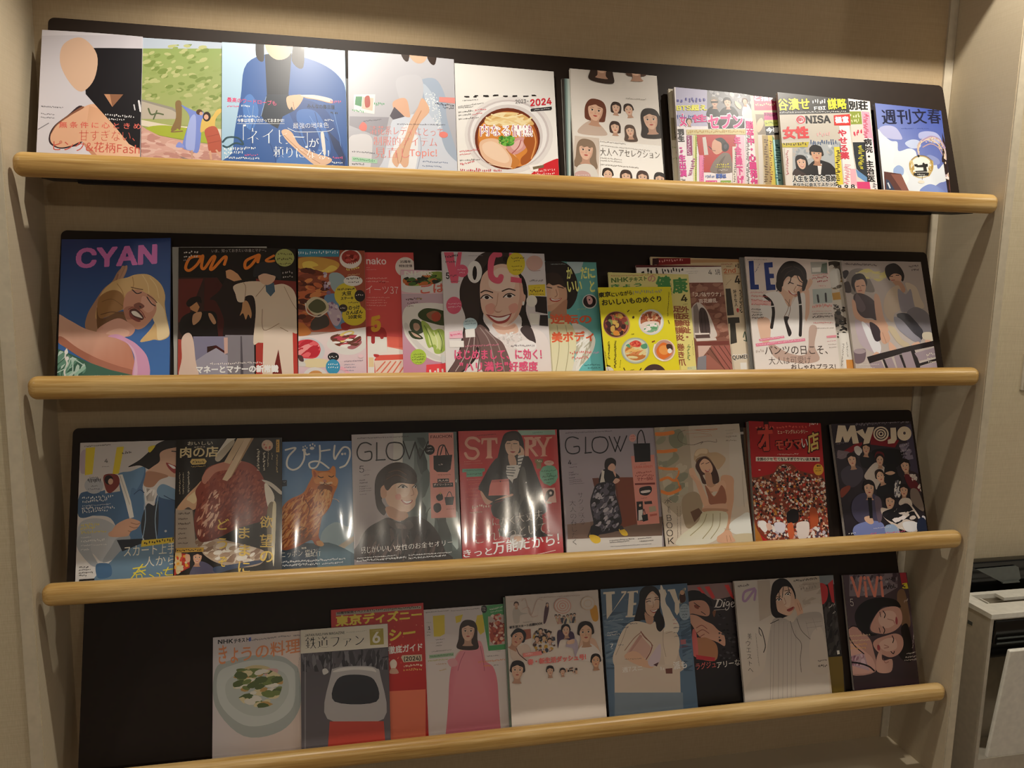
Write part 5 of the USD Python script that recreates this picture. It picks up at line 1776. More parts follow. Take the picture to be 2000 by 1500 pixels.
R 8fa09c:5c6a68:a9b8b4:4a5452 5 40 12.3 30.7 3 90 285 580 470 574 458 68 277 79
P d8d4cc 187 618 227 617 222 465 180 466
S 2f211c 98 389 114 428 149 457 190 471 235 464 270 437 284 407 278 382 252 383 218 404 177 386 147 357 125 308 144 268 133 239 105 270 96 329
S e6bfa4 137 367 177 386 218 399 258 387 277 361 286 331 275 301 269 272 238 248 203 255 169 271 145 297
S f0d2bc 197 385 237 383 251 342 225 314 191 335
S d0a084 122 358 137 372 147 357 146 322 130 313 121 328
S c99a7e 139 268 164 277 203 255 233 248 237 224 202 211 158 228
S 3a2a22 137 377 153 422 199 445 249 433 283 396 277 372 247 373 207 379 177 371 151 347
C 6a4a38 3.0 159 427 199 435 238 413
C 6a4a38 3.0 148 397 193 415 238 393
S f4ece4 202 360 219 368 237 358 219 354
E 2a1a16 221 361 7 0 0 -6
C 201412 4.0 199 359 219 370 239 357
S f4ece4 264 357 276 365 282 356 274 353
E 2a1a16 276 358 4 0 0 -5
C 201412 3.5 262 356 275 367 282 360
C c09078 3.5 259 357 267 327 255 320
S b04a44 210 304 235 297 260 301 254 287 234 281 219 289
S fdf8f2 215 302 234 295 257 299 249 290 232 288
S e8a898 185 325 206 329 210 309 190 305
S 2d2423 113 215 153 228 202 206 237 224 282 226 331 199 370 147 397 72 405 27 12 51 23 127 58 184
S 4a3d3a 143 223 177 212 211 195 242 213 261 183 210 166 162 188
S 6a5852 182 202 216 195 230 175 200 166
C 7a6660 3.9 196 186 189 118 203 78
C 7a6660 4.0 216 185 244 125 277 88
R 453835:5a4a46:1d1716 7 50 3.9 8.8 5 80 82 173 230 175 350 158 376 48 60 58
# tote_panel|pink panel with black tote bags
P e89c90 344 599 458 599 454 214 341 216
T 6a2a28 352 574 98 1 0 14|i2|FAUCHON
P 1d1b1e 362 495 449 497 438 431 422 419 376 421 361 434
C 1d1b1e 4.6 379 495 391 535 412 542 419 524 420 498
C 1d1b1e 4.6 394 499 406 535 416 535 431 498
K b8a8a4 382 448 23 3 0 10 4
P 1d1b1e 376 390 428 390 429 373 376 372
P 1d1b1e 354 371 447 371 447 352 355 352
T f0d8d4 379 377 46 0 0 10|j3|大人の
T f0d8d4 358 358 84 0 0 11|j2|デイリートート
K 8a3a38 375 405 64 0 0 6 16
P 1d1b1e 405 306 449 307 442 271 410 271
C 1d1b1e 3.0 414 305 424 327 433 327 441 305
S 1d1b1e 367 312 387 324 397 316 396 296 376 292
S 1d1b1e 355 273 370 282 385 276 387 251 368 239 354 253
E c8a860 387 324 4 0 0 -5
K 8a3a38 410 250 38 1 0 5 12
E 161618 346 522 23 -1 -1 -23
K e8e4e4 336 529 21 0 0 7 4
K e8e4e4 332 514 28 1 0 8 5
# masthead|thin black capitals
C 17141a 5.5 85 554 63 564 38 557 23 527 29 497 53 483 83 490 84 522 57 522
L 17141a 5.5 110 562 108 483
L 17141a 5.5 105 484 145 485
C 17141a 5.6 188 561 162 555 151 523 161 492 188 480 216 490 231 523 218 554 188 561
L 17141a 5.1 228 564 253 484
L 17141a 5.1 253 484 281 559
L 17141a 5.1 281 559 301 484
L 17141a 5.1 301 484 341 560
# headline
T f4efe8 31 79 108 4 0 29|jm|感じがいい
T f4efe8 178 82 255 12 0 26|j-1m|女性のお金セオリー
T e8d8d0 144 81 34 3 0 24|jm|い
# small_print
K 4a4044 24 581 232 2 0 7 50
T 3a3034 31 432 20 0 0 29|i-1|5
K 6a6064 55 438 25 2 0 4 8
K 3a3034 49 417 25 2 0 6 5
K 3a3034 30 393 26 2 0 7 6
K 3a3034 30 381 36 2 0 8 9
K 3a3034 29 367 36 1 0 6 9
K 4a4044 29 357 53 2 0 5 14
K 4a4044 29 347 53 2 0 5 14
K 4a4044 30 332 32 2 0 4 10
K ffffff 12 57 171 3 0 7 36
K ffffff 11 44 215 3 0 12 38
K ffffff 234 57 193 2 0 7 40
K ffffff 234 42 168 4 0 10 30
@2 -0.2021 -0.0125 -0.44 0.2348 0.2997 0.0090 0.00 0.0050 c83438 bow 0.003 film|magazine|red magazine with a woman in a black coat holding a coral handbag|
# cover_photo
P d23f40,be2430,213,598,187,24 -15 626 537 617 499 -15 -36 12
P 9fc0ac 278 598 461 598 462 574 293 574
P 2c2226 189 402 235 420 295 418 302 349 259 293 200 304
S 241a18 200 548 217 583 253 595 283 589 302 556 307 497 301 438 285 418 235 420 203 372 173 383 165 422 183 490
S e8c0a4 218 548 231 563 262 565 281 547 284 512 273 488 253 478 230 486 217 514
S 33241f 215 533 216 568 242 585 273 582 286 552 281 547 261 552 241 548 226 548
C 2a1a16 3.0 225 537 241 538
C 2a1a16 3.0 256 536 273 535
C c09078 2.5 248 533 244 513 252 510
S b44a48 238 499 251 501 264 498 251 492
S d8ac90 230 486 258 478 266 439 245 424 231 449
P e6e2dc 220 435 306 438 273 380 248 371 242 351 213 391
L 24242c 3.5 223 427 255 424
L 24242c 3.5 217 415 259 412
L 24242c 3.5 216 403 254 400
L 24242c 3.5 216 391 248 386
S e8c0a4 285 527 304 507 303 477 283 477 273 488 289 497
P eae6e0 275 478 303 482 309 447 299 403 279 404 272 448
L 24242c 4.5 273 465 308 472
L 24242c 4.5 274 451 310 456
L 24242c 4.5 276 436 308 440
L 24242c 4.5 278 421 305 425
S 231f22 146 442 182 470 199 401 218 381 242 351 229 294 158 267 138 258 120 288 92 322 83 337 104 375
S 2e2a2a 308 482 337 456 351 417 381 327 393 269 398 220 374 197 371 134 390 105 181 114 184 180 146 210 143 258 209 285 252 351 274 399
S 3c3834 188 266 228 274 267 263 275 205 214 189 166 219
S 4a4640 285 418 305 418 310 320 277 253 272 350
R 38342f:4a463e:1d1b1c 6 40 4.9 11.7 5 80 188 257 361 318 375 211 361 135 192 142
S d8d0cc 221 112 260 120 284 100 287 62 233 64
S e8c0a4 240 111 270 110 269 91 244 92
E d8d4d0 308 354 4 0 0 -4
S e0a890 92 322 101 317 120 288 149 272 164 281 229 303 244 303 234 293 159 277 119 259 96 298
# handbag
C 17141a 6.9 168 373 164 393 179 407 199 406 214 396 213 374
P e88078 147 371 225 374 227 357 227 299 128 300 136 345
P d06860 147 371 225 374 226 362 145 359
E 2a1a1c 186 363 3 0 0 -3
# masthead|pale coral serif capitals
C f0b098 12.8 95 551 76 565 47 564 34 542 50 522 79 514 89 492 70 472 41 476 29 496
P f0b098 106 564 181 565 180 536 174 537 170 554 153 554 150 481 156 470 121 470 129 481 132 555 116 554 110 535 105 536
P f0b098 306 565 348 566 368 550 364 525 343 515 374 475 359 473 330 513 328 511 327 476 308 476 312 551
P c82f36 331 553 346 550 347 531 331 526
P f0b098 358 564 389 566 389 559 381 557 402 524 417 557 412 563 446 566 443 558 432 556 410 513 408 482 418 474 382 473 391 481 391 512 366 555 358 556
# headline|white lettering
T e88c7c 53 150 86 11 0 41|j-1m|大「と
T f4ece4 142 163 101 5 0 35|jm|にかく
T f4ece4 251 172 146 14 0 43|jm|大丈夫、
T f4ece4 61 87 100 11 0 44|jm|これ
T f4ece4 166 100 245 23 0 49|jm|買っといて、
T ffffff 3 29 133 6 0 33|j2m|きっと
T ffffff 139 36 314 29 0 57|j2m|万能だから!
C f4d0c8 3.4 345 27 386 33 431 41
# badge
P 78b898 392 425 423 434 448 426 462 404 462 374 449 350 423 335 393 347 376 372 375 401
E e8b8a8 423 442 24 -1 -1 -12
K c04a4a 411 442 26 1 0 5 5
K 2a4a3c 385 400 72 4 0 8 12
K 2a4a3c 407 386 23 1 0 8 4
K 2a4a3c 386 371 69 5 0 14 12
K 2a4a3c 393 359 51 3 0 12 8
K 2a4a3c 405 346 18 0 0 8 3
P 6fae94 12 425 116 425 115 411 105 409 104 389 30 387 31 411 12 409
# inset_photo
P f0c0b4 386 325 445 326 449 258 390 256
S 3a2a2c 394 278 403 307 422 319 439 311 435 291 415 282 398 259
E f4e4dc 423 302 7 0 0 -8
E f4ece4 411 258 15 -1 0 -5
P 8a7a4c 355 461 394 462 393 445 385 443 384 416 361 417 361 443 355 444
K e8dcc0 365 446 23 0 0 13 4
# small_print
K 7a1c24 84 573 92 6 0 7 30
K 4a7a64 349 581 51 3 0 7 12
K f0a898 23 455 76 3 0 6 16
K f0a898 23 445 84 2 0 5 18
K 2c4a40 22 414 89 2 0 6 18
K 2c4a40 36 396 64 2 0 8 10
K f0b8a8 30 373 69 2 0 4 14
K e87060 37 363 56 1 0 5 14
K e87060 34 351 59 2 0 7 12
K e87060 36 329 51 2 0 9 8
K e87060 23 317 64 0 0 5 10
K e87060 37 300 44 2 0 7 8
K e87060 27 286 73 0 0 7 10
K f4d0c0 49 240 83 6 0 21 8
K f4d0c0 39 222 59 1 0 9 10
@2 0.0403 -0.0133 -0.23 0.2404 0.2977 0.0090 0.00 0.0050 aba0a8 flat 0 satin|magazine|mauve magazine with a woman in a dark floral dress and yellow shoes|
# cover_photo
P b4a9b2,a2969c,195,587,164,149 -13 622 521 611 478 125 -42 148
P 8a6f62 10 153 128 160 123 83 10 83
P 7d6558 123 161 482 169 474 76 123 80
P e4ded8 5 86 475 80 467 -3 1 22
P 6a3a2c 147 362 179 363 187 335 155 317
P 80412c 253 363 353 360 352 140 266 125 264 233
P 6c3624 255 363 263 363 278 144 267 134
C 3a2a26 5.0 108 93 126 131 137 145
S 231a1a 212 425 222 449 249 456 269 443 268 418 251 408 229 399 214 404
S dcae98 230 414 247 429 262 423 264 403 244 393 229 399
S 1d1a20 191 385 214 404 244 393 265 383 284 362 262 353 250 333 192 325 178 346
P e0d8cc 197 400 210 394 205 365 209 340 193 335 183 340 193 375
S dcae98 250 403 265 383 263 363 254 383
S dcae98 246 338 263 358 283 350 272 337 250 331
S 221e28 172 336 251 338 257 283 269 233 279 158 267 134 276 114 244 111 228 107 170 100 119 102 138 150 128 239 143 292
R 8a8490:4a4654:b8b0b8:5c5664:16141c 11 160 4.1 9.2 2 40 171 326 245 333 256 273 271 184 256 135 213 117 151 115 144 160 134 238
S 1a1720 127 141 173 129 160 96 123 92
S f0c83c 113 98 139 99 164 86 165 66 142 60 122 73
S f0c83c 261 120 282 122 301 103 301 89 279 90 265 105
P 3a3438 262 135 278 136 287 119 265 115
# tote_panel|pink side panel with a black tote bag
P e89a8c 348 461 467 465 466 138 354 135
P 1b191c 365 521 450 521 446 433 366 431
C 1b191c 5.3 385 516 391 562 410 585 421 561 426 520
E f0b0a4 363 548 18 0 -2 -19
K c8685c 353 552 22 2 0 8 4
K c8685c 352 540 22 1 0 8 4
K 8a4a44 390 418 32 1 0 6 8
T d85a50 360 402 94 2 0 11|i1|LAURA ASHLEY
K 9a3a34 368 375 78 2 0 12 10
K 9a3a34 362 360 94 2 0 12 12
T 9a3a34 371 340 78 4 0 17|j2|マナーBAG
P 7a2a26 357 331 459 331 459 322 357 323
S 2a2426 379 306 403 314 436 314 439 291 416 272 384 276 377 289
S e8dcd8 386 293 429 297 428 287 390 283
P 1e1c1e 358 244 390 245 386 154 356 155
E 1e1c1e 373 234 10 0 -1 -11
E e8c0a8 375 226 6 0 -1 -7
P e8e4e0 365 204 386 206 385 159 361 155
P 1b191c 379 179 409 185 410 155 384 149
C 1b191c 3.1 384 179 392 208 398 186
P 3a2a2c 397 243 435 245 437 231 399 230
P b8a890 419 217 452 221 455 196 420 192
P c86a5c 420 182 457 185 457 176 421 172
K 7a3a34 382 256 32 2 0 5 6
# masthead|thin black capitals
C 17141a 5.6 90 551 62 560 35 550 25 520 34 490 59 480 89 488 91 513 66 513
L 17141a 5.7 127 557 122 481
L 17141a 5.6 119 482 151 484
C 17141a 5.7 198 557 168 549 157 521 164 491 195 480 224 492 237 522 225 551 198 557
L 17141a 5.2 245 558 270 484
L 17141a 5.2 270 484 299 557
L 17141a 4.7 270 554 297 485
L 17141a 5.2 297 485 334 559
# headline|black handwritten columns
T 1d171c 70 151 27 -1 0 147|j-2v|サクラ咲る
T 1d171c 27 61 31 -2 0 203|j-2v|大人の春じたく
# small_print
K 4a4048 29 576 234 5 0 7 50
T 2a2228 33 429 16 2 0 21|i1|4
K 5a5058 50 428 29 2 0 4 8
K 4a4048 38 414 38 2 0 6 6
K 2a2228 34 388 22 2 0 7 5
K 2a2228 34 378 47 3 0 7 10
K 2a2228 33 363 29 2 0 7 5
K 4a4048 33 353 60 3 0 5 14
K 4a4048 33 345 64 3 0 5 16
K 4a4048 33 337 74 1 0 4 18
K 3a3034 210 66 126 4 0 7 24
K 3a3034 211 57 97 3 0 8 18
K 3a3034 351 68 69 3 0 7 14
K 3a3034 358 56 72 2 0 7 14
K 3a3034 213 40 205 3 0 4 40
@2 0.2833 -0.0164 0.91 0.2202 0.2996 0.0150 1.04 0.0050 d8c8b4 lift 0.004 satin|magazine|cream swimwear magazine with a woman in a straw hat and orange ribbon letters|
# cover_photo
P cdbda8,e0d2c0,109,582,375,122 -12 638 547 615 463 -30 -77 9
P b8a890 0 597 176 605 165 233 79 165 -1 243
S 96947a 18 467 56 485 97 473 110 443 70 415 27 407
S 8a8a70 75 564 126 587 148 551 144 511 99 493 70 519
R a09c80:b8b098:c8bca4:90907a 4 26 11.2 22.5 2 40 9 587 151 581 145 332 113 236 24 280
S a89478 103 246 171 281 207 230 175 135 110 115
P 6a4a34 139 186 183 202 201 177 154 136
S d8ccbc 381 520 453 527 453 315 430 217 366 221
S c8a884 188 454 204 480 237 487 263 480 269 465 309 463 344 441 347 421 322 392 299 381 278 424 243 451 205 443 187 429
S 8a6a4a 193 428 210 443 248 448 273 429 294 383 269 395 230 427 206 408
S e4cca8 191 458 209 480 240 486 260 479 255 460 223 462 201 450
S 4a2c20 189 399 209 433 248 446 277 414 298 373 304 328 291 314 259 311 252 346 222 357 238 317 217 318 206 358
S e6b898 212 413 236 436 262 425 277 394 271 370 249 361 224 372 213 393
C 2a1a14 2.6 220 410 234 416
C 2a1a14 2.6 244 411 262 417
S b04a44 235 382 248 378 262 385 256 373 242 371
S fbf4ee 238 380 249 377 260 383 252 375
S c8987a 234 367 265 363 270 315 290 304 254 267 237 307
S e2b494 155 381 177 385 185 359 203 334 215 299 231 253 243 218 235 199 214 201 199 250 184 310 176 330 158 356
S e8bc9c 161 381 180 384 190 359 203 334 193 334 174 355
S dcaa88 317 347 360 348 379 329 374 290 367 231 349 173 329 101 321 77 301 83 319 150 323 223 310 293
S e2b494 232 307 257 296 280 305 309 323 330 322 330 282 255 277
S a0644a 227 308 245 287 268 251 299 289 314 303 329 272 322 214 247 213 236 253
C c88a68 3.1 245 287 268 252 298 284
S dcae90 242 213 322 214 322 189 286 184 212 181 203 201
S c09070 211 198 322 189 317 175 209 181
S d0c8a0,f4f4e8,170,184,205,36 206 181 317 175 322 125 295 79 237 39 152 26 49 38 85 83 130 109 175 140
C a8a078 4.0 221 171 194 124 126 75
C a8a078 4.1 253 169 240 111 187 57
C a8a078 3.6 290 171 277 109 228 54
S f2f4ee 331 115 389 150 439 162 466 77 389 62 337 76
S dcd0b0 346 61 400 67 447 59 442 20 342 32
S e8b898 260 57 283 72 312 87 332 81 340 56 347 31 268 32
C b88868 2.5 309 63 310 34
C b88868 2.5 325 62 329 35
L c8b8a0 3.0 302 95 333 91
S e8bc9c 157 391 178 394 181 374 164 361 154 371
# masthead|orange ribbon letters
C f08a3c 18.4 7 567 44 566 92 571
C f08a3c 16.2 3 482 45 481 98 485
C f08a3c 13.1 3 404 41 397 94 394
C f08a3c 13.1 5 345 42 355 67 341 88 340
C f08a3c 15.0 4 291 39 279 77 287 99 298
C f08a3c 7.1 77 341 96 364 103 384
C f08a3c 7.1 92 335 99 300
C c06a2c 2.6 205 578 323 578
S c86a34 103 317 106 305 96 296 94 308
# headline|thin black upright lettering
T 2a2018 12 233 38 -1 0 23|j-1|水
T 2a2018 24 188 15 -1 0 33|j-1|着
T 2a2018 17 151 23 0 0 28|i-1|B
T 2a2018 12 117 29 -1 0 28|i-1|O
T 2a2018 8 80 32 0 0 29|i-1|O
T 2a2018 12 43 29 0 0 29|i-1|K
# title_script
C 6a5a4a 2.1 157 580 123 567 115 537 139 516 186 506 235 516 273 520 310 513 312 528
C 6a5a4a 2.1 196 506 241 519 229 507
C c88a68 1.5 151 576 205 578 257 568 323 576
C c88a68 1.5 160 560 224 562 288 552
K c88060 195 541 97 2 0 5 20
# small_print
K 8a7a68 365 566 49 3 0 4 12
K 8a7a68 366 551 36 1 0 4 10
K 8a7a68 364 533 57 0 0 10 8
K 8a7a68 361 513 57 0 0 10 8
K 5a4a3a 60 70 14 149 5 0 30
K 5a4a3a 77 83 12 134 4 0 28
L a89880 1.6 427 366 416 193
L a89880 1.0 74 267 87 237
@2 0.5107 -0.0049 -2.92 0.1983 0.2978 0.0220 0.00 0.0160 a81c1e flat 0 satin|magazine|thick red book with an orange spine edge and a dense crowd of tiny people|
# cover_photo
P b02024,c22024,217,582,198,326 -27 621 508 637 451 -18 -66 -16
P b8782c -25 120 -4 110 38 13 -22 3
S 8a3a24 -8 298 31 319 115 340 146 381 214 387 256 357 311 343 389 324 402 202 409 22 120 8 45 27 1 100
R 2a1a18:e0b494:b83a30:f0e4d8:5a3a2c:c88a5c:3a2a30:8a5a48:d8c8b8 21 900 4.2 8.9 1 0 -9 293 31 316 121 340 151 376 213 382 256 352 311 338 389 318 402 202 406 52 376 32 120 17 56 32 7 110
R e8c0a4:f4ece4:1d1414:d04030:e8a040 22 240 4.7 7.8 1 0 -5 268 142 330 218 372 310 328 387 293 398 162 294 121 128 130 -2 140
S 1a1416 179 150 208 166 235 156 239 126 226 101 181 96 172 121
S b8542c 303 171 332 171 345 131 335 81 300 62 299 121
R f0e8e4:e8b0a0:c8c0d0:5a4a5a:f8f4f0 23 110 5.2 11.3 1 0 12 105 72 111 159 96 225 96 291 86 396 72 405 37 342 27 175 22 67 32
S f6f2f0 23 105 55 106 70 76 52 52 26 76
S e8e4f0 104 96 143 101 164 86 150 52 112 57
S f0e4e0 225 96 265 106 292 96 281 32 231 22 223 62
S d8683c 175 91 203 96 204 32 181 22 173 62
S e8c0b0 60 91 82 96 91 71 69 61
E 3a2a30 -4 110 5 0 0 -4
# masthead|shaded brush letters
T 3a0c0c 39 440 90 7 0 154|j6|ｵ
T d84a3c 43 445 84 6 0 133|j2|ｵ
T 3a0c0c 134 449 187 14 0 58|j6|モウマい
T d86048 138 453 149 12 0 50|j2|モウマ
T e8e0d8 282 469 34 2 0 45|j2|い
T 3a0c0c 310 435 75 27 0 104|j6|店
T e8c870 315 443 64 22 0 93|j2|店
# headline
P efe6d6 26 418 377 423 375 401 25 396
T 2a1a14 31 399 86 2 0 16|j3|全国のクセ
T c82c24 119 401 23 0 0 16|j3|モ
T 2a1a14 143 401 230 4 0 16|j3|てなしすぎてウマい店大集合!
T f0d8b8 154 534 167 7 0 21|j2|ヒューマングルメンタリー
K e86050 33 556 291 13 0 17 16
# badge
E ecb03c 364 361 28 0 -2 -29
T 3a3010 354 374 24 1 0 11|j3|初
K 5a8a2a 344 361 40 2 0 9 6
K 3a3010 346 351 34 2 0 9 6
# small_print
K f0d8c8 144 428 118 5 0 8 18
K f0d8c8 330 577 52 9 0 16 5
E f0d8d0 42 354 7 0 0 -3
@2 0.7573 -0.0161 0.49 0.2324 0.2960 0.0200 0.00 0.0110 30262e flat 0 satin|magazine|dark pop idol magazine with fat cream capitals and a group of young men|
# cover_photo
P 3a3038,241e26,284,578,198,37 -15 635 535 619 493 -42 -63 -7
P 4a4258 429 574 516 582 504 226 417 283
P 8a1c28 221 554 380 495 349 459 209 480
P 8a1c28 33 445 128 489 164 493 162 480 59 424
R 6a6074:8a8094:4a4252 5 40 6.8 13.6 2 20 376 474 438 483 448 397 386 389
S d8cfc8 113 468 137 475 157 451 136 426 115 442
S 7a6a70 17 456 40 455 85 443 46 414 12 420
S 4a4450 18 343 51 372 99 380 143 358 135 306 76 268 27 291
S 8a4030 6 261 55 279 57 259 5 220
H 1e1618 91 404 60 e2b89c m 4
S 1d1a1e 142 431 173 440 219 433 209 365 144 368
H 2a1e1a 181 458 53 dcae90 m -10
S d2c4b8 150 326 218 386 263 368 281 331 239 291 209 251 168 294
S 18161a 274 362 323 371 342 339 335 297 270 300
S 18161a 216 449 325 455 393 431 345 359 275 373 233 406
S 6a1a24 225 412 239 442 274 436 275 410
H 2a1c1c 250 397 53 e2b89c p -4
S 3a2c34 398 315 425 335 480 301 486 227 408 231
H 1e1618 392 360 62 e2b89c m 6
S 6a1c28 380 316 421 309 470 239 456 229 399 252
R e8e0d8:d8ccc4 6 22 3.4 6.7 2 60 412 325 457 307 475 233 457 234 418 293
S 1c1a1e 209 251 265 311 316 329 359 296 336 235 306 195 224 199
H 33221c 239 315 58 e6bca0 p 14
S e2b89c 269 331 306 340 328 329 297 320
R c8c4cc:f0ece8:6a666e 7 30 3.3 7.8 2 70 315 288 359 296 337 204 302 205
H 1e1618 364 236 56 e2b89c m -8
S e8dcd0 342 198 390 196 396 159 325 168
S 8a7a70 404 242 445 235 466 150 451 130 399 180
S 4a4660 60 197 112 235 182 232 212 200 214 138 183 89 90 89 51 137
H 1d1516 165 256 71 e2b89c m -4
S 7f8cc8 53 76 137 97 206 88 224 56 218 16 57 26
S e2b89c 117 118 153 121 165 90 146 81 120 97
P 17151a 150 213 173 212 163 110 145 111
S 6a5a68 190 211 224 199 215 107 189 94
H 201618 274 184 66 e2b89c m -14
S e4d4c8 217 158 263 151 311 153 375 181 424 116 436 80 404 30 362 33 317 45 263 74 222 117
R 17151a:211d24 9 26 13.1 25.1 2 20 226 137 312 158 374 171 417 106 429 75 377 47 298 72 232 106
R f4ecec:e0d4cc 10 12 8.8 18.6 2 10 269 115 367 130 419 86 376 42 298 72
S f0f2f8 328 75 371 83 417 70 399 36 345 34
S a0b8dc 226 66 274 73 304 41 294 16 231 25
S d8d4dc 446 105 479 82 474 21 450 22
S 1d2a48 419 86 457 94 476 31 410 30
# masthead|fat cream capitals
P f0dcc0 36 584 77 582 84 548 106 581 133 581 142 488 107 487 104 526 82 496 61 496 54 528 38 497 8 496
P f0dcc0 134 549 174 561 185 534 205 568 244 569 201 486 165 482 175 508
E f0dcc0 277 532 45 -2 -6 -38
E 3a2430 277 532 36 -1 -5 -30
E f0dcc0 277 532 30 -1 -4 -25
E 3a2430 277 532 21 -1 -3 -18
E f0dcc0 277 532 16 -1 -2 -13
E 3a2430 277 532 8 0 -1 -7
P f0dcc0 336 561 369 562 365 501 347 481 308 479 311 500 330 505
E f0dcc0 414 529 42 -1 -6 -37
E 5a4a50 415 531 8 0 -1 -8
# headline
K f4f4f4 15 36 43 2 0 12 4
K f06a90 138 28 35 3 0 12 4
K f4f4f4 293 44 36 3 0 12 4
K f06a90 220 28 118 3 0 11 12
# small_print
K 9a9098 138 575 317 8 0 21 34
K c8c0c8 373 453 51 14 0 16 5
K c8c0c8 375 432 56 8 0 14 6
K c8c0c8 379 416 37 6 0 9 5
K f4f0f4 157 57 103 2 0 6 12
K 8a8088 15 482 66 13 0 13 8
K 8a8088 5 415 44 19 0 11 6
@2 0.4679 -0.0115 -1.89 0.0583 0.2918 0.0050 0.00 0.0035 6a5a44 flat 0 satin|magazine|spare brown magazine tucked between the thick red crowd book and swimwear magazine|
# cover_photo
P 3a3028 42 622 153 623 107 -1 37 1
P c8c0b8 62 561 81 563 82 550 63 549
P 6a5038 82 607 102 610 83 34 71 29
@3 -0.7463 -0.0143 0.30 0.1888 0.2576 0.0080 0.00 0.0040 d8d4d4 flat 0 satin|magazine|cookery textbook with orange title and pale blue bowl, leftmost on the bottom shelf|
# cover_photo
P dcd6da,f0dcd0,78,519,343,454 -47 592 453 554 436 -529 -39 -464
S b4bcb8 11 378 78 413 183 425 289 411 342 375 369 335 372 187 287 92 130 88 12 223
S d4dad6 22 356 89 392 183 404 284 390 337 359 352 315 340 190 255 131 130 134 32 231
S c4ccc6 58 321 131 362 236 363 310 330 320 245 256 173 151 173 68 238
S d8c896 131 372 173 382 225 374 246 357 204 345 146 355
S 6a7a44 99 370 131 372 157 354 120 347
S e0b4b4 215 354 241 362 278 354 262 324 225 332
R 7a8a4c:e8dcb0:c8a060:f0ece0:5a6a3a 4 80 7.3 17.7 2 0 99 359 183 368 267 344 299 299 256 209 151 209 89 287
# masthead|orange hiragana
T ee9a68 24 397 83 3 0 81|j1|きょ
T ee9a68 120 402 255 18 0 64|j1|うの料理
# headline
T 2a2a30 21 486 64 -1 0 18|i4|NHK
T 2a2a30 89 483 63 3 0 19|j3|テキスト
P 5a6ac0 152 502 162 504 163 488 152 486
# small_print
K 4a4a54 165 486 106 4 0 10 26
K 4a4a54 279 491 56 1 0 10 12
K 4a4a54 346 491 29 1 0 10 6
K 7a7a84 361 336 9 63 4 0 10
@3 -0.5583 -0.0171 0.00 0.1952 0.2631 0.0170 0.00 0.0050 4a464a flat 0 satin|magazine|railway magazine with a cream title strip over a dark photograph of a train|
# cover_photo
P 4c484e,6a6468,182,420,179,234 -12 596 419 566 388 -557 -19 -504
R 3a363c:5c585e:7a767c:2a262c 6 90 4.3 9.6 4 85 3 424 381 415 385 323 8 344
L 2a262c 6.5 133 419 131 328
L 2a262c 5.5 270 418 268 338
L 2a262c 4.4 348 412 334 316
L 2a262c 5.5 364 378 403 381
S b8b4b4 131 323 148 348 214 352 302 345 335 332 351 304 362 111 113 135
S e0dcd8 142 332 170 346 235 347 313 338 334 316 312 323 235 335
S 2a2a30 158 299 235 314 322 285 331 188 146 205
P c84a3c 123 123 362 101 369 -47 111 -20
P 8a868a 100 -19 380 -48 384 -306 86 -271
S d8d4d0 94 347 110 351 121 334 99 325
L 8a868a 5.3 19 406 12 -410
# masthead
P ece4d2 -4 531 390 529 393 422 -1 424
T 1d1a18 20 443 261 -4 0 50|jm|鉄道ファン
T 4a4a3c 18 496 177 0 0 11|i2|JAPAN RAILFAN MAGAZINE
# numeral|olive square with a white numeral
P b0a03c 307 507 370 507 371 436 309 437
T f4f0e0 320 443 35 1 0 50|i4|6
K e8e0b0 322 497 36 1 0 5 12
# small_print
K 9a9a88 202 498 92 2 0 5 18
K 4a4a3c 74 498 1 5 2 0 2
@3 -0.4887 -0.0148 0.40 0.2123 0.2998 0.0105 0.00 0.0050 c02824 flat 0 satin|magazine|red park guidebook with yellow block lettering, half behind the railway magazine|
# cover_photo
P ca2c26,b8221e,218,591,208,264 -15 653 460 618 408 -591 -39 -529
R e8604a:d84038:f0a080 4 26 2.2 5.0 1 0 250 533 422 547 413 321 255 336
P b0a08c 22 587 415 587 415 573 22 572
P d8c4a8 312 363 318 372 409 368 409 338 323 340
P e87a5a 9 230 420 212 395 -386 -3 -335
# headline|yellow block lettering
T f4d84c 20 524 118 1 0 48|j5|東京
T f4d84c 143 525 273 0 0 48|j5|ディズニー
T f4d84c 261 439 122 6 0 51|j5|シー
T f8f0e8 254 382 159 3 0 35|j4|徹底ガイド
T 3a2a18 325 342 77 -3 0 24|i3|(2024)
K f8e8c8 322 316 88 -3 0 15 12
K f8d070 321 301 88 -4 0 13 10
T 3a2018 26 578 146 1 0 12|j3|40周年記念イベント&
K 3a2018 175 579 237 -2 0 12 26
# cutout
S f0e0d0 261 346 278 358 292 343 288 322 271 312 263 324
S d8a890 265 318 288 316 298 294 259 297
@3 -0.2782 -0.0147 0.20 0.1961 0.2849 0.0090 0.00 0.0040 d8d0cc flat 0 satin|magazine|white magazine with yellow letters and a long-haired woman in pink|
# cover_photo
P dcd2d0,e4d8d2,81,567,70,290 -13 621 430 589 374 -368 -48 -318
P e4cc40 45 539 100 540 98 454 76 444 46 445
P e4cc40 151 529 188 536 176 504 154 498
P e4cc40 256 526 289 528 287 448 267 436 244 480
P 4a9c5c 278 567 394 573 392 360 302 360 292 448
P c8b4a8 308 517 386 521 383 384 308 383
S b04a38 313 474 339 491 374 484 384 450 369 395 329 388 313 418
R d88a6a:e8c0a8:8a2c24:c85a48:f0d8c8 5 60 4.9 10.7 1 0 321 521 381 519 384 450 379 394 319 392 310 456
S e0b8ac 145 352 170 374 191 390 221 407 260 408 278 365 293 270 298 178 128 194 128 285
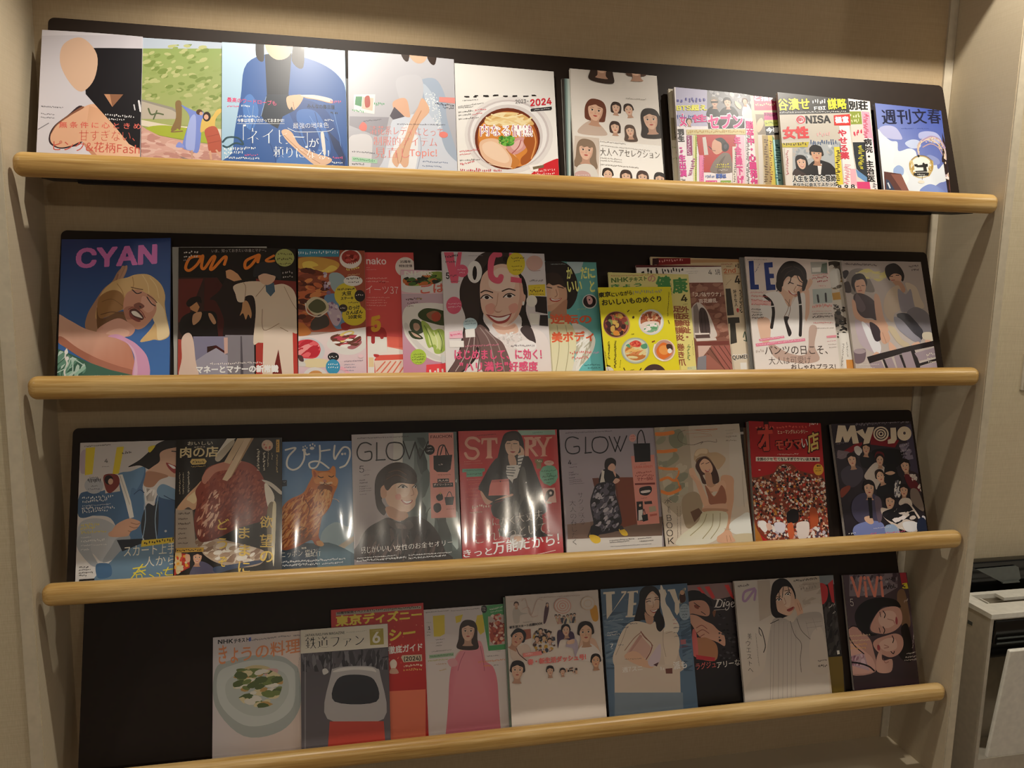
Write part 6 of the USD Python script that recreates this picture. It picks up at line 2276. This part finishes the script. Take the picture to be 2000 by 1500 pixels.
S e89aa4,dc7c8c,221,407,215,277 170 374 201 394 240 405 265 408 278 374 285 317 327 272 339 128 319 -318 74 -289 102 151 118 286 139 335
C b85a70 2.8 189 363 168 327 152 283
C b85a70 2.9 264 384 275 318 278 272
S e2b49c 162 393 172 411 186 400 180 373 166 374
H 3a2822 209 454 81 e8c0a8 l -4
S e0a0a8 106 333 140 339 153 310 119 304
# headline
K e0905a 249 307 132 3 0 12 20
K e89a3a 276 286 32 1 0 12 6
# badge
E 1d1a1c 291 552 14 -1 -1 -18
K d8d0c8 283 555 17 0 0 7 3
K d8d0c8 283 545 16 0 0 7 3
# small_print
K 5a5450 11 554 112 2 0 7 30
K 5a5450 130 553 108 1 0 6 28
K 5a5450 238 553 30 1 0 8 8
K 5a5450 14 509 22 0 0 4 5
T 3a3434 20 478 11 0 0 16|i2|1
K 5a5450 14 465 20 -1 0 6 4
K 5a5450 14 451 17 0 0 6 4
K 4a4440 52 427 44 1 0 6 10
K 4a4440 56 413 29 1 0 6 8
K 4a4440 53 401 31 0 0 6 8
K c8b8a0 29 415 22 1 0 4 6
K 5a5450 33 376 94 1 0 6 22
P 9fbf9c 20 364 136 366 135 351 21 349
K 4a6a4a 25 353 109 2 0 9 18
K b8b050 14 334 96 1 0 9 16
K c08a5a 50 317 51 0 0 7 10
K c8a040 65 288 34 2 0 9 8
K e8f0e0 317 543 66 9 0 11 14
K e8f0e0 321 533 60 5 0 7 14
K 5a5450 293 333 57 0 0 6 12
K 5a5450 323 289 25 1 0 6 6
K 4a4440 337 353 25 0 0 5 6
@3 -0.0866 -0.0167 0.00 0.1365 0.3032 0.0158 0.00 0.0052 7a8c7c flat 0 satin|magazine|spare green-edged magazine behind the white idol magazine on the bottom shelf|
@3 -0.0829 -0.0191 0.00 0.2317 0.3084 0.0235 0.00 0.0060 e2d4c8 bow 0.002 satin|magazine|white idol magazine with many small cut-out photos of young men|
# cover_photo
P e0d0c4,ece0d4,235,612,212,258 -6 662 507 629 448 -404 -49 -346
S c8bcb0 30 545 49 567 63 552 73 537 103 530 67 523 60 491 35 493
H 4a2c22 50 573 25 e2b89c m 0
S 5a3a44 190 553 206 566 209 542 191 486 178 482
H 2a1e1c 202 564 15 e2b89c p 0
S e0a03c 416 528 438 545 453 535 454 476 427 474
S d8b49c 407 548 432 541 421 527
H 1d1618 411 556 30 e2b89c m -10
H 2a2220 242 507 14 e2b89c m 0
H 2a2220 259 507 13 e2b89c m 0
H 2a2220 281 499 14 e2b89c m 0
H 2a2220 300 504 13 e2b89c m 0
H 2a2220 318 506 14 e2b89c m 0
H 2a2220 335 507 14 e2b89c m 0
R d8c49c:c89888:8a8c98:e0d4b8:4a4a54 4 40 3.9 7.4 4 85 240 497 341 499 339 470 246 470
S d8c0b0 9 382 25 399 49 383 89 390 108 360 96 324 26 320 10 345
P a8604a 71 457 113 458 113 416 80 409
C 5a2c24 3.8 39 375 52 346 85 315
H 1b181e 47 419 72 d8a488 p -30
R 2a2228:3a4254:e0b89c:c89a3a:8a6a5c:d8d0cc:5a3a34 8 120 4.9 10.7 1 0 127 434 164 455 223 431 224 360 162 342 118 369
H 2a2022 141 409 25 e2b89c m 0
H 1d1a1c 161 445 21 e2b89c m 4
H 2a2022 176 411 24 e8c090 m -6
H 1d1a1c 200 428 23 e2b89c m 0
H 3a2a24 203 395 24 e2b89c m 6
S 4a3450 244 434 270 442 305 435 325 419 326 362 302 392 257 396 241 359
S b8a8b8 280 365 302 392 333 394 341 361 338 313 323 315 315 353
S e0b89c 289 388 323 395 322 376 291 374
H 1b181e 286 438 47 e2b89c p 4
S dcb49c 353 379 370 396 421 392 440 362 446 305 349 317
S e8dcd4 340 342 373 368 414 364 452 323 455 285 337 299
H 2a1f1c 385 419 84 e4b898 p 0
H 2a1f1c 426 285 54 e2b08c p 0
H 241c1e 38 273 72 e2b89c m -6
H 241c1e 196 259 39 e2b89c m 0
H 241c1e 257 250 29 e2b89c m 0
R 3a2a24:e2b89c 3 20 3.9 6.8 1 0 274 267 330 267 332 234 272 239
# masthead|pale outlined capitals
C d8b0a0 2.0 76 589 96 598 117 520 152 589 182 587
C d8b0a0 2.0 79 551 109 558 122 515 152 517
E e0a898 277 554 43 -3 -2 -37
E e4d4c8 277 554 38 -3 -2 -33
E e0a898 277 554 31 -2 -2 -26
E e4d4c8 277 554 26 -2 -1 -22
E e0a898 277 554 18 -1 -1 -16
E e4d4c8 277 554 13 -1 -1 -11
E e0a898 277 554 6 0 0 -5
E e0c4a8 405 557 36 -2 -2 -32
E e4d6ca 405 557 33 -2 -2 -29
E e0c4a8 405 557 21 -1 -1 -18
E e4d6ca 405 557 18 -1 -1 -15
# headline|coral lettering
P f09088 67 350 158 354 162 336 69 332
K fbe8e4 81 339 35 3 0 11 6
T ee7a74 89 294 289 2 0 28|j4|春・新生活ダッシュ号!
T 2a2226 11 466 161 8 0 12|j3|新生活スタート応援BOOK
# small_print
K 8a7a70 78 489 45 0 0 5 14
K b08a80 165 598 203 -3 0 5 40
K d8a89a 20 588 56 11 0 3 14
@3 0.1604 -0.0143 0.00 0.2300 0.3033 0.0090 0.00 0.0050 5a7086 flat 0 satin|magazine|slate blue magazine with tall cream serif capitals and woman in white sweater|
# cover_photo
P 587088,66809a,267,589,231,184 -20 651 532 616 441 -374 -84 -316
R 6a8298:4c6278:7a90a4 5 60 3.6 8.9 8 5 5 498 173 487 85 221 3 228
R 6a8298:4c6278 6 40 3.7 9.1 8 5 405 470 463 466 449 182 402 186
# masthead|tall cream serif capitals
P eee0cc 13 592 73 592 73 580 56 579 52 495 122 581 107 580 107 590 134 590 133 581 21 461 26 582 12 582
P eee0cc 139 587 195 588 193 572 185 581 173 580 167 530 181 530 180 520 165 519 156 470 183 472 180 462 118 464 121 471 129 472 147 579 138 579
P eee0cc 305 585 339 584 346 562 334 536 320 528 352 474 338 473 309 520
P eee0cc 353 582 392 583 405 523 435 580 448 586 451 579 409 509 405 470 391 454 381 472 385 515 362 573 352 574
# portrait
S 1d1618 196 537 204 580 230 604 269 606 296 591 312 555 306 512 305 477 321 441 317 407 296 383 278 393 272 436 235 439 207 445 164 442 177 486
S e8c0a4 227 543 241 569 271 580 294 565 303 538 300 504 290 474 265 458 242 467 227 491
S f2d4be 240 551 265 567 283 553 275 518 246 516
S cfa086 220 483 242 464 265 456 260 429 247 421 225 431
S 231a1c 200 528 214 579 244 599 278 599 304 573 306 547 289 565 271 580 246 564 229 535 225 492 207 450 179 447
C 2a1a18 3.2 233 529 248 534 257 531
C 2a1a18 3.2 279 536 291 540 302 536
C 4a3028 3.2 234 542 258 546
C 4a3028 3.2 280 548 304 548
C c09078 2.7 269 528 270 506 262 501
S b4504a 249 489 270 488 294 493 286 479 266 475
S fdf6f0 253 487 270 486 291 491 281 482 267 480
S 1d1618 270 462 297 495 308 460 321 424 312 395 296 381 278 397 268 437
S ecdcc8,d8c4b2,160,444,232,196 126 430 169 442 215 432 247 421 272 432 278 397 296 383 327 406 359 395 378 342 385 264 382 184 93 208 49 233 37 276 57 325 84 382
S f4e8d8 317 607 333 576 337 519 354 491 370 455 398 401 370 360 315 377 323 415 314 477 309 520
S e6d4c0 315 377 381 368 389 298 341 204 309 207 303 305
P e2d0be 43 246 383 218 348 -364 5 -326
P 8a9aa8 35 117 387 86 357 -365 -4 -325
C b8a08c 2.7 120 413 97 364 54 291
C b8a08c 2.7 311 390 305 322 314 262
C b8a08c 2.7 324 372 358 378
P dab0a0 187 378 242 310 210 262 110 295
P c8988a 187 378 200 369 133 297 119 294
C 8a4a3a 4.5 193 391 209 364 244 327 236 293 209 257
C a8806c 2.2 197 386 252 318
C a8806c 4.0 192 386 153 360 102 308
S e8bc9c 100 287 138 301 175 290 209 253 245 233 234 213 170 231 107 266
S dcc8d0 218 248 260 300 291 323 279 243 234 221
P 5a3438 244 229 274 239 262 219
P 7a4a40 306 205 342 205 341 179 306 182
# badge
E a8b8c4 434 468 30 -2 -4 -40
K 4a5a6a 417 493 36 0 0 9 8
K 4a5a6a 413 481 41 -1 0 8 8
K 4a5a6a 412 468 42 -1 0 6 10
K 2a3a4a 418 450 29 0 0 10 5
K 2a3a4a 419 439 24 0 0 6 5
# inset_photo
P 8a8a7c 409 558 445 586 446 520 413 505
S 4a2a24 413 548 439 569 444 524 419 513
E d8a888 429 563 12 -1 -1 -12
# headline
T f4ece4 82 205 105 2 0 25|j2|週7スニ
K f4ece4 275 199 28 1 0 26 2
T f8f4f0 348 196 72 2 0 38|j2|派も
# small_print
K c8d4dc 29 449 79 4 0 7 18
K 2a3a4a 98 430 82 -2 0 9 14
K 2a3a4a 96 411 37 1 0 10 6
K f4f0ec 18 393 53 2 0 9 10
K f4f0ec 17 382 67 1 0 10 12
T f4f0ec 29 327 16 1 0 17|i4|7
K f4f0ec 31 318 12 1 0 6 2
K 4a5a6a 71 332 30 0 0 8 6
K 8a6a5c 98 264 88 -3 0 6 16
K 2a3a4a 366 391 75 1 0 9 12
K 2a3a4a 364 369 22 1 0 6 6
K 2a3a4a 367 351 60 1 0 7 14
K 9a3a4a 388 296 48 3 0 9 10
K a8b8c4 121 546 33 1 0 3 10
K c86a6a 365 430 24 3 0 8 6
K c86a6a 366 412 24 0 0 8 6
P b06a70 397 336 426 336 426 313 397 313
@3 0.3753 -0.0125 -0.20 0.1441 0.2960 0.0035 0.00 0.0030 2a2226 flat 0 satin|magazine|dark magazine with a man in a flat cap and an italic white subtitle|
# cover_photo
P 3a3034,1c181a,181,585,190,189 17 622 333 603 252 -407 -76 -371
P 9a7a78 16 604 292 599 287 525 174 510 99 555 12 564
S 1d1a1c 20 551 51 566 99 559 136 534 158 506 161 480 137 490 95 515 27 515
S d09a84 31 506 76 516 119 509 141 481 142 446 126 434 88 441 50 452 26 454
S 8a4a3a 64 495 87 485 81 472 63 482
C 3a2018 3.7 62 504 92 482
C 3a2018 3.7 97 458 118 443
S d8a48c 15 446 68 442 114 412 152 392 178 364 210 336 209 283 172 303 120 325 78 336 44 391
C 8a4a3c 3.2 63 381 93 392 120 373
C 8a4a3c 3.2 60 355 96 370 128 350
C 8a4a3c 3.2 68 333 103 348
S b8805c 48 330 77 332 116 329 162 296 166 243 143 215 72 229 51 261
S d8706c 42 374 60 355 60 251 35 249 30 297
P c83a44 48 252 150 231 146 214 48 231
S 8a5a40 158 453 178 461 165 427
R 4a4448:141214 4 40 2.8 5.6 2 0 186 443 284 427 279 199 173 217
# masthead|red capitals
P e04848 84 578 102 581 128 544 108 550
P e04848 126 580 153 580 180 523 164 515
P e04848 236 582 261 582 287 503 269 517
# subtitle|italic white subtitle
P f4ece4 183 514 205 514 207 511 201 510 182 476 187 474 167 474 174 477 189 510
C f4ece4 4.7 205 512 217 501 205 477 185 475
P f4ece4 224 498 232 498 225 473 216 473
E f4ece4 233 508 3 0 0 -3
C f4ece4 3.8 254 496 242 497 235 484 245 479 256 491 248 465 233 457 231 466
C f4ece4 3.8 265 482 281 490 271 495 263 482 269 470 283 476
L f4ece4 1.9 166 462 226 461
# headline
T e06a64 41 180 109 4 0 32|j1|ラグジュ
T f4ece4 155 179 128 5 0 31|j1|アリーな
@3 0.5119 -0.0158 -0.40 0.2426 0.3025 0.0200 0.00 0.0070 ddd2c6 bow 0.003 satin|magazine|pale magazine with a woman in a striped shirt resting her head on her hand|
# cover_photo
P e0d6cc,cbbba9,53,549,453,412 -11 654 552 623 443 -510 -113 -450
P c8b8a8 128 601 198 600 191 429 119 400
R c0b0a0:d4c6b8 3 40 4.8 12.1 6 10 350 577 487 575 480 467 375 462
S d8ccc0 359 435 401 461 460 468 490 444 491 353 451 345 378 383
S 1f1819 198 541 216 585 256 605 294 597 322 562 336 515 322 454 293 422 266 413 227 404 191 429 188 485
S e6bea4 221 522 244 555 284 564 314 551 329 510 324 465 307 433 286 417 255 425 225 443 213 478
S f0d2bc 253 520 281 541 305 523 298 467 272 463
S 241b1b 190 474 206 557 249 594 293 592 309 562 271 565 242 538 223 511 221 461 229 426 205 434
C 241b1b 3.6 244 555 241 499
C 241b1b 3.6 271 565 258 509
C 241b1b 3.6 297 563 304 517
S f4ece4 224 499 238 505 250 498 237 493
E 20140f 238 499 6 0 -1 -4
C 1d1412 3.6 221 498 239 508 253 498
S f4ece4 279 523 293 530 306 525 293 518
E 20140f 293 524 6 0 -1 -4
C 1d1412 3.6 276 522 293 534 309 526
C 5a4030 3.0 220 514 249 516
C 5a4030 3.0 275 541 307 544
C c89880 3.6 268 508 275 480 267 474
S b04f48 276 446 297 455 318 460 312 446 288 437
C 7a2c2a 2.4 277 445 297 449 316 458
S e4b89c 327 493 346 495 362 463 368 429 355 407 336 408 330 437 322 454
C b88468 3.0 341 476 352 435
C b88468 3.0 354 475 362 440
S b8ada4,d4cabf,289,395,260,148 188 396 227 410 265 402 301 383 330 409 370 423 461 423 481 376 483 242 475 76 419 -403 -55 -354 1 60 111 159 150 288
S ccc0b4 410 325 464 344 483 242 481 125 386 133 381 249
L 9a9088 1.8 200 395 118 -215
L 9a9088 1.8 226 401 149 -218
L 9a9088 1.8 251 391 173 -220
L 9a9088 1.8 272 379 198 -223
L 9a9088 1.8 293 366 219 -225
L 9a9088 1.8 315 343 247 -227
L 9a9088 1.8 378 383 388 304
L 9a9088 1.8 419 397 437 334
L 9a9088 1.8 176 352 106 -214
L 9a9088 1.8 377 372 468 377
L 9a9088 1.8 380 349 472 354
C 6a6058 3.0 289 389 306 321 339 274 323 198 322 137
C 6a6058 3.0 328 398 347 340 393 293
C 2a2220 3.0 226 401 193 390 177 385
# masthead|lilac script letter
C bc98bc 11.9 108 563 53 549 40 511 58 507 111 557 102 507
# headline|thin upright lettering
T 3a322e 46 317 21 -1 0 29|j-1v|美
T 3a322e 32 160 26 -2 0 151|j-1v|ウエストへ
C 2a2220 4.1 112 370 126 350 136 300 136 272 124 248
C 2a2220 2.9 112 370 110 345 120 328
K 3a322e 420 149 58 -1 0 19 6
# small_print
K 2a2624 18 572 64 6 0 13 8
K 2a2624 332 581 140 6 0 15 20
K 8a7e74 361 562 111 2 0 6 14
K a89a8e 364 536 101 3 0 23 6
K 8a7e74 89 183 -1 161 7 0 34
K 3a322e 423 177 53 3 0 12 8
@3 0.6702 -0.0118 -0.80 0.1290 0.2977 0.0120 0.00 0.0100 2c2524 flat 0 satin|magazine|dark magazine with a fat red letter showing behind the striped shirt magazine|
# cover_photo
P 8a9094 138 630 270 624 266 543 148 549
P 2a2422 128 550 280 548 202 -531 4 -511
R 3c3634:1a1616:4a4442 4 40 4.9 11.0 3 60 183 456 256 463 255 191 184 196
P 7a6428 176 185 261 185 236 -215 154 -208
# masthead|fat red letter
S d23c40 168 548 195 555 215 534 214 494 197 461 170 456
P d23c40 221 551 253 573 248 452 233 459
# small_print
K e8e0d8 212 426 38 15 0 15 5
K e8e0d8 231 396 18 10 0 11 3
P f0ece4 232 215 246 215 247 197 232 195
@3 0.8233 -0.0078 -1.50 0.1935 0.2900 0.0140 0.89 0.0090 5a3c44 roll 0.005 satin|magazine|magazine with coral capitals and a couple lying head to head|
# cover_photo
P 5a4850,3a2a30,83,578,288,81 -18 622 562 603 436 -589 -173 -538
P 8a7c84 38 591 326 584 316 505 230 468 24 470
R 6a5a64:a89ca4:4a3a44 3 40 7.4 16.1 1 0 44 585 325 582 313 482 30 470
S c8988c -10 289 39 315 111 261 131 203 130 85 -45 95
S e0b0a4 -25 211 29 231 77 194 124 147 117 85 -45 95
P c8a8b4 -30 166 76 183 98 92 -34 133
R e0c4d0:a87a8c:8a5a70 4 36 3.6 8.4 2 60 -24 166 69 178 87 115 -22 127
C 1d1416 5.5 -1 311 0 266 28 219 75 178
C 1d1416 4.9 -9 300 26 319 64 308 80 273
C 1d1416 8.4 -33 141 31 135 94 115 124 91
S 8a6a50 313 482 355 492 371 410 371 306 317 308 304 413
S 1b1516 46 378 78 422 134 449 215 457 294 442 323 406 302 401 223 410 179 383 149 350 125 317 127 283 165 269 112 266 63 297 47 332
S dca898 131 317 171 372 208 399 263 409 309 401 325 365 315 320 274 287 219 272 173 275 134 288
S ecc4b4 182 354 227 387 279 379 287 332 236 300 191 314
C 2a1a1a 5.0 213 388 224 370 216 353
C 2a1a1a 4.9 203 308 211 290 203 274
C b87a6c 3.7 235 346 267 336 272 322
S b04a50 286 356 294 338 288 315 279 327
C 2a1a1a 3.7 193 383 196 359
C 2a1a1a 3.7 179 303 183 280
S 1b1516 309 297 346 318 361 283 369 191 347 124 295 138 274 184 307 228
S dca898 134 225 156 247 211 261 272 270 310 251 311 205 279 167 230 152 186 166 149 191
S ecc4b4 174 229 223 249 268 241 269 196 214 182 177 201
C 2a1a1a 4.9 251 259 258 242 250 225
C 2a1a1a 4.9 234 181 246 169 254 180
C b87a6c 3.7 199 216 224 204 197 200
S b04a50 159 218 172 212 169 190 156 196
S e0b0a0 144 146 169 190 182 189 177 150 189 138 236 141 221 80 143 84
C a86a60 3.0 184 149 194 126 214 131
# masthead|coral capitals
T f0927c 40 464 191 -5 0 110|i2|ViVi
# headline
T f4ece4 26 421 18 -1 0 37|i-1|5
P f0d840 363 530 380 532 386 497 369 495
P b83a48 339 584 380 583 386 526 344 516
T f0e040 345 496 38 2 0 29|i5|3
K 2a2224 246 540 62 7 0 15 8
T 2a2224 244 497 62 6 0 21|i2|Vol.
# small_print
K e8d0a8 0 266 125 0 0 10 18
K e8d0a8 -9 241 125 2 0 10 18
K f0c070 -5 218 105 3 0 13 12
K f0c070 -13 202 105 0 0 13 12
K f4ece4 325 159 82 7 0 11 10
K f4ece4 316 142 88 2 0 11 12
K f4ece4 307 128 101 0 0 11 12
K e8d8d0 346 423 29 10 0 14 5
K e8d8d0 363 191 26 91 11 0 14
'''
def build_covers():
    block = []
    for ln in COVERS.strip().split('\n') + ['@']:
        ln = ln.strip()
        if not ln: continue
        if ln[0] == '@':
            if block:
                a, name, label, group = (x.strip() for x in block[0][1:].split('|')); q = a.split()
                magazine(name, label, group, int(q[0]), *map(float, q[1:9]), q[9], q[10], float(q[11]), q[12], block[1:])
            block = [ln]
        else: block.append(ln)
build_covers()
